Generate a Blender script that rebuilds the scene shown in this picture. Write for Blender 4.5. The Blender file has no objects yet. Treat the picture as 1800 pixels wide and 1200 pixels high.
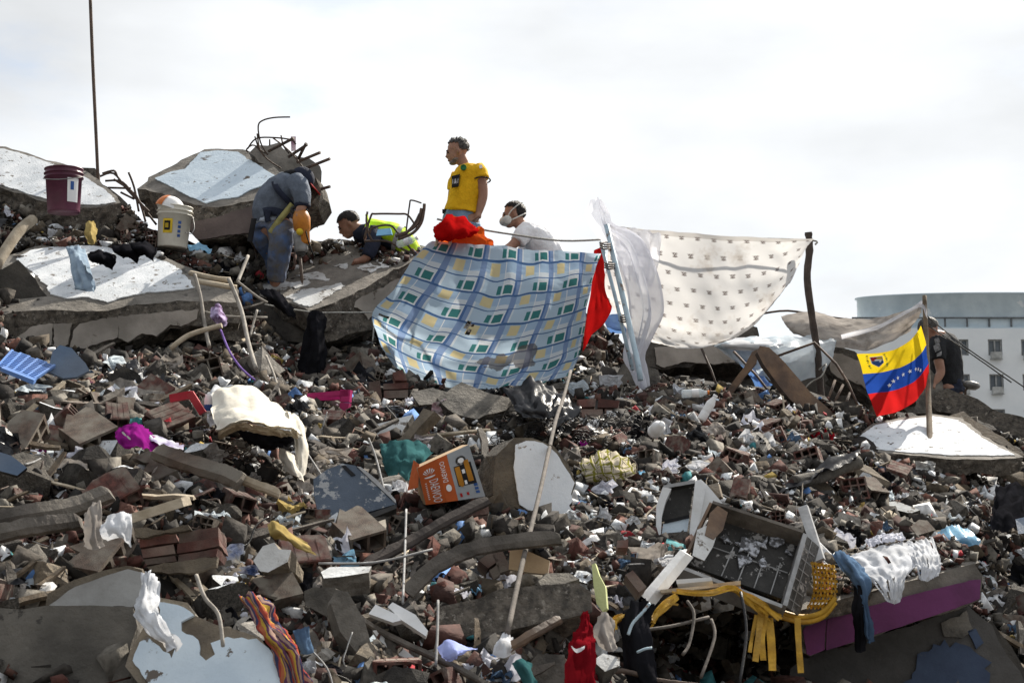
import bpy, bmesh, math, random
import numpy as np
from mathutils import Vector, Matrix, noise, Euler
random.seed(11); np.random.seed(11)
SC = bpy.context.scene
COL = SC.collection
# ------------------------------------------------------------------ camera, sky, sun, exposure
F = 2600.0; HOR = 950.0
CAM = Vector((0, 0, 1.7))
PIT = math.atan((HOR - 600) / F)
FW = Vector((0, math.cos(PIT), math.sin(PIT))); UP = Vector((0, -math.sin(PIT), math.cos(PIT))); RT = Vector((1, 0, 0))
cd = bpy.data.cameras.new('camera'); cam = bpy.data.objects.new('camera', cd); COL.objects.link(cam)
cam.location = CAM; cam.rotation_euler = (math.pi / 2 + PIT, 0, 0)
cd.sensor_width = 36; cd.lens = F * 36 / 1800; cd.clip_start = .1; cd.clip_end = 4000
cd.dof.use_dof = True; cd.dof.focus_distance = 12.5; cd.dof.aperture_fstop = 13
SC.camera = cam
SUN_EL, SUN_AZ = math.radians(40), math.radians(33)       # azimuth from the view direction towards the right
SUND = Vector((math.sin(SUN_AZ) * math.cos(SUN_EL), math.cos(SUN_AZ) * math.cos(SUN_EL), math.sin(SUN_EL)))
w = bpy.data.worlds.new('World'); SC.world = w; w.use_nodes = True
nt = w.node_tree; nt.nodes.clear(); N = nt.nodes.new; L = nt.links.new
sky = N('ShaderNodeTexSky'); sky.sky_type = 'NISHITA'; sky.sun_disc = False
sky.sun_elevation = SUN_EL; sky.sun_rotation = SUN_AZ
bg = N('ShaderNodeBackground'); bg.inputs[1].default_value = .085; L(sky.outputs[0], bg.inputs[0])
tc = N('ShaderNodeTexCoord')
mp = N('ShaderNodeMapping'); mp.inputs['Scale'].default_value = (1, 1, 2.6); L(tc.outputs['Generated'], mp.inputs[0])
nz = N('ShaderNodeTexNoise'); nz.inputs['Scale'].default_value = 2.6; nz.inputs['Detail'].default_value = 9; nz.inputs['Roughness'].default_value = .56
L(mp.outputs[0], nz.inputs[0])
cr = N('ShaderNodeMapRange'); cr.interpolation_type = 'SMOOTHSTEP'
cr.inputs[1].default_value = .26; cr.inputs[2].default_value = .50; L(nz.outputs[0], cr.inputs[0])
dt = N('ShaderNodeVectorMath'); dt.operation = 'DOT_PRODUCT'; L(tc.outputs['Generated'], dt.inputs[0]); dt.inputs[1].default_value = SUND
gl = N('ShaderNodeMapRange'); gl.inputs[1].default_value = -.45; gl.inputs[2].default_value = .56; gl.inputs[3].default_value = .29; gl.inputs[4].default_value = .60
gl.interpolation_type = 'SMOOTHSTEP'; L(dt.outputs['Value'], gl.inputs[0])
n2 = N('ShaderNodeTexNoise'); n2.inputs['Scale'].default_value = 2.1; n2.inputs['Detail'].default_value = 8; L(mp.outputs[0], n2.inputs[0])
m2 = N('ShaderNodeMapRange'); m2.inputs[1].default_value = .3; m2.inputs[2].default_value = .62; m2.inputs[3].default_value = .62; m2.inputs[4].default_value = 1.06; L(n2.outputs[0], m2.inputs[0])
mu = N('ShaderNodeMath'); mu.operation = 'MULTIPLY'; L(gl.outputs[0], mu.inputs[0]); L(m2.outputs[0], mu.inputs[1])
bc = N('ShaderNodeBackground'); bc.inputs[0].default_value = (.95, .975, 1, 1); L(mu.outputs[0], bc.inputs[1])
mx = N('ShaderNodeMixShader'); L(cr.outputs[0], mx.inputs[0]); L(bg.outputs[0], mx.inputs[1]); L(bc.outputs[0], mx.inputs[2])
ow = N('ShaderNodeOutputWorld'); L(mx.outputs[0], ow.inputs[0])
sl = bpy.data.lights.new('sun', 'SUN'); sl.energy = 5.0; sl.angle = math.radians(.6); sl.color = (1, .93, .82)
so = bpy.data.objects.new('sun', sl); COL.objects.link(so); so.rotation_euler = SUND.to_track_quat('Z', 'Y').to_euler(); so.location = SUND * 60
SC.view_settings.view_transform = 'Standard'; SC.view_settings.look = 'None'; SC.view_settings.gamma = 1
SC.view_settings.use_curve_mapping = False; SC.view_settings.exposure = 0.92
# ------------------------------------------------------------------ pixel <-> world helpers
def ray(px, py): return RT * ((px - 900) / F) + UP * ((600 - py) / F) + FW
def P(px, py, d): return CAM + ray(px, py) * d
def hit(px, py, pl):
    r = ray(px, py); return CAM + r * ((pl[0] - CAM).dot(pl[1]) / r.dot(pl[1]))
def plane(px, py, d, n): return (P(px, py, d), Vector(n).normalized())
def lin(a, b, t): return a + (b - a) * t
# scale (pixels per metre) of the heap's surface across the picture
PYS = [240, 350, 440, 560, 650, 690, 760, 830, 900, 1000, 1100, 1200, 1320]
PXS = [-300, 0, 350, 700, 1050, 1400, 1800, 2150]
ST = [[188, 196, 206, 235, 268, 295, 335, 362, 385, 420, 455, 490, 530],
      [188, 196, 206, 235, 268, 295, 335, 362, 385, 420, 455, 490, 530],
      [182, 190, 198, 218, 248, 270, 310, 340, 370, 405, 445, 480, 520],
      [178, 184, 187, 189, 220, 238, 270, 302, 335, 380, 425, 465, 510],
      [172, 176, 182, 186, 208, 226, 256, 290, 322, 366, 400, 430, 480],
      [165, 170, 176, 186, 202, 214, 240, 270, 300, 335, 356, 372, 420],
      [160, 164, 168, 174, 184, 190, 205, 228, 250, 278, 300, 318, 370],
      [160, 164, 168, 174, 184, 190, 205, 228, 250, 278, 300, 318, 370]]
CAVES = [(545, 620, 85, 55, .75), (1230, 1150, 150, 75, 2.0), (1560, 1150, 190, 70, .9), (1225, 638, 120, 36, 2.6), (190, 590, 210, 34, 1.1), (640, 575, 90, 36, .8), (830, 990, 60, 30, .25),
         (1780, 1000, 60, 70, .6), (490, 790, 45, 40, .25)]
def DT0(px, py):
    i = 0
    while i < len(PXS) - 2 and px > PXS[i + 1]: i += 1
    j = 0
    while j < len(PYS) - 2 and py > PYS[j + 1]: j += 1
    u = min(1, max(0, (px - PXS[i]) / (PXS[i + 1] - PXS[i]))); v = (py - PYS[j]) / (PYS[j + 1] - PYS[j]); v = max(-.5, min(1.6, v))
    s = lin(lin(ST[i][j], ST[i + 1][j], u), lin(ST[i][j + 1], ST[i + 1][j + 1], u), v)
    return F / s
def DT(px, py):
    d = DT0(px, py)
    for (cx, cy, sx, sy, a) in CAVES:
        q = ((px - cx) / sx) ** 2 + ((py - cy) / sy) ** 2
        if q < 6: d += a * math.exp(-q)
    return d + .16 * noise.noise(Vector((px / 70, py / 60, 3))) + .05 * noise.noise(Vector((px / 22, py / 20, 9)))
CREST = [(-300, 330), (0, 352), (130, 372), (215, 362), (260, 400), (330, 425), (430, 428), (560, 425), (640, 420), (745, 436), (775, 530), (860, 540), (905, 516), (985, 516), (1050, 565), (1095, 600), (1140, 655), (1300, 676), (1420, 690), (1490, 714), (1600, 728), (1700, 735), (1800, 775), (2150, 830)]
def crest(px):
    for a, b in zip(CREST, CREST[1:]):
        if px <= b[0]: return lin(a[1], b[1], max(0, (px - a[0]) / (b[0] - a[0])))
    return CREST[-1][1]
def surf(px, py, off=0): return P(px, py, DT(px, py) - off)
def nrm(px, py):
    a = P(px + 12, py, DT0(px + 12, py)) - P(px - 12, py, DT0(px - 12, py)); b = P(px, py - 12, DT0(px, py - 12)) - P(px, py + 12, DT0(px, py + 12))
    return a.cross(b).normalized()
# ------------------------------------------------------------------ materials
MATS = {}
def nodes(name):
    m = bpy.data.materials.new(name); m.use_nodes = True; MATS[name] = m
    t = m.node_tree; b = t.nodes['Principled BSDF']; return m, t, b, t.nodes.new, t.links.new
def ramp(t, stops, interp='LINEAR'):
    r = t.nodes.new('ShaderNodeValToRGB'); r.color_ramp.interpolation = interp
    e = r.color_ramp.elements
    while len(e) < len(stops): e.new(.5)
    for k, (p, c) in enumerate(stops): e[k].position = p; e[k].color = (*c, 1)
    return r
def objvec(t, off=True):
    Nn, Ln = t.nodes.new, t.links.new
    tc = Nn('ShaderNodeTexCoord')
    if not off: return tc.outputs['Object'], None
    oi = Nn('ShaderNodeObjectInfo'); sc = Nn('ShaderNodeMath'); sc.operation = 'MULTIPLY'; sc.inputs[1].default_value = 37; Ln(oi.outputs['Random'], sc.inputs[0])
    va = Nn('ShaderNodeVectorMath'); Ln(tc.outputs['Object'], va.inputs[0]); Ln(sc.outputs[0], va.inputs[1])
    return va.outputs[0], oi.outputs['Random']
def mat(name, c1, c2=None, scale=6, rough=.9, bump=.35, bscale=45, var=.3, chips=None, chipamt=.35, chipscale=9, metal=0, dust=.0, spec=.25, contrast=(.38, .62), bdist=.02):
    m, t, b, Nn, Ln = nodes(name)
    c2 = c2 or tuple(x * .6 for x in c1)
    v, rnd = objvec(t)
    n1 = Nn('ShaderNodeTexNoise'); n1.inputs['Scale'].default_value = scale; n1.inputs['Detail'].default_value = 9; n1.inputs['Roughness'].default_value = .62; Ln(v, n1.inputs[0])
    r = ramp(t, [(contrast[0], c2), (contrast[1], c1)]); Ln(n1.outputs[0], r.inputs[0]); out = r.outputs[0]
    if chips:
        n3 = Nn('ShaderNodeTexNoise'); n3.inputs['Scale'].default_value = chipscale; n3.inputs['Detail'].default_value = 10; n3.inputs['Roughness'].default_value = .68; Ln(v, n3.inputs[0])
        rr = ramp(t, [(chipamt, (1, 1, 1)), (chipamt + .025, (0, 0, 0))]); Ln(n3.outputs[0], rr.inputs[0])
        mc = Nn('ShaderNodeMix'); mc.data_type = 'RGBA'; Ln(rr.outputs[0], mc.inputs[0]); Ln(out, mc.inputs[6]); mc.inputs[7].default_value = (*chips, 1); out = mc.outputs[2]
    if dust:
        n4 = Nn('ShaderNodeTexNoise'); n4.inputs['Scale'].default_value = 3.1; n4.inputs['Detail'].default_value = 7; Ln(v, n4.inputs[0])
        rd = ramp(t, [(.42, (0, 0, 0)), (.66, (dust, dust, dust))]); Ln(n4.outputs[0], rd.inputs[0])
        mc = Nn('ShaderNodeMix'); mc.data_type = 'RGBA'; Ln(rd.outputs[0], mc.inputs[0]); Ln(out, mc.inputs[6]); mc.inputs[7].default_value = (.2, .18, .15, 1); out = mc.outputs[2]
    if var:
        h = Nn('ShaderNodeHueSaturation'); mr = Nn('ShaderNodeMapRange'); mr.inputs[3].default_value = 1 - var; mr.inputs[4].default_value = 1 + var; Ln(rnd, mr.inputs[0]); Ln(mr.outputs[0], h.inputs['Value']); Ln(out, h.inputs['Color']); out = h.outputs[0]
    Ln(out, b.inputs['Base Color']); b.inputs['Roughness'].default_value = rough; b.inputs['Metallic'].default_value = metal; b.inputs['Specular IOR Level'].default_value = spec
    if bump:
        n2 = Nn('ShaderNodeTexNoise'); n2.inputs['Scale'].default_value = bscale; n2.inputs['Detail'].default_value = 8; n2.inputs['Roughness'].default_value = .65; Ln(v, n2.inputs[0])
        bp = Nn('ShaderNodeBump'); bp.inputs['Strength'].default_value = bump; bp.inputs['Distance'].default_value = bdist; Ln(n2.outputs[0], bp.inputs['Height']); Ln(bp.outputs[0], b.inputs['Normal'])
    return m
def cloth(name, col, col2=None, trans=.4, scale=7, rough=.9, alpha=1, stain=None, stainamt=.4, pattern=None, var=0):
    """thin fabric: diffuse front, light coming through from behind; pattern(t, uv) returns a colour socket"""
    m, t, b, Nn, Ln = nodes(name); t.nodes.remove(b)
    out = t.nodes['Material Output']; v, rnd = objvec(t)
    if pattern: c = pattern(t)
    else:
        n1 = Nn('ShaderNodeTexNoise'); n1.inputs['Scale'].default_value = scale; n1.inputs['Detail'].default_value = 6; Ln(v, n1.inputs[0])
        r = ramp(t, [(.35, col2 or tuple(x * .75 for x in col)), (.62, col)]); Ln(n1.outputs[0], r.inputs[0]); c = r.outputs[0]
    if stain:
        n3 = Nn('ShaderNodeTexNoise'); n3.inputs['Scale'].default_value = 3.2; n3.inputs['Detail'].default_value = 9; n3.inputs['Roughness'].default_value = .65; Ln(v, n3.inputs[0])
        rr = ramp(t, [(stainamt - .12, (.85, .85, .85)), (stainamt, (0, 0, 0))]); Ln(n3.outputs[0], rr.inputs[0])
        mc = Nn('ShaderNodeMix'); mc.data_type = 'RGBA'; Ln(rr.outputs[0], mc.inputs[0]); Ln(c, mc.inputs[6]); mc.inputs[7].default_value = (*stain, 1); c = mc.outputs[2]
    d = Nn('ShaderNodeBsdfDiffuse'); tr = Nn('ShaderNodeBsdfTranslucent'); Ln(c, d.inputs[0]); Ln(c, tr.inputs[0])
    n2 = Nn('ShaderNodeTexNoise'); n2.inputs['Scale'].default_value = 16; n2.inputs['Detail'].default_value = 6; Ln(v, n2.inputs[0])
    bp = Nn('ShaderNodeBump'); bp.inputs['Strength'].default_value = .35; bp.inputs['Distance'].default_value = .02; Ln(n2.outputs[0], bp.inputs['Height']); Ln(bp.outputs[0], d.inputs['Normal'])
    mxs = Nn('ShaderNodeMixShader'); mxs.inputs[0].default_value = trans; Ln(d.outputs[0], mxs.inputs[1]); Ln(tr.outputs[0], mxs.inputs[2]); sh = mxs.outputs[0]
    if rough < .6:
        g = Nn('ShaderNodeBsdfGlossy'); g.inputs['Roughness'].default_value = rough; Ln(bp.outputs[0], g.inputs['Normal']); m3 = Nn('ShaderNodeMixShader'); m3.inputs[0].default_value = .055; Ln(sh, m3.inputs[1]); Ln(g.outputs[0], m3.inputs[2]); sh = m3.outputs[0]
    if alpha < 1:
        tp = Nn('ShaderNodeBsdfTransparent'); m4 = Nn('ShaderNodeMixShader'); m4.inputs[0].default_value = alpha; Ln(tp.outputs[0], m4.inputs[1]); Ln(sh, m4.inputs[2]); sh = m4.outputs[0]
    Ln(sh, out.inputs[0]); return m
# uv pattern helpers -----------------------------------------------------------
def mth(t, op, a, b=None, c=None):
    n = t.nodes.new('ShaderNodeMath'); n.operation = op
    for i, x in enumerate((a, b, c)):
        if x is None: continue
        if isinstance(x, (int, float)): n.inputs[i].default_value = x
        else: t.links.new(x, n.inputs[i])
    return n.outputs[0]
def uvxy(t):
    u = t.nodes.new('ShaderNodeUVMap'); s = t.nodes.new('ShaderNodeSeparateXYZ'); t.links.new(u.outputs[0], s.inputs[0]); return s.outputs[0], s.outputs[1], u.outputs[0]
def mixc(t, f, a, b):
    n = t.nodes.new('ShaderNodeMix'); n.data_type = 'RGBA'; t.links.new(f, n.inputs[0]) if not isinstance(f, (int, float)) else setattr(n.inputs[0], 'default_value', f)
    for i, x in ((6, a), (7, b)):
        if isinstance(x, tuple): n.inputs[i].default_value = (*x, 1)
        else: t.links.new(x, n.inputs[i])
    return n.outputs[2]
def band(t, x, a, b): return mth(t, 'MULTIPLY', mth(t, 'GREATER_THAN', x, a), mth(t, 'LESS_THAN', x, b))
def AND(t, a, b): return mth(t, 'MULTIPLY', a, b)
def OR(t, a, b): return mth(t, 'MAXIMUM', a, b)
def plaid(t):
    u, v, uv = uvxy(t)
    a = mth(t, 'FRACT', mth(t, 'MULTIPLY', u, 5.6)); b = mth(t, 'FRACT', mth(t, 'MULTIPLY', v, 5.4))
    c = mixc(t, band(t, a, .0, .5), (.69, .75, .80), (.50, .63, .75))
    c = mixc(t, band(t, b, .52, .8), c, (.39, .53, .70))
    c = mixc(t, AND(t, band(t, a, .52, .8), band(t, b, .1, .45)), c, (.75, .79, .82))
    c = mixc(t, AND(t, band(t, a, .08, .34), band(t, b, .55, .86)), c, (.72, .62, .36))
    c = mixc(t, AND(t, OR(t, band(t, a, .36, .47), band(t, a, .53, .76)), band(t, b, .14, .42)), c, (.06, .22, .22))
    c = mixc(t, band(t, a, .80, .955), c, (.24, .34, .55))
    c = mixc(t, band(t, a, .49, .515), c, (.8, .82, .84))
    c = mixc(t, OR(t, band(t, b, .465, .53), band(t, b, .96, .995)), c, (.08, .16, .33))
    c = mixc(t, AND(t, band(t, a, .80, .86), band(t, b, .0, .5)), c, (.10, .19, .40))
    ns = t.nodes.new('ShaderNodeTexNoise'); ns.inputs['Scale'].default_value = 9; ns.inputs['Detail'].default_value = 8; t.links.new(uv, ns.inputs[0])
    du = mth(t, 'SUBTRACT', u, .62); dv = mth(t, 'SUBTRACT', v, .70)
    rr = mth(t, 'ADD', mth(t, 'MULTIPLY', mth(t, 'MULTIPLY', du, du), 22), mth(t, 'MULTIPLY', mth(t, 'MULTIPLY', dv, dv), 30))
    f = mth(t, 'MULTIPLY', mth(t, 'LESS_THAN', mth(t, 'ADD', rr, mth(t, 'MULTIPLY', ns.outputs[0], 1.6)), 1.02), .75)
    return mixc(t, f, c, (.12, .10, .09))
def dotted(t):
    u, v, uv = uvxy(t)
    row = mth(t, 'FLOOR', mth(t, 'MULTIPLY', v, 9.5)); sh = mth(t, 'MULTIPLY', mth(t, 'MODULO', row, 2), .5)
    a = mth(t, 'FRACT', mth(t, 'ADD', mth(t, 'MULTIPLY', u, 14), sh)); b = mth(t, 'FRACT', mth(t, 'MULTIPLY', v, 9.5))
    da = mth(t, 'ABSOLUTE', mth(t, 'SUBTRACT', a, .5)); tri = AND(t, band(t, b, .34, .60), mth(t, 'LESS_THAN', mth(t, 'ADD', da, mth(t, 'MULTIPLY', mth(t, 'SUBTRACT', b, .34), .75)), .21))
    tri = OR(t, AND(t, tri, mth(t, 'GREATER_THAN', mth(t, 'FRACT', mth(t, 'MULTIPLY', mth(t, 'ADD', a, b), 7)), .25)), AND(t, band(t, a, .34, .66), band(t, b, .52, .57)))
    base = mixc(t, band(t, v, -1, .045), (.68, .67, .66), (.50, .48, .46))
    return mixc(t, tri, base, (.15, .125, .115))
def flagpat(t):
    u, v, uv = uvxy(t)
    c = mixc(t, mth(t, 'GREATER_THAN', v, .345), (.86, .62, .02), (.02, .07, .36))
    return mixc(t, mth(t, 'GREATER_THAN', v, .665), c, (.62, .02, .02))
def towel(t):
    u, v, uv = uvxy(t)
    a = mth(t, 'FRACT', mth(t, 'MULTIPLY', u, 6)); b = mth(t, 'FRACT', mth(t, 'MULTIPLY', v, 5))
    c = mixc(t, OR(t, band(t, a, .4, .6), band(t, b, .4, .6)), (.52, .46, .36), (.2, .19, .04)); return mixc(t, OR(t, band(t, a, .75, .8), band(t, b, .75, .8)), c, (.05, .05, .04))
def stripes(cols, k=5):
    def f(t):
        u, v, uv = uvxy(t); ns = t.nodes.new('ShaderNodeTexNoise'); ns.inputs['Scale'].default_value = 5; t.links.new(uv, ns.inputs[0])
        x = mth(t, 'FRACT', mth(t, 'ADD', mth(t, 'MULTIPLY', u, k), mth(t, 'MULTIPLY', ns.outputs[0], .9)))
        r = ramp(t, [(i / len(cols), c) for i, c in enumerate(cols)], 'CONSTANT'); t.links.new(x, r.inputs[0]); return r.outputs[0]
    return f
CONC = mat('concrete', (0.148, 0.135, 0.117), (0.052, 0.048, 0.043), 7, bump=.8, bscale=30, var=.45, dust=.4)
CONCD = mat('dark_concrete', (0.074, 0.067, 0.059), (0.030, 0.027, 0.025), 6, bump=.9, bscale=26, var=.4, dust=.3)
AGG = mat('broken_concrete', (0.133, 0.117, 0.098), (0.043, 0.039, 0.034), 22, bump=1.0, bscale=38, var=.2, dust=.25, bdist=.035, chips=(.25, .225, .19), chipamt=.37, chipscale=26)
TAN = mat('mortar', (0.192, 0.156, 0.112), (0.096, 0.078, 0.059), 8, bump=.8, bscale=35, var=.4, dust=.35)
CLAY = mat('clay', (0.128, 0.053, 0.043), (0.072, 0.036, 0.031), 9, bump=.4, bscale=50, var=.4, dust=.8)
CLAYD = mat('dusty_clay', (0.140, 0.102, 0.080), (0.080, 0.061, 0.050), 9, bump=.4, bscale=50, var=.3, dust=.9)
SLABC = mat('slab_concrete', (.225, .205, .18), (.115, .105, .092), 5, bump=.7, bscale=24, var=.1, chips=(.075, .07, .062), chipamt=.36, chipscale=7)
SLABE = mat('slab_edge', (.20, .175, .145), (.075, .067, .058), 20, bump=1.0, bscale=34, var=.1, chips=(.30, .27, .23), chipamt=.38, chipscale=24, bdist=.035)
PALEC = mat('pale_concrete', (.36, .335, .30), (.20, .185, .165), 8, bump=.7, bscale=34, var=.25)
PLA = mat('white_plaster', (.72, .74, .76), (.52, .55, .58), 5, bump=.35, bscale=60, var=.06, chips=(.17, .15, .13), chipamt=.385, chipscale=16)
PLAW = mat('worn_plaster', (.62, .63, .63), (.44, .44, .43), 5, bump=.35, bscale=40, var=.12, chips=(.15, .13, .11), chipamt=.40, chipscale=6)
PLAC = mat('cream_plaster', (.38, .34, .30), (.26, .235, .205), 4, bump=.25, bscale=40, var=.1, chips=(.13, .11, .09), chipamt=.33, chipscale=7)
PLAB = mat('blue_white_plaster', (.60, .69, .76), (.50, .59, .67), 4, bump=.25, bscale=30, var=.03, chips=(.13, .11, .095), chipamt=.365, chipscale=9)
PURP = mat('purple_paint', (.17, .05, .145), (.125, .04, .105), 3.2, bump=.2, bscale=30, var=0, chips=(.17, .15, .13), chipamt=.33, chipscale=5)
BTILE = mat('blue_tile', (.05, .075, .13), (.03, .045, .085), 4, rough=.5, bump=.1, var=.05, chips=(.14, .12, .1), chipamt=.36, chipscale=3)
SHADE_DIRT = mat('gap_shade_dirt', (.036, .031, .027), (.014, .0125, .011), 3.5, bump=1, bscale=24, var=0, bdist=.05)  # earth colour blackened so gaps between the pieces read as deep shadow
WOOD = mat('old_wood', (0.160, 0.120, 0.080), (0.080, 0.060, 0.042), 12, bump=.4, bscale=60, var=.35, dust=.5)
WOODL = mat('pale_wood', (.50, .43, .33), (.34, .28, .2), 12, bump=.3, bscale=60, var=.25, dust=.3)
WOODG = mat('grey_wood', (0.128, 0.112, 0.098), (0.060, 0.053, 0.046), 10, bump=.6, bscale=40, var=.2, dust=.4)
RUST = mat('rusty_steel', (.11, .075, .055), (.055, .04, .034), 14, rough=.75, bump=.4, bscale=70, var=.3, spec=.4)
RUSTB = mat('rusty_sheet', (.17, .10, .055), (.07, .04, .025), 6, rough=.6, bump=.3, bscale=40, var=.1, spec=.4, dust=.2)
STEEL = mat('dull_steel', (.30, .30, .30), (.17, .165, .16), 8, rough=.5, bump=.15, var=.15, metal=.4)
BLACK = mat('black_plastic', (.022, .022, .024), (.013, .013, .014), 5, rough=.45, bump=.2, var=.2, dust=.25)
DKGREY = mat('charred_metal', (.045, .043, .04), (.02, .019, .018), 6, rough=.6, bump=.4, var=.1, chips=(.30, .29, .28), chipamt=.39, chipscale=15)
WHT = mat('white_metal', (.74, .75, .76), (.58, .58, .57), 5, rough=.45, bump=.12, var=.08, chips=(.18, .13, .09), chipamt=.31, chipscale=8)
GRAYP = mat('grey_plastic', (.42, .42, .42), None, 6, rough=.5, bump=.15, var=.15)
BLUEP = mat('blue_plastic', (.13, .27, .62), (.10, .21, .5), 6, rough=.45, bump=.1, var=.05, dust=.25)
BLUED = mat('slate_blue_board', (.10, .155, .24), (.075, .115, .18), 5, rough=.6, bump=.15, var=.05, dust=.25)
PANEL = mat('blue_grey_panel', (.085, .11, .15), (.06, .08, .11), 5, rough=.5, bump=.3, bscale=25, var=0, chips=(.33, .34, .35), chipamt=.42, chipscale=16)
REDP = mat('red_plastic', (.50, .02, .04), (.36, .015, .03), 6, rough=.4, bump=.1, var=.05, dust=.15)
PINKP = mat('magenta_plastic', (.47, .015, .15), (.36, .012, .11), 6, rough=.4, bump=.1, var=.05, dust=.12)
MAROON = mat('maroon_plastic', (.115, .032, .06), (.085, .025, .047), 7, rough=.45, bump=.12, var=.05, dust=.22)
BUCKW = mat('white_bucket_plastic', (.72, .69, .60), (.60, .57, .49), 6, rough=.45, bump=.1, var=.04, dust=.2)
YEL = mat('yellow_straw', (.62, .36, .035), (.40, .22, .02), 14, rough=.55, bump=.3, var=.12, dust=.2)
YELL = mat('yellow_plastic', (.72, .48, .05), None, 6, rough=.5, bump=.1, var=.1)
LIME = mat('pale_lime_board', (.58, .62, .30), (.45, .48, .23), 5, rough=.7, bump=.3, var=.0)
ORG = mat('orange_print', (.52, .11, .025), (.44, .09, .02), 5, rough=.6, bump=.1, var=0)
SILV = mat('silver_print', (.36, .38, .40), (.28, .30, .32), 5, rough=.6, bump=.1, var=0)
CARD = mat('cardboard', (.42, .30, .18), (.32, .22, .13), 6, rough=.9, bump=.2, var=.15)
PAPER = mat('paper', (.74, .76, .80), (.58, .6, .64), 7, rough=.9, bump=.3, var=.12)
INKW = mat('white_ink', (.8, .8, .8), (.76, .76, .76), 4, bump=0, var=0)
INKB = mat('black_ink', (.02, .02, .022), None, 4, bump=0, var=0)
INKO = mat('amber_ink', (.55, .24, .03), None, 4, bump=0, var=0)
INKY = mat('yellow_ink', (.72, .50, .04), None, 4, bump=0, var=0)
INKG = mat('green_ink', (.04, .2, .07), None, 4, bump=0, var=0)
INKR = mat('red_ink', (.5, .03, .03), None, 4, bump=0, var=0)
INKBL = mat('blue_ink', (.05, .12, .35), None, 4, bump=0, var=0)
SKIN = mat('brown_skin', (.34, .185, .125), (.27, .14, .095), 8, rough=.55, bump=.15, bscale=60, var=.08, spec=.35)
HAIR = mat('dark_hair', (.022, .018, .016), (.012, .01, .009), 40, rough=.6, bump=.8, bscale=120, var=0)
HAIRG = mat('greying_hair', (.10, .095, .09), (.025, .023, .021), 50, rough=.6, bump=.8, bscale=120, var=0)
BEARD = mat('grey_stubble', (.22, .19, .17), (.13, .10, .085), 40, rough=.8, bump=.5, bscale=120, var=0)
def shirt(name, c, c2=None, var=0, dust=0): return mat(name, c, c2 or tuple(x * .85 for x in c), 9, rough=.9, bump=.55, bscale=14, var=var, dust=dust, bdist=.03)
YSH = shirt('yellow_jersey', (.78, .44, .012)); WSH = shirt('white_tshirt', (.86, .86, .88)); GSH = shirt('slate_tshirt', (.13, .155, .20), (.09, .108, .14)); BSH = shirt('black_tshirt', (.02, .021, .024))
JEAN = shirt('denim', (.20, .30, .42), (.13, .21, .31)); JEAND = shirt('dark_denim', (.07, .125, .26), (.10, .095, .09), dust=.3); HIV = shirt('hi_vis', (.52, .80, .03)); NAVY = shirt('navy_cloth', (.02, .025, .045))
GREYR = mat('reflective_tape', (.45, .46, .47), None, 6, rough=.4, bump=.1, var=0)
MASKW = mat('mask_shell', (.72, .71, .66), None, 6, rough=.6, bump=.1, var=0)
ORGT = mat('orange_tool', (.55, .20, .02), (.36, .13, .015), 9, rough=.5, bump=.2, var=0, dust=.4)
TENTP = mat('pale_blue_paint', (.50, .62, .70), (.38, .5, .58), 14, rough=.5, bump=.15, var=.1, chips=(.2, .15, .12), chipamt=.38, chipscale=14)
ROPE = mat('rope', (.55, .54, .50), (.3, .29, .26), 60, bump=.6, bscale=160, var=.1)
CPLAID = cloth('plaid_cotton', None, trans=.52, pattern=plaid)
CDOT = cloth('printed_cotton', None, trans=.55, pattern=dotted, stain=(.50, .46, .42), stainamt=.44)
CCURT = cloth('sheer_curtain', (.78, .79, .84), (.70, .71, .77), trans=.55, alpha=.72)
CWHITE = cloth('white_cloth', (.72, .74, .78), (.55, .56, .58), trans=.3, stain=(.33, .27, .2), stainamt=.40)
CPAP = cloth('white_paper', (.72, .73, .80), (.55, .56, .64), trans=.25)
CPALE = cloth('pale_plastic_sheet', (.72, .79, .84), (.58, .66, .72), trans=.5, rough=.35, alpha=.85)
CRED = cloth('red_tarp', (.50, .010, .010), (.36, .008, .008), trans=.45)
CORG = cloth('orange_tarp', (.75, .13, .02), (.62, .08, .02), trans=.5)
CCRIM = cloth('crimson_cloth', (.21, .008, .014), (.13, .006, .010), trans=.2)
CBLUE = cloth('blue_tarp', (.10, .22, .55), (.16, .30, .55), trans=.4, rough=.35)
CSKY = cloth('sky_blue_plastic', (.25, .50, .70), (.16, .36, .55), trans=.45, rough=.3)
CTARP = cloth('grey_tarp', (.42, .385, .35), (.27, .245, .225), trans=.25, stain=(.13, .115, .1), stainamt=.47)
CMESH = cloth('black_shade_net', (.10, .10, .11), (.04, .04, .045), trans=.3, alpha=.72)
CBLK = cloth('black_cloth', (.014, .014, .017), (.007, .007, .008), trans=.05)
CBAG = cloth('black_bag_plastic', (.012, .013, .017), (.006, .006, .008), trans=.05, rough=.34)
CDEN = cloth('denim_cloth', (.10, .16, .25), (.055, .09, .15), trans=.05)
CTEAL = cloth('teal_cloth', (.05, .14, .145), (.025, .075, .08), trans=.2)
CPINK = cloth('magenta_cloth', (.28, .018, .22), (.17, .012, .14), trans=.2)
CPURP = cloth('lilac_cloth', (.24, .16, .42), (.15, .09, .26), trans=.15)
CMAT = cloth('mattress_ticking', (.70, .665, .585), (.58, .545, .47), trans=.05, stain=(.36, .29, .19), stainamt=.36)
CFOAM = mat('mattress_foam', (.50, .42, .29), (.36, .29, .19), 12, bump=.6, bscale=40, var=0)
CTOW = cloth('checked_towel', None, trans=.15, pattern=towel)
CSTRI = cloth('striped_blanket', None, trans=.1, pattern=stripes([(.36, .12, .06), (.42, .28, .05), (.10, .045, .09), (.30, .2, .16), (.05, .05, .10), (.3, .06, .045)]))
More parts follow.
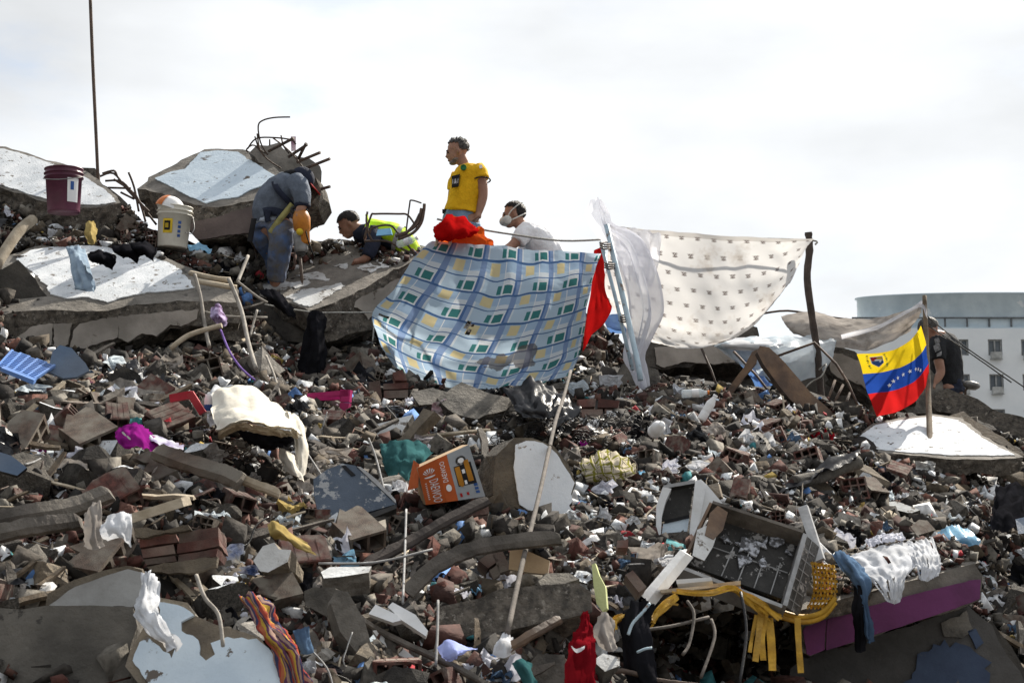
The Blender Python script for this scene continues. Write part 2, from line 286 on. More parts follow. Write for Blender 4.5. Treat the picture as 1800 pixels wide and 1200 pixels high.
CFLAG = cloth('flag_cloth', None, trans=.35, pattern=flagpat)
CYEL = cloth('yellow_cloth', (.42, .32, .13), (.27, .20, .075), trans=.2)
CSILV = mat('foil', (.55, .56, .58), (.3, .3, .3), 9, rough=.25, bump=.6, bscale=20, var=.1, metal=.7)
NETB = mat('black_springs', (.03, .028, .028), (.018, .016, .016), 9, rough=.6, bump=.2, var=.1)
def glassy(name, c, a):
    m, t, b, Nn, Ln = nodes(name); b.inputs['Base Color'].default_value = (*c, 1); b.inputs['Roughness'].default_value = .12; b.inputs['Alpha'].default_value = a; b.inputs['Specular IOR Level'].default_value = .6; return m
PET = glassy('clear_plastic', (.75, .82, .86), .45)
def attr_mat(name):
    m, t, b, Nn, Ln = nodes(name); a = Nn('ShaderNodeAttribute'); a.attribute_name = 'tint'
    tc = Nn('ShaderNodeTexCoord'); n1 = Nn('ShaderNodeTexNoise'); n1.inputs['Scale'].default_value = 28; n1.inputs['Detail'].default_value = 6; Ln(tc.outputs['Object'], n1.inputs[0])
    mr = Nn('ShaderNodeMapRange'); mr.inputs[1].default_value = .3; mr.inputs[2].default_value = .7; mr.inputs[3].default_value = .6; mr.inputs[4].default_value = 1.3; Ln(n1.outputs[0], mr.inputs[0])
    h = Nn('ShaderNodeHueSaturation'); Ln(mr.outputs[0], h.inputs['Value']); Ln(a.outputs[0], h.inputs['Color']); Ln(h.outputs[0], b.inputs['Base Color']); b.inputs['Roughness'].default_value = .9; b.inputs['Specular IOR Level'].default_value = .2
    bp = Nn('ShaderNodeBump'); bp.inputs['Strength'].default_value = .5; bp.inputs['Distance'].default_value = .02; Ln(n1.outputs[0], bp.inputs['Height']); Ln(bp.outputs[0], b.inputs['Normal']); return m
BITS = attr_mat('rubble_bits')
# ------------------------------------------------------------------ object helpers
def tag(o, label=None, cat=None, group=None, kind=None):
    if label: o['label'] = label
    if cat: o['category'] = cat
    if group: o['group'] = group
    if kind: o['kind'] = kind
    return o
def empty(name, loc, label, cat, group=None, rot=(0, 0, 0)):
    o = bpy.data.objects.new(name, None); o.location = loc; o.rotation_euler = rot; o.empty_display_size = .1; COL.objects.link(o); return tag(o, label, cat, group)
class MB:
    def __init__(s): s.v = []; s.f = []; s.m = []; s.uv = None; s.sm = []
    def add(s, vs, fs, mi=0, smooth=False):
        b = len(s.v); s.v += [Vector(x) for x in vs]; s.f += [tuple(b + i for i in f) for f in fs]; s.m += [mi] * len(fs); s.sm += [smooth] * len(fs); return s
    def box(s, c, size, R=None, mi=0):
        hx, hy, hz = (x / 2 for x in size); c = Vector(c)
        vs = [Vector((sx * hx, sy * hy, sz * hz)) for sx in (-1, 1) for sy in (-1, 1) for sz in (-1, 1)]
        if R is not None: vs = [R @ x for x in vs]
        return s.add([c + x for x in vs], [(0, 1, 3, 2), (4, 6, 7, 5), (0, 4, 5, 1), (2, 3, 7, 6), (0, 2, 6, 4), (1, 5, 7, 3)], mi)
    def tube(s, pts, r, n=6, mi=0, caps=True, smooth=True):
        pts = [Vector(p) for p in pts]; rs = r if isinstance(r, (list, tuple)) else [r] * len(pts); vs = []; fs = []
        a = None
        for i, p in enumerate(pts):
            t = (pts[min(i + 1, len(pts) - 1)] - pts[max(i - 1, 0)]).normalized()
            if a is None: a = t.cross(Vector((0, 1, 0)) if abs(t.y) < .9 else Vector((1, 0, 0))).normalized()
            a = (a - t * a.dot(t)).normalized(); b = t.cross(a)
            for k in range(n): q = 2 * math.pi * k / n; vs.append(p + (a * math.cos(q) + b * math.sin(q)) * rs[i])
        for i in range(len(pts) - 1):
            for k in range(n): k2 = (k + 1) % n; fs.append((i * n + k, i * n + k2, (i + 1) * n + k2, (i + 1) * n + k))
        s.add(vs, fs, mi, smooth)
        if caps:
            b = len(s.v) - len(vs); s.f += [tuple(b + k for k in reversed(range(n))), tuple(b + (len(pts) - 1) * n + k for k in range(n))]; s.m += [mi] * 2; s.sm += [False] * 2
        return s
    def lathe(s, prof, n=20, M=None, mi=0, smooth=True):
        vs = []; fs = []
        for (r, z) in prof:
            for k in range(n): q = 2 * math.pi * k / n; x = Vector((r * math.cos(q), r * math.sin(q), z)); vs.append(M @ x if M else x)
        for i in range(len(prof) - 1):
            for k in range(n): k2 = (k + 1) % n; fs.append((i * n + k, i * n + k2, (i + 1) * n + k2, (i + 1) * n + k))
        return s.add(vs, fs, mi, smooth)
    def mesh(s, name, mats, org=None):
        me = bpy.data.meshes.new(name); o = Vector(org) if org is not None else Vector((0, 0, 0))
        me.from_pydata([tuple(x - o) for x in s.v], [], s.f)
        for m in (mats if isinstance(mats, (list, tuple)) else [mats]): me.materials.append(m)
        me.polygons.foreach_set('material_index', s.m); me.polygons.foreach_set('use_smooth', s.sm)
        if s.uv:
            ul = me.uv_layers.new(name='UVMap')
            for lp in me.loops: ul.data[lp.index].uv = s.uv[lp.vertex_index]
        me.update(); return me
    def build(s, name, mats, parent=None, org=None, label=None, cat=None, group=None, kind=None):
        """vertices are in world space unless there is a parent, then the parent's location is taken off"""
        if parent is not None: pl = parent_world(parent); me = s.mesh(name, mats, pl); loc = (0, 0, 0)
        else:
            if org is None:
                c = sum(s.v, Vector()) / len(s.v); org = Vector((c.x, c.y, min(x.z for x in s.v)))
            me = s.mesh(name, mats, org); loc = org
        o = bpy.data.objects.new(name, me); o.location = loc; COL.objects.link(o)
        if parent is not None: o.parent = parent
        return tag(o, label, cat, group, kind)
def parent_world(p):
    l = Vector(p.location); q = p.parent
    while q: l = l + Vector(q.location); q = q.parent
    return l
def fixn(o):
    bm = bmesh.new(); bm.from_mesh(o.data); bmesh.ops.recalc_face_normals(bm, faces=bm.faces); bm.to_mesh(o.data); bm.free(); return o
def cr(ps, n):
    """Catmull-Rom through points"""
    out = []; ps = [Vector(p) for p in ps]
    for i in range(len(ps) - 1):
        p0, p1, p2, p3 = ps[max(i - 1, 0)], ps[i], ps[i + 1], ps[min(i + 2, len(ps) - 1)]
        for k in range(n):
            t = k / n; out.append(.5 * ((2 * p1) + (p2 - p0) * t + (2 * p0 - 5 * p1 + 4 * p2 - p3) * t * t + (3 * p1 - p0 - 3 * p2 + p3) * t ** 3))
    out.append(ps[-1]); return out
def Pd(p, off=.05):
    return P(p[0], p[1], p[2]) if len(p) > 2 else surf(p[0], p[1], off)
def wire(name, pts, r, m, label=None, cat=None, group=None, parent=None, n=5, sub=5, off=.06):
    ps = [Pd(p, off) for p in pts]
    if len(ps) > 2 and sub > 1: ps = cr(ps, sub)
    b = MB().tube(ps, r, n); return b.build(name, m, parent, None, label, cat, group)
def sheet(name, net, m, nu=24, nv=24, wr=.012, wf=9, label=None, cat=None, group=None, parent=None, seed=0, off=.06, thick=0, holes=(), folds=None):
    """cloth through a net of rows of (px, py[, depth]) points"""
    rows = [cr([Pd(p, off) for p in r], max(1, nu // (len(r) - 1))) for r in net]
    k = len(rows[0]); cols = [cr([r[i] for r in rows], max(1, nv // (len(rows) - 1))) for i in range(k)]; nr = len(cols[0])
    b = MB(); vs = []; uv = []; wr = min(wr, .08 * ((cols[0][0] - cols[-1][-1]).length + (cols[-1][0] - cols[0][-1]).length) / 2)
    for j in range(nr):
        for i in range(k):
            p = cols[i][j]; u, v = i / (k - 1), j / (nr - 1)
            du = cols[min(i + 1, k - 1)][j] - cols[max(i - 1, 0)][j]; dv = cols[i][min(j + 1, nr - 1)] - cols[i][max(j - 1, 0)]
            n = du.cross(dv); n = n.normalized() if n.length > 1e-9 else Vector((0, -1, 0))
            q = noise.noise(Vector((u * wf, v * wf * .6, seed))) + .5 * noise.noise(Vector((u * wf * 2.3, v * wf * 1.4, seed + 5)))
            q -= .55 * abs(noise.noise(Vector((u * wf * 1.3 + 9, v * wf * .9, seed + 3)))) + .3 * abs(noise.noise(Vector((u * wf * 3.7, v * wf * 2.6 + 4, seed + 8))))
            if folds: q += folds[1] / max(wr, 1e-4) * math.sin(u * folds[0] * 6.283 + 2.2 * noise.noise(Vector((u * 3, v * 2.2, seed + 2)))) * min(1, .35 + v)
            vs.append(p + n * wr * q); uv.append((u, v))
    fs = [(j * k + i, j * k + i + 1, (j + 1) * k + i + 1, (j + 1) * k + i) for j in range(nr - 1) for i in range(k - 1)]
    if holes: fs = [f for f in fs if not any(((uv[f[0]][0] - h[0]) / h[2]) ** 2 + ((uv[f[0]][1] - h[1]) / h[3]) ** 2 < 1 for h in holes)]
    b.add(vs, fs, 0, True); b.uv = uv
    if thick:
        nb = len(vs); 
        b2 = [x + Vector((0, thick, -thick * .3)) for x in b.v]; b.v += b2; b.uv = uv + uv
        b.f += [tuple(nb + i for i in reversed(f)) for f in fs]; b.m += [0] * len(fs); b.sm += [True] * len(fs)
        rim = [i for i in range(k)] + [j * k + k - 1 for j in range(1, nr)] + [(nr - 1) * k + i for i in reversed(range(k - 1))] + [j * k for j in reversed(range(1, nr - 1))]
        e = [(rim[i], rim[(i + 1) % len(rim)]) for i in range(len(rim))]
        b.f += [(a, c, c + nb, a + nb) for a, c in e]; b.m += [1 if isinstance(m, list) else 0] * len(e); b.sm += [False] * len(e)
    return b.build(name, m, parent, None, label, cat, group)
def outline(poly, pl, jag, seg=.07, seed=0, closed=True):
    ps = [hit(x, y, pl) for x, y in poly]; n = pl[1]; out = []
    for i in range(len(ps)):
        a, b = ps[i], ps[(i + 1) % len(ps)]; k = max(1, int((b - a).length / seg)); side = n.cross(b - a).normalized()
        for j in range(k):
            p = a + (b - a) * (j / k); q = noise.noise(p * 9 + Vector((seed, 0, 0))) + .7 * noise.noise(p * 26 + Vector((0, seed, 0))) + .5 * noise.noise(p * 61 + Vector((0, 0, seed)))
            out.append(p + side * q * jag)
    return out
def slab(name, poly, pl, thick, mats, jag=.02, seed=0, ext=None, label=None, cat=None, group=None, parent=None, rough=None, seg=.07):
    """a broken slab: outline drawn on plane pl, extruded away (ext or -normal); mats = (face, broken side)"""
    top = outline(poly, pl, jag, seg, seed); e = Vector(ext).normalized() if ext else -pl[1]
    rough = jag * 1.3 if rough is None else rough; n = len(top); b = MB(); L_ = 4 if thick > .06 else 2
    vs = list(top); fs = []
    cen = sum(top, Vector()) / n
    for k in range(1, L_):
        t = k / (L_ - 1)
        for i, p in enumerate(top):
            q = p + e * thick * t
            if rough: q = q + Vector((noise.noise(q * 11), noise.noise(q * 11 + Vector((7, 0, 0))), noise.noise(q * 11 + Vector((0, 7, 0))))) * rough * 1.6 + (cen - p).normalized() * (rough * t * .8)
            vs.append(q)
    for k in range(L_ - 1):
        for i in range(n): j = (i + 1) % n; fs.append((k * n + i, k * n + j, (k + 1) * n + j, (k + 1) * n + i))
    b.add(vs, fs, 1 if len(mats) > 1 else 0)
    s0 = 0
    b.f += [tuple(range(n)), tuple(reversed(range((L_ - 1) * n, L_ * n)))]; b.m += [0, 1 if len(mats) > 1 else 0]; b.sm += [False] * 2
    return fixn(b.build(name, list(mats), parent, None, label, cat, group))
def coat(name, poly, pl, m, parent, jag=.015, seed=3, proud=.012, label=None):
    """a plaster / paint layer lying on a slab face"""
    pl2 = (pl[0] + pl[1] * proud, pl[1]); return slab(name, poly, pl2, proud * .8, (m, m), jag, seed, parent=parent, rough=0, label=label, seg=.024)
def hexa(name, q, back, m, parent=None, label=None, cat=None, group=None, mi=None):
    """box from a front quad of world points and a back vector"""
    q = [Vector(x) for x in q]; bk = Vector(back); b = MB()
    b.add(q + [x + bk for x in q], [(0, 1, 2, 3), (7, 6, 5, 4), (0, 4, 5, 1), (1, 5, 6, 2), (2, 6, 7, 3), (3, 7, 4, 0)])
    if mi: b.m = mi
    return fixn(b.build(name, m, parent, None, label, cat, group))
def quadpt(q, u, v): return (q[0] * (1 - u) + q[1] * u) * (1 - v) + (q[3] * (1 - u) + q[2] * u) * v
def decal(q, polys, m, name, parent, off=.004, label=None, thick=.002):
    """flat print: polygons in the unit square of quad q (u right, v down), laid off the surface"""
    n = (q[3] - q[0]).cross(q[1] - q[0]).normalized()
    if n.dot(CAM - q[0]) < 0: n = -n
    b = MB()
    for p in polys: b.add([quadpt(q, u, v) + n * off for u, v in p], [tuple(range(len(p)))])
    return b.build(name, m, parent, None, label)
def circ(cx, cy, rx, ry, n=14): return [(cx + rx * math.cos(2 * math.pi * k / n), cy + ry * math.sin(2 * math.pi * k / n)) for k in range(n)]
def rect(a, b, c, d): return [(a, b), (c, b), (c, d), (a, d)]
def text_polys(s, rot=0, box=(0, 0, 1, 1)):
    """glyph polygons of a line of text fitted into box of the unit square; rot in quarter turns"""
    cu = bpy.data.curves.new('txt', 'FONT'); cu.body = s; cu.resolution_u = 2; o = bpy.data.objects.new('txt', cu); COL.objects.link(o)
    dg = bpy.context.evaluated_depsgraph_get(); me = o.evaluated_get(dg).to_mesh(); vs = [v.co.copy() for v in me.vertices]; ps = [[tuple(vs[i][:2]) for i in p.vertices] for p in me.polygons]
    o.evaluated_get(dg).to_mesh_clear(); bpy.data.objects.remove(o); bpy.data.curves.remove(cu)
    x0, x1 = min(v.x for v in vs), max(v.x for v in vs); y0, y1 = min(v.y for v in vs), max(v.y for v in vs); out = []
    for p in ps:
        r = []
        for x, y in p:
            u, v = (x - x0) / (x1 - x0), 1 - (y - y0) / (y1 - y0)
            for _ in range(rot % 4): u, v = 1 - v, u
            r.append((lin(box[0], box[2], u), lin(box[1], box[3], v)))
        out.append(r)
    return out
def remesh(parts, voxel, smooth=4, wr=0, wf=12, seed=0):
    """union of closed shapes -> one continuous smooth mesh; parts = list of MB-added shapes in one MB"""
    me = parts.mesh('tmp', []) ; o = bpy.data.objects.new('tmp', me); COL.objects.link(o)
    a = o.modifiers.new('r', 'REMESH'); a.mode = 'VOXEL'; a.voxel_size = voxel; s = o.modifiers.new('s', 'SMOOTH'); s.factor = .5; s.iterations = smooth
    dg = bpy.context.evaluated_depsgraph_get(); out = bpy.data.meshes.new_from_object(o.evaluated_get(dg)); bpy.data.objects.remove(o); bpy.data.meshes.remove(me)
    if wr:
        for v in out.vertices:
            c = v.co; v.co = c + v.normal * wr * (noise.noise(Vector((c.x * wf, c.y * wf, c.z * wf * .6 + seed))) + .6 * noise.noise(c * wf * 2.2 + Vector((seed, 0, 0))))
    out.polygons.foreach_set('use_smooth', [True] * len(out.polygons)); return out
# ------------------------------------------------------------------ ground and heap
GRD = mat('street_dust', (.16, .15, .135), (.09, .085, .078), .6, bump=.5, bscale=6, var=0)
b = MB(); b.add([(-1500, -300, 0), (1500, -300, 0), (1500, 2500, 0), (-1500, 2500, 0)], [(0, 1, 2, 3)]); g = b.build('ground', GRD, None, (0, 0, 0)); tag(g, 'dusty ground around the heap', kind='structure')
def build_mound():
    cols = [-300 + 14 * i for i in range(176)]; NR = 78; vs = []; fs = []
    for px in cols:
        top = crest(px); col = []
        pts = [P(px, lin(top, 1320, (j / NR)), DT(px, lin(top, 1320, j / NR)) + .17) for j in range(NR + 1)]
        pts = [p + Vector((0, 0, .05 * noise.noise(p * 4) + .03 * noise.noise(p * 11))) for p in pts]
        a = pts[0]; back = [Vector((a.x * 1.15, a.y + 6, -.3)), Vector((a.x * 1.06, a.y + 2.6, a.z * .55)), Vector((a.x * 1.02, a.y + .8, a.z - .1))]
        f = pts[-1]; front = [Vector((f.x * .9, f.y - .5, f.z - .4)), Vector((f.x * .8, f.y - 1.3, -.3))]
        col = back + pts + front
        if px == cols[0]: col = [Vector((p.x - 5, p.y, -.3)) for p in col]
        if px == cols[-1]: col = [Vector((p.x + 5, p.y, -.3)) for p in col]
        vs += col
    n = NR + 1 + 5
    for i in range(len(cols) - 1):
        for j in range(n - 1): fs.append((i * n + j, i * n + j + 1, (i + 1) * n + j + 1, (i + 1) * n + j))
    b = MB().add(vs, fs, 0, True); o = b.build('rubble_mound', SHADE_DIRT, None, (0, 10, 0)); tag(o, 'heap of earth and crushed rubble', kind='structure'); fixn(o)
build_mound()
# ------------------------------------------------------------------ round-topped building far behind
def building():
    D = 113.; W1 = mat('pale_render', (.82, .85, .87), (.74, .78, .81), .35, bump=.1, bscale=2, var=0); W2 = mat('stained_blue_render', (.60, .69, .74), (.47, .56, .62), .5, bump=.1, bscale=2, var=0, chips=(.72, .77, .80), chipamt=.36, chipscale=.6)
    RL = mat('rail_grey', (.16, .17, .18), None, 2, bump=0, var=0); GL = mat('dark_pane', (.16, .18, .20), (.10, .12, .14), .8, rough=.35, bump=0, var=0); FR = mat('window_frame_grey', (.36, .37, .37), None, 2, bump=0, var=0); ACM = mat('ac_casing', (.5, .51, .5), None, 2, bump=0, var=0)
    o0 = P(1690, 578, D); root = empty('apartment_building', (o0.x, o0.y, 0), 'pale apartment building far behind with a round blue grey drum on its roof', 'building')
    z = lambda py: P(1690, py, D).z
    X = lambda px: P(px, 600, D).x; y0 = o0.y
    wins = [1634, 1689, 1748, 1806, 1864, 1922]; rows = [611, 673, 735, 797, 859, 921]
    xs = [X(1488)]; ys = [z(577)]
    for p in wins: xs += [X(p - 12.5), X(p + 12.5)]
    xs.append(X(2150))
    for p in rows: ys += [z(p - 14.5), z(p + 14.5)]
    ys.append(0)
    b = MB()
    for i in range(len(xs) - 1):
        for j in range(len(ys) - 1):
            q = [(xs[i], y0, ys[j]), (xs[i + 1], y0, ys[j]), (xs[i + 1], y0, ys[j + 1]), (xs[i], y0, ys[j + 1])]
            if i % 2 and j % 2:
                r = [(x, y0 + .25, zz) for x, _, zz in q]
                for k in range(4): b.add([q[k], q[(k + 1) % 4], r[(k + 1) % 4], r[k]], [(0, 1, 2, 3)])
            else: b.add(q, [(3, 2, 1, 0)])
    x0, x1 = xs[0], xs[-1]; zt = ys[0]
    b.add([(x0, y0, zt), (x1, y0, zt), (x1, y0 + 25, zt), (x0, y0 + 25, zt), (x0, y0, 0), (x1, y0, 0), (x1, y0 + 25, 0), (x0, y0 + 25, 0)], [(0, 1, 2, 3), (0, 3, 7, 4), (1, 5, 6, 2), (2, 6, 7, 3)])
    b.build('wall', W1, root)
    for i, p in enumerate(wins):
        for j, r in enumerate(rows):
            a, c = X(p - 12.5), X(p + 12.5); t, l = z(r - 14.5), z(r + 14.5); m = MB()
            for bx in ((a + .04, a + .12), (c - .12, c - .04), ((a + c) / 2 - .06, (a + c) / 2 + .06)): m.box(((bx[0] + bx[1]) / 2, y0 + .17, (t + l) / 2), (bx[1] - bx[0], .08, t - l - .02))
            for zz in (t - .06, l + .06): m.box(((a + c) / 2, y0 + .171, zz), (c - a - .02, .07, .1))
            wo = m.build('window', FR, root); MB().add([(a, y0 + .23, l), (c, y0 + .23, l), (c, y0 + .23, t), (a, y0 + .23, t)], [(0, 1, 2, 3)]).build('pane', GL, wo)
            if (i + j) % 3 != 1: MB().box(((a + c) / 2, y0 - .18, l + .0), (.8, .36, .5)).box(((a + c) / 2, y0 - .18, l - .3), (.9, .34, .05)).build('air_conditioner', ACM, root)
    # drum
    cx, cy = X(1742) * 1.03, y0 + 11.5; R = (X(1742) - X(1508)) * 1.03; m = MB().lathe([(R, z(580)), (R, z(513)), (R + .15, z(512.5)), (R + .15, z(510.2)), (R - .3, z(510.2)), (R - .3, z(580))], 64, Matrix.Translation((cx, y0 + 3.4, 0)) @ Matrix.Diagonal((1, .28, 1, 1)), 0, True); m.build('drum', W2, root)
    m = MB().box(((X(1492) + X(2150)) / 2, y0 + .3, z(576.6)), (X(2150) - X(1492), .5, .18)); m.build('roof_kerb', W2, root)
    m = MB(); m.box(((X(1500) + X(2150)) / 2, y0 + .35, z(557)), (X(2150) - X(1500), .1, .12))
    for p in range(1508, 2150, 39): m.box((X(p), y0 + .35, (z(557) + z(576)) / 2), (.12, .1, z(557) - z(576) - .1))
    m.build('railing', RL, root)
building()
# ------------------------------------------------------------------ broken slabs, beams and walls
S_ = F
def dep(s): return F / s
CR = [None]
# left crest slab (white, tilted)
plA = plane(90, 320, dep(192), (.10, -.62, .78))
o = slab('wall_slab', [(-80, 262), (-30, 254), (10, 258), (60, 272), (110, 289), (150, 302), (178, 322), (205, 345), (213, 357), (170, 366), (120, 362), (80, 354), (40, 342), (0, 328), (-80, 318)], plA, .22, (SLABC, SLABE), .03, 1, (.05, .25, -1), 'fallen white plastered slab on the skyline at the left edge, beside the dark red bucket', 'concrete slab')
coat('plaster', [(-78, 266), (-30, 258), (10, 262), (60, 276), (108, 293), (146, 308), (175, 327), (200, 346), (205, 355), (168, 360), (120, 357), (80, 349), (40, 337), (0, 323), (-78, 312)], plA, PLA, o)
slab('concrete_block', [(140, 300), (165, 296), (180, 318), (215, 345), (222, 372), (190, 360), (150, 320)], plane(180, 330, dep(186), (.3, -.8, .4)), .4, (AGG, AGG), .05, 22, None, 'rough dark concrete lump on the skyline behind the white slab and the thin pole', 'concrete block')
# second crest slab with painted face
plB = plane(380, 310, dep(188), (-.12, -.60, .80))
o = slab('wall_slab', [(243, 332), (262, 312), (290, 298), (330, 276), (360, 262), (430, 262), (470, 285), (505, 310), (490, 330), (450, 350), (380, 366), (330, 358), (285, 340)], plB, .26, (SLABC, SLABE), .03, 2, (.1, .3, -1), 'broken floor slab with pale blue white paint tilted on the skyline behind the jackhammer worker', 'concrete slab')
coat('paint_layer', [(272, 313), (300, 302), (325, 297), (352, 268), (385, 264), (418, 267), (446, 286), (487, 311), (466, 324), (440, 333), (418, 346), (390, 349), (362, 357), (330, 343), (302, 328)], plB, PLAB, o, .012, 4)
eB = hit(420, 360, plB); plB2 = plane(420, 375, (eB - CAM).dot(FW) - .02, (-.16, -.96, .12))
o = slab('concrete_beam', [(318, 366), (380, 372), (440, 354), (500, 330), (556, 312), (562, 332), (546, 354), (520, 388), (480, 404), (420, 414), (345, 424), (322, 400)], plB2, .5, (SLABE, SLABE), .04, 5, None, 'dark broken concrete beam under the pale blue slab, behind the jackhammer worker', 'concrete beam')
coat('plaster', [(330, 398), (345, 388), (380, 382), (430, 366), (462, 356), (520, 338), (545, 345), (518, 384), (480, 400), (420, 411), (346, 421)], plB2, mat('mauve_render', (.17, .135, .125), (.12, .095, .09), 5, bump=.3, var=0), o, .01, 5, .02)
slab('column_stub', [(436, 268), (452, 258), (488, 252), (512, 268), (540, 282), (560, 292), (562, 322), (556, 345), (535, 352), (512, 330), (490, 310), (455, 286)], plane(510, 300, dep(186.5), (.12, -.8, .45)), .55, (SLABC, SLABE), .05, 8, None, 'grey broken column stub with bare reinforcing bars on the skyline', 'concrete column')
# mid left beam with white top
plC = plane(190, 480, dep(214), (.02, -.52, .85))
o = slab('floor_slab', [(-60, 470), (20, 448), (60, 432), (120, 424), (200, 428), (270, 440), (330, 470), (372, 488), (415, 505), (420, 540), (330, 528), (240, 536), (190, 545), (120, 545), (60, 545), (-60, 560)], plC, .30, (SLABC, SLABE), .03, 11, (0, .22, -1), 'wide floor slab with flaking white top at the left, above the blue crate', 'concrete slab')
coat('plaster', [(27, 455), (55, 438), (120, 430), (182, 433), (250, 446), (305, 464), (336, 494), (343, 505), (300, 511), (258, 514), (215, 521), (190, 530), (150, 522), (112, 524), (88, 516), (80, 500), (58, 478)], plC, PLA, o, .02, 6)
e = hit(190, 545, plC)
plC2 = plane(190, 585, (e - CAM).dot(FW) - .01, (.06, -.97, .2))
o = slab('floor_beam', [(-60, 545), (35, 545), (130, 548), (205, 541), (300, 532), (370, 528), (424, 530), (420, 565), (352, 572), (300, 578), (250, 592), (150, 618), (60, 624), (20, 610), (-60, 600)], plC2, .45, (SLABE, SLABE), .03, 12, None, 'thick concrete beam below the flaking white floor slab, broken grey plaster along its side', 'concrete beam')
coat('plaster', [(33, 592), (58, 572), (92, 569), (92, 612), (60, 620), (37, 618)], plC2, PLAC, o, .012, 7, .03)
coat('plaster', [(94, 569), (126, 567), (120, 605), (96, 612)], plC2, PLAC, o, .012, 8, .03)
coat('plaster', [(129, 578), (140, 568), (206, 557), (206, 592), (198, 596), (150, 612), (122, 612)], plC2, PLAC, o, .012, 9, .03)
coat('plaster', [(208, 556), (280, 549), (349, 543), (346, 562), (318, 572), (300, 571), (275, 588), (250, 586), (225, 600), (208, 594)], plC2, PLAC, o, .014, 10, .03)
slab('concrete_block', [(-80, 500), (-20, 470), (25, 462), (60, 490), (85, 520), (70, 560), (30, 590), (20, 640), (-30, 650), (-80, 640)], plane(10, 550, dep(226), (.2, -.85, .45)), .6, (CONCD, AGG), .05, 13, None, 'large dark concrete block at the left edge beside the flaking white slab', 'concrete block')
# central tilted slab
plD = plane(580, 480, dep(196), (-.06, -.50, .86))
o = slab('floor_slab', [(418, 502), (445, 494), (520, 468), (560, 450), (605, 432), (650, 425), (700, 426), (752, 434), (735, 452), (712, 468), (660, 496), (610, 522), (560, 540), (545, 545), (505, 530), (440, 516)], plD, .2, (SLABC, SLABE), .025, 14, (.05, .35, -1), 'tilted grey floor slab with worn white patches left of the plaid sheet', 'concrete slab')
for k, poly in enumerate([[(432, 505), (470, 490), (500, 492), (515, 505), (480, 512)], [(500, 520), (530, 508), (580, 502), (590, 512), (570, 525), (545, 538), (520, 532)], [(476, 480), (510, 472), (505, 482)], [(520, 484), (560, 476), (578, 492), (548, 490)], [(500, 500), (540, 490), (545, 500), (520, 506)], [(585, 468), (612, 462), (608, 472)], [(624, 470), (650, 462), (672, 470), (655, 478)], [(560, 506), (600, 496), (610, 502), (590, 510)], [(660, 458), (690, 452), (698, 460), (676, 470)], [(455, 498), (478, 492), (472, 500)]]): coat('plaster_patch', poly, plD, PLAW, o, .035, 20 + k, .006)
e = hit(620, 520, plD); plD2 = plane(620, 525, (e - CAM).dot(FW) + .06, (.25, -.93, .15))
o = slab('floor_beam', [(545, 544), (610, 520), (665, 492), (722, 460), (760, 436), (750, 500), (700, 545), (660, 575), (612, 590), (572, 602), (556, 570)], plD2, .5, (SLABE, SLABE), .03, 15, None, 'dark beam edge hanging below the tilted grey floor slab, beside the left corner of the plaid sheet', 'concrete beam')
coat('plaster', [(624, 528), (660, 512), (700, 490), (720, 500), (690, 530), (660, 545), (648, 562), (640, 545), (622, 540)], plD2, PLAC, o, .015, 17, .03)
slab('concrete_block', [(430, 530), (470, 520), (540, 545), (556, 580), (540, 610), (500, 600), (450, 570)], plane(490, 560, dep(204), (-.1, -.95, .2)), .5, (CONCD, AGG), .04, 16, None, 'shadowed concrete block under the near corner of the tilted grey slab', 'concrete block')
# far beams under the sheets
plK = plane(1230, 625, dep(182), (0, -.97, .2))
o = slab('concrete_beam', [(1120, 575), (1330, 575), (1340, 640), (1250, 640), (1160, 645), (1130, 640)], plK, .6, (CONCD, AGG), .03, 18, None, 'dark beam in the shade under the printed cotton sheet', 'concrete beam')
coat('plaster', [(1150, 610), (1200, 606), (1292, 604), (1292, 636), (1250, 640), (1200, 636), (1168, 645), (1154, 640)], plK, PLAC, o, .012, 19, .03)
slab('shade_backing', [(1100, 630), (1200, 636), (1350, 632), (1500, 640), (1510, 730), (1400, 735), (1250, 715), (1110, 700)], plane(1300, 680, dep(178), (0, -.97, .2)), .3, (CONCD, AGG), .03, 24, None, 'added dark backing for the shaded gap low behind the shelter of sheets', 'wall slab')  # added dark slab, closes the gap and stands in for shade there
plL = plane(1500, 660, dep(186), (-.2, -.92, .3))
o = slab('wall_slab', [(1450, 620), (1475, 605), (1540, 640), (1600, 660), (1610, 700), (1570, 718), (1530, 700), (1470, 670), (1448, 650)], plL, .35, (AGG, AGG), .03, 20, None, 'tilted wall slab with tan render behind the tricolour flag', 'wall slab')
coat('plaster', [(1462, 622), (1480, 622), (1545, 652), (1560, 690), (1535, 692), (1505, 672), (1480, 668), (1460, 650)], plL, PLAC, o, .02, 21, .03)
slab('concrete_block', [(1575, 700), (1590, 672), (1630, 650), (1655, 660), (1660, 690), (1640, 728), (1600, 730)], plane(1620, 695, dep(186), (.1, -.9, .4)), .4, (CONC, AGG), .05, 23, None, 'jagged grey concrete lump right of the flag, on the crest', 'concrete block')
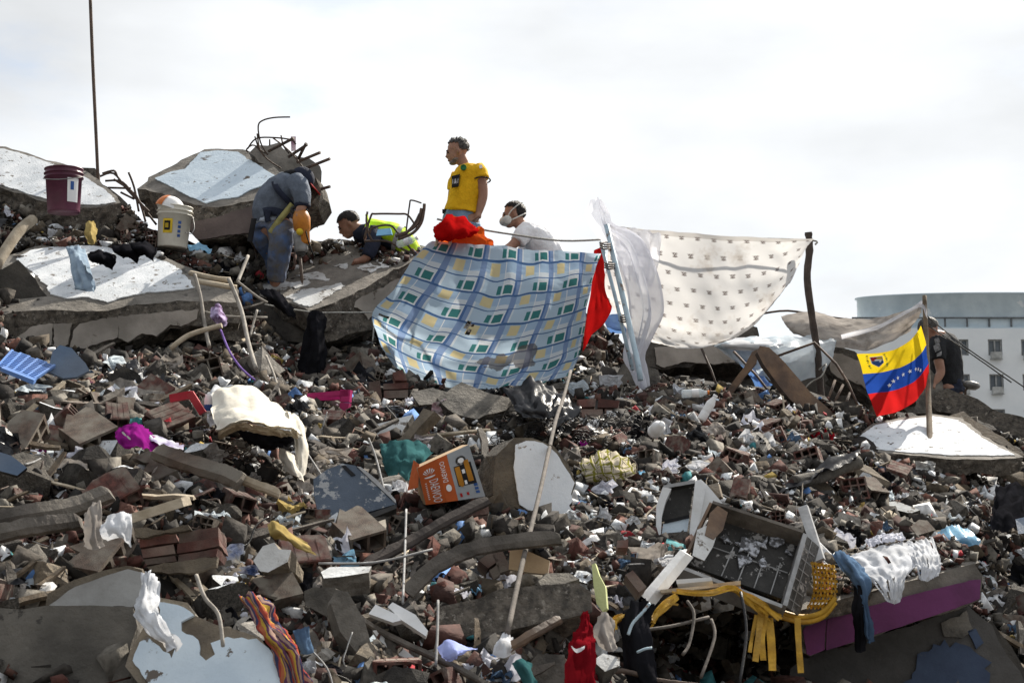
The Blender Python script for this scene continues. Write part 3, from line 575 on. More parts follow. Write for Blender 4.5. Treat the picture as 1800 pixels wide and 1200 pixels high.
# sunlit slab at right
plE = plane(1640, 775, dep(234), (-.05, -.36, .93))
o = slab('floor_slab', [(1480, 782), (1500, 765), (1535, 745), (1580, 734), (1640, 728), (1690, 735), (1730, 765), (1775, 790), (1800, 803), (1740, 808), (1660, 806), (1600, 800), (1540, 795)], plE, .12, (SLABC, SLABE), .02, 25, (0, .2, -1), 'flat floor slab with bright sunlit white top right of the flag pole', 'concrete slab')
coat('plaster', [(1492, 778), (1540, 746), (1580, 738), (1640, 731), (1686, 738), (1724, 767), (1770, 792), (1784, 799), (1690, 800), (1600, 795), (1540, 788)], plE, PLA, o, .012, 26, .006)
plM = plane(1730, 735, dep(203), (-.25, -.85, .45))
slab('concrete_beam', [(1640, 690), (1665, 684), (1720, 700), (1760, 722), (1810, 742), (1880, 770), (1880, 840), (1810, 800), (1780, 782), (1730, 762), (1690, 735), (1650, 722)], plM, .5, (AGG, AGG), .05, 27, None, 'long dark broken beam sloping down to the right edge below the far building', 'concrete beam')
slab('tile_strip', [(1668, 728), (1690, 724), (1740, 754), (1800, 790), (1800, 800), (1775, 792), (1720, 762)], plane(1735, 760, dep(216), (-.2, -.6, .75)), .05, (TAN, TAN), .03, 28, None, 'rough strip of pebbly mortar along the edge of the sunlit slab', 'mortar strip')
# purple beam lower right
plF = plane(1560, 1085, dep(345), (-.10, -.985, .12))
o = slab('floor_beam', [(1395, 1075), (1480, 1052), (1560, 1030), (1650, 1008), (1712, 990), (1728, 1010), (1724, 1052), (1680, 1070), (1600, 1096), (1500, 1128), (1424, 1152), (1408, 1146)], plF, .45, (SLABC, SLABE), .015, 30, None, 'concrete beam painted purple along its face, lower right of the heap', 'concrete beam')
coat('purple_paint', [(1411, 1108), (1420, 1096), (1452, 1088), (1450, 1142), (1424, 1151), (1418, 1148)], plF, PURP, o, .004, 31, .02)
coat('purple_paint', [(1454, 1087), (1504, 1072), (1504, 1126), (1452, 1142)], plF, PURP, o, .003, 32, .02)
coat('purple_paint', [(1506, 1071), (1600, 1046), (1712, 1018), (1724, 1018), (1722, 1052), (1680, 1068), (1600, 1095), (1506, 1126)], plF, PURP, o, .004, 33, .02)
plF2 = (hit(1560, 1034, plF) + Vector((0, .012, .012)), Vector((-.10, -.30, .95)).normalized())
slab('floor_slab', [(1370, 1040), (1400, 1000), (1480, 968), (1560, 950), (1640, 944), (1700, 962), (1722, 988), (1650, 1008), (1560, 1031), (1480, 1052), (1400, 1074)], plF2, .10, (SLABC, SLABE), .012, 34, (0, .5, -1), 'floor slab on the purple beam, strewn with torn white paper and plaster', 'concrete slab')
plG = plane(1600, 1140, dep(352), (-.12, -.80, -.35))
o = slab('floor_slab', [(1390, 1175), (1420, 1150), (1600, 1098), (1700, 1062), (1740, 1100), (1790, 1180), (1820, 1260), (1380, 1260)], plane(1600, 1140, dep(336), (-.05, -.95, .28)), .2, (mat('dark_grey_render', (.10, .095, .09), (.07, .066, .062), 5, bump=.4, var=0), AGG), .015, 35, None, 'leaning grey slab with dark blue tile patches under the purple beam', 'concrete slab')  # face render is a plain dark grey, mottled at random
plG2 = plane(1600, 1140, dep(336), (-.05, -.95, .28))
coat('blue_tiles', [(1560, 1230), (1600, 1180), (1640, 1130), (1660, 1124), (1700, 1130), (1730, 1165), (1745, 1230)], plG2, BTILE, o, .045, 36, .014)
coat('blue_tiles', [(1700, 1108), (1716, 1104), (1730, 1130), (1716, 1140)], plG2, BTILE, o, .01, 37, .014)
coat('concrete_skin', [(1655, 1095), (1700, 1072), (1712, 1108), (1690, 1122), (1660, 1118)], plG2, CONC, o, .012, 38, .014)
slab('concrete_beam', [(1712, 1110), (1740, 1090), (1790, 1160), (1830, 1250), (1780, 1250)], plane(1760, 1160, dep(330), (.1, -.9, .4)), .25, (CONCD, AGG), .02, 39, None, 'dark slanting beam at the bottom right corner', 'concrete beam')
# bottom left block, triangular wall piece, blue white plaster sheet
plH = plane(120, 1130, dep(482), (.04, -.96, .28))
slab('concrete_block', [(-90, 1078), (0, 1068), (120, 1065), (236, 1066), (240, 1100), (232, 1130), (226, 1165), (246, 1240), (-90, 1240)], plH, .45, (mat('cast_concrete', (.15, .138, .12), (.085, .079, .07), 3.2, bump=.8, bscale=18, var=0, chips=(.06, .055, .05), chipamt=.36, chipscale=5), CONC), .012, 40, None, 'big plain concrete block filling the bottom left corner', 'concrete block')
plI = plane(180, 1030, dep(452), (-.05, -.93, .36))
o = slab('wall_slab', [(80, 1062), (84, 1044), (130, 1022), (180, 1002), (225, 990), (255, 1000), (258, 1068), (82, 1068)], plI, .09, (TAN, TAN), .015, 41, None, 'triangular wall piece with pale render standing on the bottom left block', 'wall slab')
coat('render', [(86, 1062), (120, 1038), (170, 1014), (226, 998), (252, 1006), (250, 1066), (100, 1066)], plI, mat('dusty_render', (.33, .33, .32), (.24, .235, .225), 5, bump=.2, var=0, chips=(.15, .13, .11), chipamt=.3), o, .008, 42)
plJ = plane(380, 1140, dep(492), (-.12, -.80, .58))
o = slab('wall_slab', [(225, 1170), (232, 1140), (250, 1100), (275, 1050), (330, 1058), (345, 1080), (420, 1110), (455, 1120), (480, 1150), (520, 1215), (540, 1260), (270, 1260)], plJ, .14, (TAN, AGG), .02, 43, None, 'wall piece with smooth pale blue plaster at the bottom left, under a hanging white cloth', 'wall slab')
coat('plaster', [(232, 1160), (246, 1128), (262, 1118), (285, 1146), (305, 1156), (312, 1128), (300, 1110), (280, 1092), (278, 1052), (300, 1058), (325, 1064), (342, 1082), (322, 1092), (318, 1108), (345, 1125), (352, 1148), (362, 1160), (376, 1150), (370, 1128), (400, 1118), (450, 1122), (470, 1140), (512, 1210), (524, 1255), (280, 1255), (258, 1200)], plJ, PLAB, o, .012, 44)
# bottom centre beam and round white faced lump
plN = plane(900, 1075, dep(420), (.05, -.93, .36))
slab('concrete_beam', [(770, 1066), (800, 1056), (880, 1038), (960, 1026), (1015, 1024), (1042, 1040), (1038, 1068), (1000, 1088), (920, 1102), (840, 1116), (785, 1122), (768, 1100)], plN, .28, (SLABE, SLABE), .02, 45, None, 'long rough concrete beam lying at the bottom centre under the thin diagonal pole', 'concrete beam')
plN2 = plane(900, 1040, dep(424), (.05, -.4, .9))
plO = plane(945, 845, dep(322), (.22, -.93, .28))
o = slab('wall_chunk', [(868, 868), (872, 800), (905, 775), (935, 772), (975, 782), (1000, 815), (1012, 850), (1000, 895), (975, 912), (940, 908), (905, 890), (885, 880)], plO, .22, (TAN, AGG), .02, 46, (-.55, .8, -.1), 'leaning wall chunk with round white plastered face behind the thin diagonal pole', 'wall chunk')
coat('plaster', [(906, 780), (925, 774), (955, 777), (972, 790), (992, 818), (1010, 848), (1004, 868), (1008, 880), (1000, 888), (1010, 902), (975, 908), (950, 910), (938, 900), (912, 886), (908, 850), (903, 820)], plO, mat('clean_white_plaster', (.74, .76, .78), (.64, .67, .70), 4, bump=.2, var=0, chips=(.2, .15, .1), chipamt=.34, chipscale=9), o, .012, 47, .016)
slab('wall_chunk', [(640, 764), (660, 745), (700, 735), (725, 728), (700, 772), (668, 778), (645, 775)], plane(680, 755, dep(272), (-.1, -.7, .7)), .09, (PLAW, AGG), .01, 48, None, 'grey white wall chunk leaning left of the tan brick, above the teal cloth', 'wall chunk')
slab('paving_piece', [(690, 780), (718, 752), (735, 730), (745, 716), (762, 722), (735, 752), (712, 782)], plane(720, 750, dep(276), (-.5, -.8, .4)), .1, (TAN, TAN), .012, 49, None, 'tan brick block standing on end above the teal cloth', 'block')
slab('paving_piece', [(770, 700), (810, 672), (850, 688), (900, 700), (890, 720), (840, 735), (800, 728)], plane(830, 705, dep(252), (.05, -.6, .8)), .16, (CONC, AGG), .02, 50, None, 'flat brown grey slab piece under the lower hem of the plaid sheet', 'slab piece')
slab('paving_piece', [(722, 690), (760, 682), (790, 690), (780, 706), (735, 712)], plane(755, 697, dep(250), (-.1, -.6, .8)), .1, (CONC, AGG), .02, 51, None, 'smaller flat slab piece left of the brown grey one under the plaid sheet', 'slab piece')
slab('rock', [(1080, 670), (1095, 642), (1130, 636), (1156, 650), (1160, 676), (1130, 684), (1090, 682)], plane(1120, 662, dep(208), (0, -.85, .5)), .3, (CONC, CONC), .04, 52, None, 'rounded grey boulder at the foot of the pale blue tent pole', 'rock')
slab('rock', [(1040, 666), (1060, 640), (1082, 648), (1092, 668), (1070, 676)], plane(1065, 660, dep(206), (0, -.85, .5)), .2, (CONCD, CONCD), .03, 53, None, 'dark boulder left of the tent pole foot', 'rock')
slab('concrete_block', [(1415, 855), (1440, 835), (1470, 862), (1505, 905), (1500, 925), (1462, 922), (1438, 885)], plane(1460, 880, dep(278), (-.2, -.85, .5)), .2, (TAN, CONC), .015, 54, None, 'angular tan and grey block right of the big charred tray', 'concrete block')
slab('concrete_block', [(1580, 880), (1620, 858), (1655, 866), (1662, 900), (1640, 925), (1590, 920)], plane(1620, 892, dep(256), (-.1, -.85, .5)), .2, (CONC, AGG), .03, 55, None, 'rounded brown concrete lump above the blue plastic bag', 'concrete block')
slab('concrete_block', [(1528, 905), (1545, 895), (1600, 908), (1618, 925), (1612, 940), (1570, 944), (1535, 930)], plane(1570, 920, dep(276), (-.1, -.8, .55)), .14, (CONC, AGG), .02, 56, None, 'flat grey block with broken brick end above the torn white paper', 'concrete block')
slab('plaster_piece', [(1555, 882), (1575, 880), (1618, 896), (1600, 902), (1570, 894)], plane(1585, 890, dep(276), (-.1, -.5, .85)), .03, (PLAW, AGG), .006, 57, None, 'thin white plaster flake on the flat grey block', 'plaster piece')
slab('concrete_block', [(1320, 820), (1345, 800), (1385, 808), (1398, 826), (1360, 836), (1330, 832)], plane(1360, 818, dep(262), (0, -.7, .7)), .16, (CONC, CONC), .03, 58, None, 'smooth boulder in the gravel right of the white appliance', 'rock')
slab('concrete_block', [(582, 1060), (590, 1034), (612, 1040), (640, 1090), (655, 1140), (630, 1150), (598, 1110)], plane(615, 1090, dep(455), (.3, -.9, .3)), .15, (CONC, CONC), .012, 59, None, 'long grey block standing on end left of the broken white trays, bottom', 'concrete block')
slab('concrete_block', [(535, 1040), (550, 1032), (585, 1036), (592, 1050), (588, 1090), (560, 1080), (540, 1060)], plane(565, 1060, dep(440), (-.2, -.9, .3)), .12, (CONC, AGG), .015, 60, None, 'squarish grey block with a white edge, left of the standing block', 'concrete block')
slab('wall_chunk', [(565, 1005), (580, 996), (655, 995), (648, 1005), (600, 1012), (568, 1016)], plane(610, 1004, dep(425), (0, -.5, .87)), .10, (PLAW, CONC), .008, 61, None, 'low wall piece with lilac white top at lower left of centre', 'wall chunk')
slab('wall_chunk', [(445, 985), (462, 960), (482, 953), (490, 965), (512, 966), (505, 985), (470, 1008), (455, 1005)], plane(480, 985, dep(425), (-.25, -.85, .45)), .18, (PLAW, TAN), .01, 62, None, 'hollow brick piece with white plaster face left of the bottom centre', 'wall chunk')
slab('rock', [(945, 1020), (960, 1008), (1000, 1006), (1020, 1018), (985, 1030), (950, 1030)], plane(980, 1018, dep(400), (0, -.5, .87)), .1, (CONC, CONC), .015, 63, None, 'flat grey stone on the far edge of the bottom centre beam', 'rock')
slab('concrete_block', [(930, 1165), (945, 1150), (990, 1150), (995, 1215), (940, 1215)], plane(960, 1180, dep(440), (0, -.9, .4)), .15, (CONC, CONC), .015, 64, None, 'pale grey block at the bottom edge left of the red jersey', 'concrete block')
slab('concrete_block', [(1042, 1160), (1060, 1148), (1085, 1155), (1090, 1170), (1062, 1180)], plane(1066, 1164, dep(425), (.1, -.6, .8)), .1, (PLAW, CONC), .012, 65, None, 'small light grey slab piece right of the red jersey', 'concrete block')
# wall masonry lumps of clay bricks, bottom left: bricks are parts
def masonry(label, bricks, pl, thick, m=CLAY):
    p = pl[0]; root = empty('wall_fragment', p, label, 'wall fragment')
    for k, poly in enumerate(bricks): slab('brick', poly, pl, thick, (m, m), .006, 70 + k, parent=root, rough=.006)
    return root
r = masonry('wall fragment of red grooved clay bricks above the triangular render piece, bottom left', [[(244, 942), (308, 938), (312, 952), (246, 962)], [(248, 964), (306, 956), (308, 972), (252, 980)], [(252, 982), (308, 976), (310, 986), (258, 992)], [(314, 938), (382, 926), (384, 942), (316, 954)], [(312, 956), (384, 944), (386, 960), (312, 972)], [(314, 975), (384, 963), (380, 976), (314, 988)]], plane(310, 960, dep(425), (-.1, -.94, .3)), .14)
coat('mortar_bed', [(236, 930), (300, 930), (330, 922), (336, 930), (300, 938), (240, 942)], plane(310, 960, dep(425), (-.1, -.94, .3)), TAN, r, .01, 76, .03)
coat('mortar_bed', [(258, 996), (320, 988), (382, 978), (380, 996), (330, 1006), (262, 1004)], plane(310, 960, dep(425), (-.1, -.94, .3)), TAN, r, .01, 77, .03)
masonry('stack of reddish clay bricks below the left corner of the plaid sheet', [[(648, 672), (668, 668), (672, 700), (650, 704)], [(674, 674), (718, 672), (718, 682), (674, 684)], [(675, 687), (718, 685), (717, 698), (675, 700)], [(690, 655), (708, 648), (716, 668), (694, 668)]], plane(685, 680, dep(240), (.1, -.93, .3)), .12, CLAY)
masonry('low wall fragment of clay bricks at the foot of the black plastic bag', [[(1015, 702), (1048, 700), (1046, 714), (1018, 716)], [(1052, 700), (1088, 704), (1086, 716), (1050, 716)], [(1020, 719), (1060, 719), (1060, 734), (1024, 734)], [(1063, 719), (1092, 720), (1090, 732), (1064, 734)]], plane(1052, 716, dep(242), (0, -.9, .42)), .12, CLAY)
masonry('pile of red clay bricks under the printed cardboard box', [[(752, 916), (790, 918), (790, 926), (752, 924)], [(745, 930), (788, 932), (790, 946), (746, 944)], [(818, 892), (858, 884), (860, 902), (820, 908)], [(812, 911), (858, 905), (856, 918), (812, 924)]], plane(800, 910, dep(335), (-.05, -.9, .42)), .12, CLAY)
masonry('red brick corner standing below the diagonal pole at the bottom centre', [[(842, 985), (862, 970), (876, 984), (858, 998)], [(864, 968), (884, 965), (898, 1000), (880, 1006)], [(860, 1002), (876, 990), (880, 1010), (868, 1018)]], plane(868, 990, dep(385), (.1, -.9, .42)), .12, CLAY)
masonry('two grooved red bricks right of the pale lime tube', [[(1099, 1010), (1112, 1002), (1136, 1030), (1124, 1040)], [(1085, 950), (1104, 948), (1104, 962), (1086, 962)]], plane(1115, 1005, dep(388), (.1, -.85, .5)), .08, CLAY)
# ------------------------------------------------------------------ people
class Fig:
    """joints are traced in pixels around (px0, py0) and turned into metres at the person's own distance; y is depth"""
    def __init__(s, px0, py0, d, label):
        s.o = P(px0, py0, d); s.px0, s.py0, s.k = px0, py0, d / F; s.root = empty('person', s.o, label, 'person')
    def q(s, px, py, dy=0): return Vector(((px - s.px0) * s.k, dy, (s.py0 - py) * s.k))
    def ell(s, b, p, r, rot=0, n=16):
        c = s.q(*p); M = Matrix.Rotation(rot, 3, 'Y'); vs = []; fs = []; h = n // 2
        prof = [(math.sin(math.pi * i / h), math.cos(math.pi * i / h)) for i in range(1, h)]
        vs = [c + M @ Vector((0, 0, r[2]))]
        for a, z in prof:
            for k in range(n): t = 2 * math.pi * k / n; vs.append(c + M @ Vector((a * math.cos(t) * r[0], a * math.sin(t) * r[1], z * r[2])))
        vs.append(c - M @ Vector((0, 0, r[2])))
        for k in range(n): fs.append((0, 1 + k, 1 + (k + 1) % n)); fs.append((len(vs) - 1, 1 + (h - 2) * n + (k + 1) % n, 1 + (h - 2) * n + k))
        for i in range(h - 2):
            for k in range(n): k2 = (k + 1) % n; fs.append((1 + i * n + k, 1 + (i + 1) * n + k, 1 + (i + 1) * n + k2, 1 + i * n + k2))
        b.add(vs, fs); return b
    def limb(s, b, pts, n=14, sub=4, round_=True):
        """pts: (px, py, dy, r_inplane, r_depth)"""
        ps = cr([s.q(*p[:3]) for p in pts], sub); rs = cr([Vector((p[3], p[4] if len(p) > 4 else p[3], 0)) for p in pts], sub)
        vs = []; fs = []
        for i, p in enumerate(ps):
            t = (ps[min(i + 1, len(ps) - 1)] - ps[max(i - 1, 0)]).normalized()
            a = t.cross(Vector((0, 1, 0)))
            a = a.normalized() if a.length > .3 else Vector((1, 0, 0)); c = t.cross(a).normalized()
            for k in range(n): q = 2 * math.pi * k / n; vs.append(p + a * math.cos(q) * max(rs[i].x, .004) + c * math.sin(q) * max(rs[i].y, .004))
        for i in range(len(ps) - 1):
            for k in range(n): k2 = (k + 1) % n; fs.append((i * n + k, i * n + k2, (i + 1) * n + k2, (i + 1) * n + k))
        m = len(ps) - 1; fs += [tuple(reversed(range(n))), tuple(m * n + k for k in range(n))]
        b.add(vs, fs)
        if round_:
            for e in (pts[0], pts[-1]): r = min(e[3], e[4] if len(e) > 4 else e[3]); s.ell(b, e[:3], (r, r, r), 0, 10)
        return b
    def hand(s, b, wrist, tip, curl, dy=0, scale=1, side=1):
        """palm and five separate bent fingers; wrist, tip in pixels; curl = pixels the finger tips bend sideways"""
        w_, t_ = s.q(*wrist, dy), s.q(*tip, dy); ax = (t_ - w_).normalized(); L_ = (t_ - w_).length
        sd = Vector((0, 1, 0)); cu = ax.cross(sd) * curl
        b.tube([w_, w_ + ax * L_ * .25, w_ + ax * L_ * .5], [.028, .036, .034], 8)
        for k, ln in enumerate((.46, .54, .5, .4)):
            o = w_ + ax * L_ * .46 + sd * (k - 1.5) * .021; p1 = o + ax * L_ * ln * .45 + cu * .012; p2 = o + ax * L_ * ln * .8 + cu * .035
            b.tube([o - ax * .02, o, p1, p2], [.011, .0105, .0095, .0075], 6)
        o = w_ + ax * L_ * .2 - sd * side * .03; b.tube([o, o - sd * side * .018 + ax * L_ * .2, o - sd * side * .012 + ax * L_ * .42 + cu * .02], [.0125, .011, .009], 6)
    def skin(s, b, name, m, voxel=.012, sm=3, wr=0, wf=12, seed=0, parent=None, label=None):
        me = remesh(b, max(voxel, .0125) if name not in ('body', 'mask', 'beard') else voxel, sm, wr, wf, seed); me.name = name; me.materials.append(m); o = bpy.data.objects.new(name, me); COL.objects.link(o); o.parent = parent or s.root
        if label: o['label'] = label
        return o
    def head(s, b, c, facing, tilt=0, r=.098):
        """cranium, jaw, brow, nose, lips, ear; facing -1 looks left, in-plane; tilt turns it in the picture plane"""
        def pt(x, y, z):
            v = Matrix.Rotation(tilt, 3, 'Y') @ Vector((x * facing, y, z)); return c[0] + v.x / s.k, c[1] - v.z / s.k, (c[2] if len(c) > 2 else 0) + v.y
        s.ell(b, pt(-.012, 0, .028), (r, .076, .092), tilt); s.ell(b, pt(.03, 0, -.03), (.068, .062, .085), tilt); s.ell(b, pt(.052, 0, -.092), (.04, .042, .032), tilt)
        s.ell(b, pt(.082, 0, .015), (.018, .05, .014), tilt); s.ell(b, pt(.104, 0, -.028), (.02, .016, .017), tilt); s.ell(b, pt(.096, 0, -.005), (.012, .012, .03), tilt)
        s.ell(b, pt(.092, 0, -.066), (.014, .026, .008), tilt); s.ell(b, pt(.089, 0, -.078), (.014, .024, .008), tilt)
        s.ell(b, pt(-.012, -.075, -.018), (.02, .012, .034), tilt); s.ell(b, pt(-.012, .075, -.018), (.02, .012, .034), tilt)
        return pt
    def hair(s, c, facing, tilt, m, cover, r=.106, seed=1, spike=.013, name='hair'):
        """cap over the cranium kept where cover(v) holds (v in head axes, x = forward)"""
        R = Matrix.Rotation(tilt, 3, 'Y'); cc = s.q(*c); vs = []; fs = []; n, h = 40, 22; keep = []
        for i in range(h + 1):
            for k in range(n):
                a = math.pi * i / h; t = 2 * math.pi * k / n; v = Vector((math.sin(a) * math.cos(t), math.sin(a) * math.sin(t), math.cos(a)))
                keep.append(cover(v)); j = 1 + spike * 9 * noise.noise(v * 9 + Vector((seed, 0, 0))) + spike * 5 * noise.noise(v * 23)
                p = Vector((v.x * (r + .002) - .012, v.y * .083, v.z * .101 + .026)) * j; vs.append(cc + R @ Vector((p.x * facing, p.y, p.z)))
        for i in range(h):
            for k in range(n):
                q = (i * n + k, i * n + (k + 1) % n, (i + 1) * n + (k + 1) % n, (i + 1) * n + k)
                if sum(keep[x] for x in q) >= 2: fs.append(q)
        b = MB().add(vs, fs, 0, True); me = b.mesh(name, m); o = bpy.data.objects.new(name, me); COL.objects.link(o); o.parent = s.root; return o
    def small(s, b, name, m, parent=None, label=None):
        me = b.mesh(name, m); o = bpy.data.objects.new(name, me); COL.objects.link(o); o.parent = parent or s.root
        if label: o['label'] = label
        return o
def face_bits(f, pt, tilt):
    for y in (-.036, .036):
        b = MB(); f.ell(b, pt(.088, y, -.004), (.009, .013, .0065), tilt, 10); f.small(b, 'eye', INKB)
        b = MB(); f.ell(b, pt(.092, y, .016), (.010, .022, .005), tilt, 10); f.small(b, 'eyebrow', HAIR)
    b = MB(); f.ell(b, pt(.098, 0, -.072), (.010, .024, .003), tilt, 10); f.small(b, 'mouth', mat('lips', (.16, .06, .05), None, 8, bump=0, var=0) if 'lips' not in MATS else MATS['lips'])
def person_yellow():
    f = Fig(815, 560, dep(190), 'person in a yellow football shirt and blue jeans standing upright on the crest looking down'); b = MB(); TL = .42
    H = (802, 258, 0); pt = f.head(b, H, -1, -TL * .55)
    f.limb(b, [(808, 268, 0, .055), (815, 283, .0, .056), (822, 298, .01, .06)])
    f.limb(b, [(822, 296, 0, .08, .12), (820, 320, 0, .13, .105), (816, 350, 0, .125, .10), (812, 375, 0, .13, .095), (810, 390, 0, .12, .09)])
    f.limb(b, [(840, 300, -.06, .062), (847, 322, -.08, .052), (849, 343, -.09, .045), (845, 362, -.10, .040), (841, 377, -.11, .029)], 12)
    f.hand(b, (841, 375), (838, 394), -1.3, -.11)
    f.limb(b, [(800, 302, .10, .06), (795, 325, .12, .05), (793, 345, .10, .044), (797, 362, .04, .036), (800, 374, 0, .028)], 12); f.hand(b, (800, 373), (805, 388), -1, 0)
    for dx, dy in ((-14, .05), (16, -.04)): f.limb(b, [(810 + dx, 385, dy, .085), (811 + dx, 430, dy, .07), (811 + dx, 475, dy, .055), (812 + dx, 520, dy, .05), (812 + dx, 552, dy, .04)], 12); f.ell(b, (806 + dx, 556, dy - .05), (.06, .12, .035))
    f.skin(b, 'body', SKIN, .012, 2); face_bits(f, pt, -TL * .55)
    f.hair(H, -1, -TL * .55, HAIRG, lambda v: v.z > .42 + .5 * max(0, v.x) or (v.x < -.25 and v.z > -.35), .108, 3, .02)
    b = MB(); f.ell(b, pt(.058, 0, -.098), (.042, .042, .026), -TL * .5); f.ell(b, pt(.03, 0, -.08), (.05, .057, .03), -TL * .5); f.skin(b, 'beard', BEARD, .006, 1)
    b = MB()
    f.limb(b, [(819, 288, .01, .095, .11), (821, 302, 0, .158, .15), (820, 325, 0, .165, .145), (815, 350, 0, .165, .14), (812, 371, 0, .182, .15)], 20, 5, False)
    f.limb(b, [(836, 293, -.03, .085, .085), (843, 302, -.06, .082), (847, 314, -.085, .075)], 14, 4, False); f.limb(b, [(806, 298, .07, .08), (799, 312, .11, .076), (797, 324, .12, .07)], 14, 4, False)
    sh = f.skin(b, 'shirt', YSH, .009, 3, .011, 9, 2)
    cb = MB(); cb.tube(cr([f.q(811, 291, -.09), f.q(815, 296, -.135), f.q(824, 287, -.10), f.q(829, 282, -.02)], 4), .008, 6); f.small(cb, 'collar', YELL, sh)
    cb = MB(); cb.tube(cr([f.q(847 + 15 * math.cos(a), 315 + 2 * math.sin(a), -.085 + .079 * math.sin(a)) for a in [i * .6283 for i in range(11)]], 2), .007, 6); f.small(cb, 'cuff', INKB, sh)
    # chest print and badges, curved a little with the chest
    def patch(poly, dy, m, nm): z = MB().add([f.q(x, y, dy) for x, y in poly] + [f.q(x, y, dy + .03) for x, y in poly], [(0, 1, 2, 3), (7, 6, 5, 4), (0, 4, 5, 1), (1, 5, 6, 2), (2, 6, 7, 3), (3, 7, 4, 0)]); return f.small(z, nm, m, sh)
    Z = -.160
    patch([(793.5, 311), (808, 307.5), (806, 329), (794, 331)], Z, INKB, 'chest_print')
    z = MB(); qd = [f.q(794.5, 313.5, Z - .003), f.q(807, 311, Z - .003), f.q(805.5, 327, Z - .003), f.q(794.8, 328.5, Z - .003)]
    for p in text_polys('1&1', 0, (.08, .25, .92, .8)): z.add([quadpt(qd, u, v) for u, v in p], [tuple(range(len(p)))])
    f.small(z, 'lettering', INKW, sh)
    z = MB().lathe([(.0, 0), (.028, 0), (.028, .02), (.022, .021), (.022, .019), (0, .019)], 16, Matrix.Translation(f.q(814.5, 295.5, -.150)) @ Matrix.Rotation(math.pi / 2, 4, 'X')); f.small(z, 'badge', INKG, sh)
    patch([(842, 291.5), (847, 289.5), (848, 296), (843, 297)], -.150, INKW, 'sleeve_badge')
    b = MB(); f.limb(b, [(812, 364, 0, .155, .125), (810, 385, 0, .175, .135), (811, 408, 0, .16, .135)], 20, 4, False)
    for dx, dy in ((-16, .05), (17, -.05)): f.limb(b, [(810 + dx, 392, dy, .095, .11), (811 + dx, 430, dy, .085, .095), (812 + dx, 475, dy, .07, .075), (812 + dx, 548, dy, .065, .07)], 14, 4, False)
    je = f.skin(b, 'jeans', JEAN, .011, 2, .010, 10, 7)
    cb = MB(); cb.box(f.q(780.5, 369, -.03), (.04, .06, .03)); f.small(cb, 'bottle_top', INKB, je)
person_yellow()
def person_white():
    f = Fig(940, 520, dep(190), 'person in a white t-shirt and white respirator mask crouching behind the plaid sheet'); b = MB(); T = -.12
    H = (903, 374, 0); pt = f.head(b, H, -1, T)
    f.limb(b, [(908, 382, 0, .058), (920, 398, .02, .065), (932, 412, .03, .08)])
    f.limb(b, [(932, 410, 0, .10, .16), (950, 425, 0, .13, .16), (966, 450, 0, .12, .13), (975, 470, 0, .10, .12)])
    f.limb(b, [(922, 412, -.15, .06), (908, 430, -.20, .05), (898, 440, -.22, .044), (888, 448, -.26, .04), (878, 454, -.3, .03)], 12); f.hand(b, (878, 454), (862, 462), 1, -.3)
    f.limb(b, [(935, 408, .16, .06), (922, 430, .2, .05), (912, 450, .15, .042), (900, 462, .08, .03)], 12); f.hand(b, (900, 462), (888, 470), 1, .08)
    for dy in (-.12, .12): f.limb(b, [(972, 472, dy, .095), (940, 480, dy * 1.3, .08), (915, 486, dy * 1.3, .06), (935, 505, dy, .055), (945, 515, dy, .045)], 12)
    f.skin(b, 'body', SKIN, .012, 2); face_bits(f, pt, T)
    f.hair(H, -1, T, HAIR, lambda v: v.z > .35 + .35 * max(0, v.x) or (v.x < -.2 and v.z > -.55), .107, 8, .008)
    b = MB(); f.ell(b, pt(.095, 0, -.055), (.048, .05, .045), T); f.ell(b, pt(.07, 0, -.06), (.05, .064, .05), T); mk = f.skin(b, 'mask', MASKW, .006, 2)
    z = MB().lathe([(0, .05), (.036, .05), (.04, .042), (.04, 0), (0, 0)], 18, Matrix.Translation(f.q(*pt(.068, -.055, -.062))) @ Matrix.Rotation(math.pi / 2, 4, 'X')); f.small(z, 'filter', MASKW, mk)
    z = MB(); z.tube(cr([f.q(*pt(.06, -.07, -.03)), f.q(*pt(.02, -.085, .02)), f.q(*pt(-.05, -.075, .07)), f.q(*pt(-.1, -.03, .10))], 4), .006, 5); z.tube(cr([f.q(*pt(.05, -.07, -.07)), f.q(*pt(-.02, -.085, -.05)), f.q(*pt(-.09, -.055, -.02)), f.q(*pt(-.115, 0, .0))], 4), .006, 5); f.small(z, 'straps', MASKW, mk)
    b = MB()
    f.limb(b, [(926, 402, .01, .095, .12), (938, 412, 0, .14, .18), (952, 430, 0, .155, .185), (966, 452, 0, .16, .175), (976, 478, 0, .155, .17)], 20, 5, False)
    f.limb(b, [(930, 405, -.12, .085), (918, 418, -.17, .08), (909, 432, -.20, .074)], 14, 4, False); f.limb(b, [(938, 405, .13, .085), (928, 420, .17, .08), (922, 434, .2, .072)], 14, 4, False)
    f.skin(b, 'tshirt', WSH, .010, 3, .011, 8, 4)
    b = MB()
    for dy in (-.12, .12): f.limb(b, [(975, 468, dy, .11), (942, 480, dy * 1.3, .095), (912, 487, dy * 1.3, .078), (935, 508, dy, .07)], 12, 4, False)
    f.skin(b, 'trousers', NAVY, .011, 2, .008)
person_white()
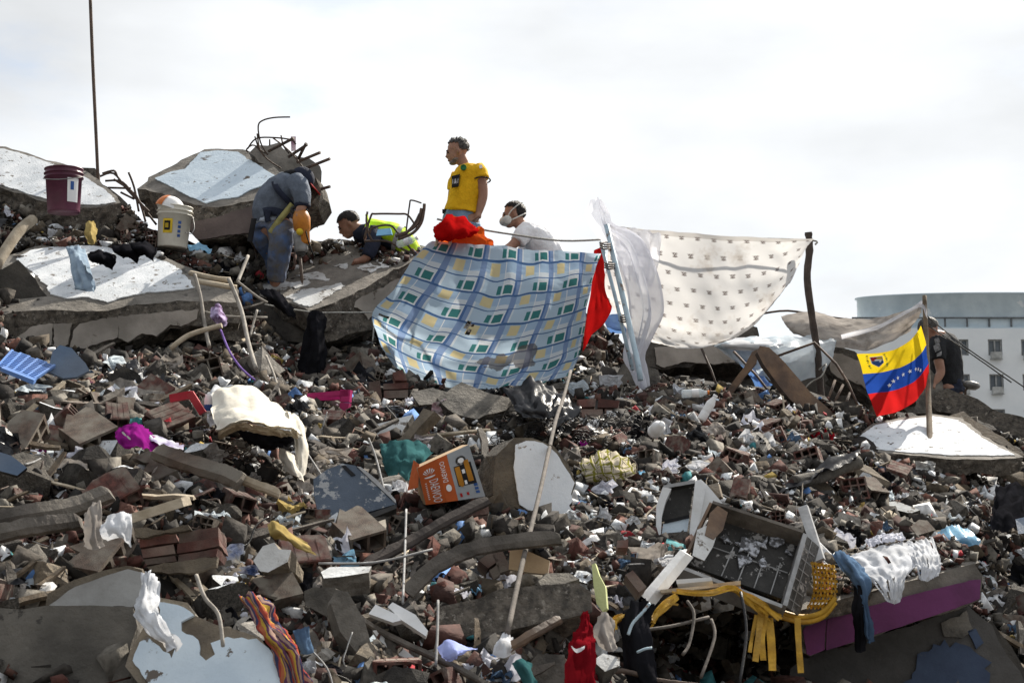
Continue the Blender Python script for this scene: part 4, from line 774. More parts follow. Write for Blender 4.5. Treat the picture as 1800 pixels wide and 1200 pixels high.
def person_hivis():
    f = Fig(660, 500, dep(189), 'person in a hi-vis yellow vest over a black hooded top crouching low with head bowed'); b = MB(); T = -.55
    H = (611, 392, 0); pt = f.head(b, H, -1, T, .10)
    f.limb(b, [(618, 398, 0, .062), (632, 406, .0, .075), (648, 412, 0, .09)])
    f.limb(b, [(645, 408, 0, .095, .16), (675, 413, 0, .10, .16), (698, 422, 0, .10, .15), (714, 440, 0, .10, .14), (724, 462, 0, .10, .14)])
    f.limb(b, [(650, 412, -.17, .06), (655, 440, -.26, .05), (650, 462, -.3, .042), (636, 470, -.32, .03)], 12); f.hand(b, (636, 470), (620, 474), 1, -.32)
    f.limb(b, [(650, 412, .17, .06), (648, 440, .2, .05), (640, 462, .2, .042), (628, 472, .2, .03)], 12); f.hand(b, (628, 472), (612, 476), 1, .2)
    for dy in (-.12, .12): f.limb(b, [(732, 462, dy, .095), (700, 474, dy * 1.4, .08), (676, 478, dy * 1.4, .06), (700, 495, dy, .055), (715, 502, dy, .045)], 12)
    f.skin(b, 'body', SKIN, .012, 2); face_bits(f, pt, T)
    f.hair(H, -1, T, HAIR, lambda v: v.z > .18 + .35 * max(0, v.x) or (v.x < -.05 and v.z > -.35), .109, 12, .007)
    b = MB(); f.limb(b, [(619, 412, 0, .055, .06), (630, 410, 0, .088, .092), (642, 410, 0, .10, .12), (652, 412, 0, .12, .16)], 18, 4, False)
    f.limb(b, [(646, 408, 0, .104, .17), (675, 414, 0, .11, .172), (698, 423, 0, .108, .162)], 18, 4, False)
    f.limb(b, [(652, 411, -.16, .085), (659, 428, -.22, .078), (656, 446, -.27, .07), (650, 462, -.3, .06)], 12, 4, False); f.limb(b, [(652, 411, .16, .08), (650, 440, .2, .07), (640, 460, .2, .058)], 12, 4, False)
    f.skin(b, 'hooded_top', NAVY, .010, 2, .008, 9, 3)
    b = MB(); f.limb(b, [(643, 404, 0, .112, .165), (660, 407, 0, .122, .19), (683, 412, 0, .124, .19), (702, 421, 0, .12, .18), (716, 438, 0, .118, .165), (722, 452, 0, .115, .16)], 20, 4, False)
    v = f.skin(b, 'hi_vis_vest', HIV, .010, 2, .009, 8, 6)
    z = MB(); z.tube([f.q(646, 382, -.17), f.q(651, 404, -.235), f.q(655, 426, -.23)], .013, 6); f.small(z, 'vest_edge', HIV, v)
    z = MB(); n = 18; vs = [];
    for w_ in (0, 1):
        for k in range(n): a = 2 * math.pi * k / n; c = f.q(696 + 7 * w_, 418 + 4 * w_, 0); vs.append(c + Vector((.055 * math.sin(a) * .9, .20 * math.cos(a), .134 * math.sin(a))))
    z.add(vs, [(k, (k + 1) % n, n + (k + 1) % n, n + k) for k in range(n)], 0, True); f.small(z, 'reflective_band', GREYR, v)
    b = MB()
    for dy in (-.12, .12): f.limb(b, [(734, 460, dy, .11), (702, 474, dy * 1.4, .095), (672, 480, dy * 1.4, .076), (700, 498, dy, .07)], 12, 4, False)
    f.skin(b, 'trousers', NAVY, .011, 2, .008)
person_hivis()
def person_drill():
    f = Fig(490, 500, dep(201), 'person in a slate blue t-shirt, harness and dark cap bending over a jackhammer'); b = MB(); T = 0.75
    H = (525, 318, -.02); pt = f.head(b, H, 1, T, .098)
    f.limb(b, [(520, 320, 0, .06), (508, 325, 0, .075), (500, 330, 0, .09)])
    f.limb(b, [(506, 330, 0, .12, .18), (488, 355, 0, .15, .16), (480, 380, 0, .14, .15), (480, 398, 0, .155, .16)])
    f.limb(b, [(524, 328, -.16, .062), (536, 348, -.22, .054), (537, 366, -.25, .046), (534, 376, -.27, .042), (530, 386, -.27, .031)], 12); f.hand(b, (530, 384), (526, 400), 1.2, -.27)
    f.limb(b, [(516, 328, .16, .06), (520, 352, .2, .05), (516, 376, .1, .042), (514, 392, 0, .03)], 12); f.hand(b, (514, 391), (522, 402), 1, 0)
    f.limb(b, [(495, 400, -.10, .10), (497, 425, -.14, .085), (492, 450, -.12, .065), (486, 478, -.05, .055), (484, 496, -.02, .05)], 12); f.limb(b, [(468, 400, .10, .10), (464, 422, .0, .085), (474, 445, .1, .065), (478, 470, .16, .055), (480, 496, .16, .05)], 12)
    f.skin(b, 'body', SKIN, .012, 2); face_bits(f, pt, T)
    f.hair(H, 1, T, HAIR, lambda v: v.z > .1 and v.x < .7 or (v.x < -.1 and v.z > -.5), .106, 21, .006)
    R = Matrix.Rotation(T, 4, 'Y'); cc = f.q(*H); b = MB(); b.lathe([(.1115 * math.cos(a), .106 * math.sin(a)) for a in [i * math.pi / 16 for i in range(0, 9)]], 20, Matrix.Translation(cc) @ R @ Matrix.Translation((-.012, 0, .038)) @ Matrix.Diagonal((1, .82, 1, 1))); cap = f.small(b, 'cap', NAVY)
    b = MB(); vs = [];
    for r in (.09, .185):
        for k in range(9): a = -1.0 + 2 * k / 8; vs.append(cc + (R @ Vector((r * math.cos(a) + .02, r * .62 * math.sin(a), .05 - .012 * (r > .1)))))
    b.add(vs + [x + R.to_3x3() @ Vector((0, 0, .008)) for x in vs], [(k, k + 1, 10 + k, 9 + k) for k in range(8)] + [(27 + k, 28 + k, 19 + k, 18 + k) for k in range(8)] + [(9 + k, 10 + k, 28 + k, 27 + k) for k in range(8)], 0, True); f.small(b, 'cap_peak', INKR, cap)
    b = MB(); f.ell(b, (506, 304, -.02), (.085, .095, .042), -.25); f.skin(b, 'hood', INKB, .009, 2)
    b = MB(); f.limb(b, [(515, 320, 0, .105, .16), (503, 328, 0, .165, .20), (486, 352, 0, .20, .20), (478, 372, 0, .185, .18), (480, 388, 0, .165, .17)], 22, 5, False)
    f.limb(b, [(519, 322, -.12, .09), (530, 337, -.20, .088), (536, 355, -.235, .08), (537, 370, -.25, .066)], 14, 4, False); f.limb(b, [(512, 322, .12, .09), (520, 345, .19, .08), (520, 362, .18, .07)], 14, 4, False)
    sh = f.skin(b, 'tshirt', GSH, .010, 3, .014, 8, 9)
    z = MB(); z.box(f.q(537, 373, -.25), (.14, .15, .03)); 
    b2 = MB(); f.limb(b2, [(536, 366, -.245, .074), (536.5, 374, -.252, .07)], 14, 2, False); f.skin(b2, 'sleeve_cuff', NAVY, .009, 1, parent=sh)
    def strap(pts, m, nm, wdt=.05):
        ps = cr([f.q(*p) for p in pts], 5); b = MB(); vs = []
        for i, p in enumerate(ps):
            t = (ps[min(i + 1, len(ps) - 1)] - ps[max(i - 1, 0)]).normalized(); sd = t.cross(Vector((0, 1, 0))).normalized() * wdt / 2
            for dy in (-.006, .006):
                vs += [p - sd + Vector((0, dy, 0)), p + sd + Vector((0, dy, 0))]
        for i in range(len(ps) - 1):
            a = i * 4; e = a + 4; b.add([], []); 
            b.f += [(a, a + 1, e + 1, e), (a + 2, e + 2, e + 3, a + 3), (a, e, e + 2, a + 2), (a + 1, a + 3, e + 3, e + 1)]; b.m += [0] * 4; b.sm += [True] * 4
        b.v = vs; return f.small(b, nm, m)
    strap([(483, 322, -.16), (490, 338, -.215), (502, 352, -.225), (512, 362, -.20), (516, 368, -.16)], NAVY, 'harness_strap'); strap([(453, 381, -.05), (466, 377, -.16), (482, 377, -.19), (498, 381, -.185), (510, 386, -.12)], NAVY, 'harness_belt', .07)
    strap([(476, 376, -.20), (474, 388, -.20), (476, 396, -.195)], NAVY, 'harness_strap'); strap([(496, 383, -.20), (490, 398, -.21), (484, 404, -.20)], NAVY, 'harness_strap', .035)
    strap([(518, 366, -.22), (508, 378, -.21), (500, 388, -.21), (490, 402, -.215), (480, 416, -.20)], mat('khaki_webbing', (.36, .33, .13), None, 9, bump=.2, var=0), 'leg_strap', .05)
    strap([(449, 388, -.14), (447, 405, -.16), (443, 430, -.16)], INKB, 'tool_pouch', .045)
    b = MB(); f.limb(b, [(480, 384, 0, .165, .17), (480, 394, 0, .175, .18)], 20, 3, False); f.skin(b, 'shirt_tail', shirt('pale_shirt', (.42, .47, .55)), .011, 2, .01)
    b = MB(); f.limb(b, [(480, 392, 0, .17, .17), (480, 404, 0, .18, .18)], 18, 3, False)
    f.limb(b, [(494, 402, -.10, .12), (498, 425, -.14, .11), (494, 452, -.12, .095), (488, 480, -.05, .085), (486, 494, -.02, .08)], 14, 4, False); f.limb(b, [(466, 402, .06, .12), (462, 420, 0, .105), (472, 440, .08, .085), (477, 468, .16, .078), (480, 492, .16, .07)], 14, 4, False)
    f.skin(b, 'jeans', JEAND, .011, 2, .012, 9, 5)
    # jackhammer
    J = empty('jackhammer', f.o + f.q(535, 448, -.25), 'orange electric jackhammer held upright by the bending person in the dark cap', 'jackhammer'); W_ = lambda px, py, dy=0: f.o + f.q(px, py, -.25 + dy)
    rt = lambda c: Matrix.Translation(c) @ Matrix.Rotation(math.radians(-6), 4, 'Y')
    MB().lathe([(0, -.17), (.05, -.17), (.058, -.15), (.062, -.05), (.072, -.03), (.078, .06), (.066, .10), (.05, .13), (0, .135)], 18, rt(W_(536, 405))).build('housing', ORGT, J)
    MB().lathe([(0, -.10), (.052, -.10), (.06, -.08), (.06, .06), (.05, .08), (0, .08)], 18, rt(W_(534, 432))).build('barrel', STEEL, J)
    MB().lathe([(0, -.07), (.03, -.07), (.042, -.05), (.042, .02), (0, .02)], 14, rt(W_(534, 445))).build('chuck', BLACK, J)
    MB().lathe([(0, -.28), (.014, -.24), (.014, .02), (0, .02)], 10, rt(W_(533, 454))).build('chisel', RUST, J)
    MB().tube(cr([W_(522, 384), W_(518, 376), W_(527, 372), W_(540, 373), W_(543, 382)], 4), .016, 8).build('handle', BLACK, J)
    MB().lathe([(0, 0), (.03, 0), (.03, .012), (0, .012)], 14, Matrix.Translation(W_(535, 420, -.082)) @ Matrix.Rotation(math.pi / 2, 4, 'X')).build('badge', INKY, J)
    MB().tube(cr([W_(540, 395), W_(545, 420, -.05), W_(552, 445, 0), W_(556, 455, .1)], 4), .006, 5).build('power_cord', BLACK, J)
person_drill()
def person_black():
    f = Fig(1665, 760, dep(182), 'person in a black t-shirt with pale print bowing right of the flag pole'); b = MB(); T = -.7
    H = (1640, 578, 0); pt = f.head(b, H, -1, T)
    f.limb(b, [(1644, 584, 0, .06), (1652, 592, 0, .07), (1660, 600, 0, .09)])
    f.limb(b, [(1660, 600, 0, .12, .17), (1668, 630, 0, .14, .15), (1670, 660, 0, .13, .14), (1670, 690, 0, .14, .15)])
    f.limb(b, [(1650, 604, -.15, .06), (1644, 632, -.2, .05), (1646, 656, -.22, .044), (1640, 668, -.24, .04), (1632, 680, -.26, .03)], 12); f.hand(b, (1632, 680), (1624, 694), 1, -.26)
    f.limb(b, [(1668, 604, .15, .06), (1664, 632, .2, .05), (1656, 656, .18, .042), (1646, 676, .1, .03)], 12); f.hand(b, (1646, 676), (1640, 690), 1, .1)
    for dx, dy in ((-6, -.1), (8, .1)): f.limb(b, [(1670 + dx, 688, dy, .09), (1670 + dx, 720, dy, .07), (1672 + dx, 745, dy, .055), (1674 + dx, 765, dy, .05)], 12)
    f.skin(b, 'body', SKIN, .012, 2); face_bits(f, pt, T)
    f.hair(H, -1, T, HAIRG, lambda v: v.z > .3 or (v.x < -.1 and v.z > -.4), .104, 31, .004)
    b = MB(); f.limb(b, [(1653, 594, 0, .10, .12), (1660, 604, 0, .16, .19), (1666, 630, 0, .165, .18), (1669, 655, 0, .155, .17), (1670, 678, 0, .155, .17)], 20, 5, False); f.limb(b, [(1650, 600, -.12, .085), (1644, 618, -.18, .08), (1643, 636, -.2, .072)], 14, 4, False); f.limb(b, [(1664, 600, .12, .085), (1663, 622, .18, .08), (1662, 638, .2, .07)], 14, 4, False)
    sh = f.skin(b, 'tshirt', BSH, .010, 3, .012, 8, 3)
    for poly in ([(1636, 600), (1641, 598), (1644, 606), (1638, 610)], [(1634, 612), (1642, 608), (1645, 620), (1636, 624)], [(1638, 626), (1646, 622), (1645, 630), (1638, 632)]):
        z = MB(); pl = [f.q(x, y, -.285) for x, y in poly]; z.add(pl + [p + Vector((0, .05, 0)) for p in pl], [(0, 1, 2, 3), (0, 4, 5, 1), (1, 5, 6, 2), (2, 6, 7, 3), (3, 7, 4, 0)]); f.small(z, 'print', mat('faded_print', (.32, .32, .33), (.1, .1, .1), 30, bump=0, var=0) if 'faded_print' not in MATS else MATS['faded_print'], sh)
    b = MB(); f.limb(b, [(1670, 668, 0, .15, .165), (1670, 690, 0, .155, .165)], 18, 3, False)
    for dx, dy in ((-6, -.1), (8, .1)): f.limb(b, [(1670 + dx, 685, dy, .105), (1671 + dx, 720, dy, .09), (1674 + dx, 765, dy, .075)], 12, 4, False)
    f.skin(b, 'trousers', NAVY, .011, 2, .009)
person_black()
# ------------------------------------------------------------------ poles, ropes
def bar(name, pts, r, m, label, cat, group=None, n=8, sub=4): return wire(name, pts, r, m, label, cat, group, None, n, sub)
d0 = dep(187)
bar('steel_pole', [(158, -20, d0), (163, 110, d0), (169, 240, d0), (173, 330, d0)], [.016] * 13, RUST, 'tall thin rusty pole standing alone against the sky at the left', 'pole')
TP = empty('tent_pole', P(1120, 655, dep(200)), 'pale blue double pole with a knotted joint holding up the white curtain', 'pole')
MB().tube([P(1066, 395, dep(216)), P(1090, 500, dep(218)), P(1122, 640, dep(222)), P(1126, 668, dep(223))], .022, 10).build('tube', TENTP, TP); MB().tube([P(1056, 425, dep(215)), P(1081, 520, dep(217)), P(1112, 650, dep(221))], .015, 10).build('tube', TENTP, TP)
for (x, y) in ((1062, 430), (1070, 465), (1095, 558)):
    b = MB()
    for k in range(3): b.tube(cr([P(x - 7, y - 3 + 4 * k, dep(217)), P(x + 1, y + 4 * k, dep(220)), P(x + 11, y - 2 + 4 * k, dep(217)), P(x + 3, y - 4 + 4 * k, dep(213)), P(x - 7, y - 3 + 4 * k, dep(217))], 4), .007, 5)
    b.build('lashing', RUST, TP)
b = MB()
wp = [(1421, 408), (1423, 440), (1419, 490), (1428, 560), (1437, 620), (1441, 670), (1446, 722)]
b.tube(cr([P(x, y, dep(196)) for x, y in wp], 5), [.033 + .008 * noise.noise(Vector((i * .7, 0, 0))) for i in range(31)], 9); o = b.build('wooden_post', mat('weathered_post', (.10, .08, .07), (.06, .05, .045), 9, bump=.6, bscale=30, var=0), None, None, 'dark weathered wooden post holding the right corner of the printed white sheet', 'post')
bar('flag_pole', [(1625, 520, dep(214)), (1628, 600, dep(217)), (1632, 700, dep(222)), (1636, 818, dep(240))], [.018, .019, .019, .02, .02, .021, .022, .022, .022, .023, .023, .023, .023], WOOD, 'wooden pole carrying the tricolour flag', 'pole')
bar('long_stick', [(1003, 652, dep(250)), (990, 700, dep(272)), (976, 742, dep(298)), (950, 860, dep(350)), (918, 990, dep(405)), (892, 1112, dep(452))], [.0115] * 21, mat('grey_stick', (.15, .13, .115), (.09, .08, .07), 14, bump=.3, var=0), 'long thin grey pole leaning diagonally down the middle of the heap', 'pole')
bar('rope', [(768, 385, dep(196)), (840, 402, dep(196)), (900, 412, dep(198)), (985, 423, dep(199)), (1060, 421, dep(200))], .009, ROPE, 'striped rope stretched from the red bundle to the pale blue tent pole', 'rope', n=6)
bar('rope', [(1062, 396, dep(199)), (1160, 408, dep(198)), (1300, 418, dep(197)), (1425, 422, dep(196)), (1433, 430, dep(196))], .009, ROPE, 'rope along the top edge of the printed white sheet', 'rope')
bar('rope', [(465, 535, dep(212)), (545, 548, dep(214)), (600, 549, dep(213)), (657, 549, dep(208))], .006, ROPE, 'thin pale cord stretched to the left corner of the plaid sheet', 'rope')
bar('cord', [(656, 552, dep(209)), (657, 575, dep(210)), (655, 600, dep(211))], .006, ROPE, 'loose cord end hanging from the left corner of the plaid sheet', 'rope')
bar('rope', [(1440, 650, dep(198)), (1452, 640, dep(200)), (1445, 660, dep(201)), (1425, 672, dep(200)), (1408, 690, dep(200))], .007, ROPE, 'rope knotted round the foot of the dark wooden post', 'rope')
bar('cable', [(1630, 556, dep(213)), (1700, 612, dep(196)), (1800, 680, dep(194)), (1900, 750, dep(192))], .006, BLACK, 'upper cable running from the flag pole top down past the far building', 'cable')
bar('cable', [(1631, 572, dep(213)), (1690, 610, dep(196)), (1778, 672, dep(194))], .006, BLACK, 'lower cable running from the flag pole, ending by a window', 'cable')
bar('rope', [(1335, 552, dep(178)), (1385, 546, dep(178)), (1450, 556, dep(178)), (1530, 566, dep(178))], .011, RUST, 'barbed twisted line along the top of the grey tarp', 'rope')
# ------------------------------------------------------------------ hanging cloths
D = lambda s: F / (s * 1.025)
net = [[(757, 425, D(198)), (830, 430, D(199)), (910, 437, D(199)), (985, 442, D(199)), (1057, 445, D(200))],
       [(722, 466, D(201)), (812, 488, D(206)), (905, 500, D(208)), (985, 490, D(207)), (1043, 486, D(201))],
       [(690, 508, D(204)), (785, 543, D(210)), (888, 556, D(213)), (975, 543, D(211)), (1032, 526, D(203))],
       [(656, 549, D(208)), (755, 590, D(214)), (860, 612, D(217)), (955, 598, D(215)), (1026, 578, D(206))],
       [(663, 585, D(209)), (735, 626, D(215)), (840, 652, D(220)), (942, 650, D(218)), (1018, 622, D(210))],
       [(692, 646, D(212)), (750, 670, D(218)), (830, 684, D(224)), (922, 678, D(223)), (1004, 658, D(216))]]
sheet('plaid_sheet', net, CPLAID, 56, 60, .035, 6, folds=(5.5, .010), label='large blue, green and yellow plaid sheet tied up as a screen in the middle', cat='sheet', seed=2, holes=[(.36, .47, .016, .03), (.37, .505, .012, .02), (.055, .585, .03, .012)])
net = [[(1072, 398, D(198)), (1130, 403, D(197)), (1200, 409, D(197)), (1280, 415, D(196)), (1360, 419, D(196)), (1430, 420, D(196))],
       [(1068, 450, D(198)), (1130, 468, D(198)), (1205, 480, D(199)), (1285, 484, D(198)), (1360, 474, D(197)), (1412, 446, D(197))],
       [(1064, 510, D(199)), (1130, 528, D(200)), (1210, 545, D(201)), (1285, 548, D(200)), (1350, 528, D(199)), (1394, 486, D(197))],
       [(1090, 560, D(199)), (1145, 580, D(201)), (1215, 598, D(202)), (1280, 596, D(201)), (1330, 566, D(199)), (1368, 520, D(198))],
       [(1110, 590, D(200)), (1160, 605, D(202)), (1215, 613, D(203)), (1262, 604, D(202)), (1306, 578, D(200)), (1345, 542, D(198))]]
sheet('printed_sheet', net, CDOT, 50, 40, .02, 8, 'white cotton sheet printed with rows of small grey birds beside the dark post', 'sheet', seed=5)
sheet('curtain', [[(1037, 356, D(201)), (1048, 348, D(203)), (1056, 354, D(201))], [(1032, 376, D(201)), (1054, 370, D(205)), (1070, 380, D(201))], [(1052, 412, D(201)), (1064, 402, D(203)), (1080, 396, D(201))], [(1074, 436, D(202)), (1098, 428, D(206)), (1132, 420, D(202))], [(1092, 480, D(203)), (1118, 480, D(208)), (1156, 470, D(203))], [(1104, 540, D(204)), (1132, 540, D(209)), (1168, 540, D(204))], [(1100, 600, D(206)), (1124, 590, D(210)), (1150, 580, D(206))], [(1098, 630, D(208)), (1115, 625, D(211)), (1130, 622, D(208))], [(1112, 655, D(210)), (1124, 655, D(212)), (1134, 655, D(210))], [(1124, 682, D(212)), (1130, 684, D(213)), (1136, 680, D(212))]], CCURT, 40, 54, .02, 6, folds=(3.2, .035), label='sheer white curtain knotted over the top of the pale blue tent pole', cat='curtain', seed=8)
sheet('curtain', [[(1082, 400, D(200)), (1120, 402, D(200)), (1162, 412, D(200))], [(1084, 430, D(202)), (1120, 436, D(204)), (1160, 440, D(202))], [(1090, 470, D(202)), (1122, 500, D(205)), (1140, 504, D(202))]], CCURT, 30, 16, .012, 9, folds=(4, .03), label='short sheer valance hanging in front of the left end of the printed white sheet', cat='curtain', seed=9)
sheet('red_tarp', [[(1044, 440, D(197)), (1054, 436, D(196)), (1060, 442, D(195))], [(1040, 500, D(198)), (1056, 498, D(197)), (1064, 500, D(196))], [(1030, 560, D(199)), (1054, 545, D(198)), (1075, 540, D(197))], [(1024, 620, D(201)), (1040, 590, D(200)), (1062, 570, D(199))]], CRED, 16, 24, .02, 4, 'red tarp hanging behind the right edge of the plaid sheet', 'tarp', seed=3)
sheet('orange_tarp', [[(762, 408, D(193)), (790, 380, D(194)), (830, 396, D(194)), (845, 402, D(194))], [(768, 425, D(196)), (798, 400, D(198)), (838, 415, D(197)), (858, 418, D(195))], [(765, 445, D(197)), (800, 440, D(198)), (840, 440, D(197)), (872, 438, D(195))]], CORG, 26, 18, .03, 6, 'orange tarp spread out to the right under the red bundle', 'tarp', seed=4)
sheet('red_bundle', [[(770, 398, D(195)), (790, 379, D(195)), (812, 383, D(195)), (835, 398, D(195))], [(763, 408, D(199)), (788, 396, D(203)), (815, 398, D(202)), (842, 404, D(198))], [(765, 418, D(200)), (790, 416, D(204)), (815, 410, D(203)), (838, 408, D(199))], [(770, 424, D(199)), (792, 422, D(200)), (812, 418, D(200)), (830, 412, D(198))]], CRED, 26, 20, .03, 5, 'crumpled red cloth bundle hung on the rope below the person in yellow', 'bundle', seed=6)
for k, x in enumerate((768, 792)): bar('stick', [(x - 6, 450, D(199)), (x + 4, 405, D(199))], .012, WOODL, ['short stick propping the left side of the red bundle', 'short stick under the middle of the red bundle'][k], 'stick', sub=1)
sheet('blue_tarp', [[(1060, 556, D(185)), (1100, 552, D(185)), (1160, 566, D(185))], [(1066, 575, D(187)), (1110, 580, D(188)), (1160, 590, D(187))], [(1074, 584, D(187)), (1115, 588, D(188)), (1160, 596, D(187))]], CBLUE, 16, 10, .02, 5, 'blue tarp showing behind the tent pole and curtain', 'tarp', seed=7)
sheet('blue_cover', [[(1250, 600, D(188)), (1330, 592, D(187)), (1400, 593, D(187)), (1475, 588, D(188))], [(1255, 606, D(191)), (1330, 606, D(192)), (1395, 612, D(192)), (1470, 600, D(190))], [(1262, 612, D(191)), (1320, 618, D(192)), (1380, 640, D(192)), (1462, 630, D(191))], [(1300, 640, D(191)), (1340, 660, D(191)), (1380, 672, D(191)), (1440, 662, D(191))]], CPALE, 40, 30, .03, 6, folds=(6, .02), label='cloudy plastic sheet slung over a line behind the leaning rusty beam', cat='plastic sheet', seed=11)
sheet('blue_cover', [[(1232, 602, D(187)), (1270, 595, D(186)), (1330, 594, D(186)), (1400, 596, D(186))], [(1248, 606, D(190)), (1275, 604, D(192)), (1330, 606, D(193)), (1400, 604, D(190))], [(1262, 610, D(190)), (1285, 614, D(192)), (1318, 616, D(193)), (1345, 618, D(190))]], CWHITE, 20, 10, .015, 5, 'white and blue cover draped along the line below the printed white sheet', 'cover', seed=12)
sheet('blue_cover', [[(1258, 606, D(189)), (1290, 604, D(189)), (1322, 610, D(189))], [(1290, 628, D(190)), (1310, 634, D(191)), (1330, 630, D(190))], [(1316, 655, D(190)), (1330, 665, D(191)), (1345, 662, D(190))], [(1330, 682, D(190)), (1342, 688, D(191)), (1358, 676, D(190))]], CBLUE, 16, 20, .02, 5, 'light blue plastic bag hanging beside the leaning rusty beam', 'plastic bag', seed=13)
sheet('grey_tarp', [[(1372, 556, D(180)), (1430, 548, D(180)), (1480, 560, D(181)), (1560, 556, D(188)), (1622, 532, D(206))], [(1380, 570, D(183)), (1430, 566, D(186)), (1490, 572, D(186)), (1560, 576, D(191)), (1620, 545, D(206))], [(1390, 580, D(184)), (1430, 590, D(188)), (1490, 596, D(190)), (1555, 592, D(192)), (1612, 560, D(197))], [(1400, 585, D(184)), (1440, 600, D(188)), (1490, 614, D(191)), (1545, 612, D(193)), (1600, 582, D(196))]], CTARP, 40, 24, .025, 7, 'grey brown tarp slung between the post and the flag pole above the flag', 'tarp', seed=14)
sheet('knotted_cloth', [[(1478, 588, D(196)), (1540, 572, D(198)), (1590, 548, D(204)), (1618, 530, D(208)), (1627, 524, D(209))], [(1480, 596, D(196)), (1540, 580, D(199)), (1590, 554, D(206)), (1618, 540, D(210)), (1630, 560, D(211))]], CCURT, 24, 6, .012, 5, 'white strip of cloth twisted along the line up to the top of the flag pole', 'cloth strip', seed=15)
FN = [[(1506, 622, D(213)), (1560, 618, D(216)), (1600, 598, D(214)), (1619, 572, D(215))], [(1516, 656, D(214)), (1566, 650, D(217)), (1606, 632, D(215)), (1628, 606, D(215))], [(1527, 692, D(214)), (1572, 686, D(218)), (1610, 668, D(216)), (1631, 638, D(216))], [(1541, 732, D(214)), (1580, 722, D(218)), (1614, 700, D(217)), (1632, 662, D(217))]]
fl = sheet('flag', FN, CFLAG, 36, 36, .014, 5, 'yellow, blue and red flag with white stars tied to the wooden pole', 'flag', seed=16, folds=(2.6, .016))
def on_flag(u, v, off=.012):
    k = 37; me = fl.data; i, j = min(35, int(u * 36)), min(35, int(v * 36)); a = me.vertices[j * k + i].co; c = me.vertices[j * k + i + 1].co; e = me.vertices[(j + 1) * k + i].co
    fu, fv = u * 36 - i, v * 36 - j; p = a + (c - a) * fu + (e - a) * fv + Vector(fl.location); return p + Vector((0, -off, 0))
def fpoly(ps, m, nm): MB().add([on_flag(u, v) for u, v in ps], [tuple(range(len(ps)))]).build(nm, m, fl)
for k in range(8):
    a = math.radians(200 + 140 * k / 7); cu, cv = .53 + .25 * math.cos(a), .64 + .17 * math.sin(a)
    fpoly([(cu + (.026 if i % 2 == 0 else .011) * math.cos(math.pi / 2 + i * math.pi / 5), cv - (.036 if i % 2 == 0 else .015) * math.sin(math.pi / 2 + i * math.pi / 5)) for i in range(10)], INKW, 'star')
sh_ = lambda off: None
MB().add([on_flag(u, v, .014) for u, v in [(.14, .09), (.27, .09), (.27, .20), (.205, .26), (.14, .20)]], [(0, 1, 2, 3, 4)]).build('shield', INKW, fl)
for (q, m) in (([(.148, .10), (.205, .10), (.205, .16), (.148, .16)], INKR), ([(.205, .10), (.262, .10), (.262, .16), (.205, .16)], INKY), ([(.148, .165), (.262, .165), (.262, .20), (.205, .25), (.148, .20)], INKBL)): MB().add([on_flag(u, v, .017) for u, v in q], [tuple(range(len(q)))]).build('shield_field', m, fl)
for sgn in (-1, 1):
    b = MB()
    for i in range(9): t = i / 8; cu, cv = .205 + sgn * (.085 + .012 * math.sin(t * 3.1)), .07 + .21 * t; b.add([on_flag(cu + .018 * math.cos(a), cv + .013 * math.sin(a + i), .013) for a in (0, 1.57, 3.14, 4.71)], [(0, 1, 2, 3)])
    b.build('laurel', INKG, fl)
# ------------------------------------------------------------------ buckets, helmet
def bucket(px, py, s, m, label, tilt=(0, 0), hgt=.37, rad=.15):
    root = empty('bucket', P(px, py, D(s)), label, 'bucket', None, (tilt[0], tilt[1], 0)); loc = MB()
    b = MB().lathe([(0, 0), (rad * .86, 0), (rad * .87, .01), (rad * .98, hgt * .78), (rad * 1.07, hgt * .785), (rad * 1.07, hgt * .80), (rad * .99, hgt * .805), (rad * 1.0, hgt * .87), (rad * 1.08, hgt * .875), (rad * 1.08, hgt * .89), (rad, hgt * .90), (rad * 1.01, hgt * .97), (rad * 1.06, hgt * .98), (rad * 1.06, hgt), (rad * .96, hgt), (rad * .84, .02), (0, .02)], 28)
    def put(bb, nm, mm):
        me = bb.mesh(nm, mm); o = bpy.data.objects.new(nm, me); COL.objects.link(o); o.parent = root; return o
    body = put(b, 'bucket_body', m); return root, put, rad, hgt
r, put, ra, hg = bucket(112, 374, 206, MAROON, 'dark maroon bucket with white label standing on the left slab', (.02, -.03), .37, .15)
def curved(ra, a0, a1, z0, z1, off=.003, n=8):
    vs = [];
    for zz in (z0, z1):
        for k in range(n + 1): a = math.radians(lin(a0, a1, k / n)); R_ = (ra * (.87 + .11 * zz / .29)) + off; vs.append((R_ * math.cos(a), R_ * math.sin(a), zz))
    return MB().add(vs, [(k, k + 1, n + 2 + k, n + 1 + k) for k in range(n)], 0, True)
put(curved(ra, -62, -22, .07, .27), 'label', INKW); put(curved(ra, -52, -40, .17, .24, .005), 'label_print', INKBL)
hb = MB().tube(cr([(ra * 1.08, 0, .30), (ra * .9, -.10, .27), (0, -ra * 1.12, .245), (-ra * .9, -.10, .27), (-ra * 1.08, 0, .30)], 5), .004, 5); put(hb, 'handle', STEEL)
r, put, ra, hg = bucket(303, 436, 198, BUCKW, 'white paint bucket with yellow label holding the white and orange helmet', (.03, .05), .36, .145)
put(curved(ra, -118, -82, .11, .235), 'label', INKY); put(curved(ra, -112, -90, .135, .215, .005), 'label_print', INKB); put(curved(ra, -108, -96, .155, .195, .007), 'label_print', INKY)
for k in range(4): put(curved(ra, -63, -52, .08 + .038 * k, .105 + .038 * k, .004), 'lettering', INKBL)
hb = MB().tube(cr([(ra * 1.08, 0, .28), (ra * 1.3, -.05, .18), (ra * 1.2, -.09, .12), (ra * .9, -.13, .12)], 5), .004, 5); put(hb, 'handle', STEEL)
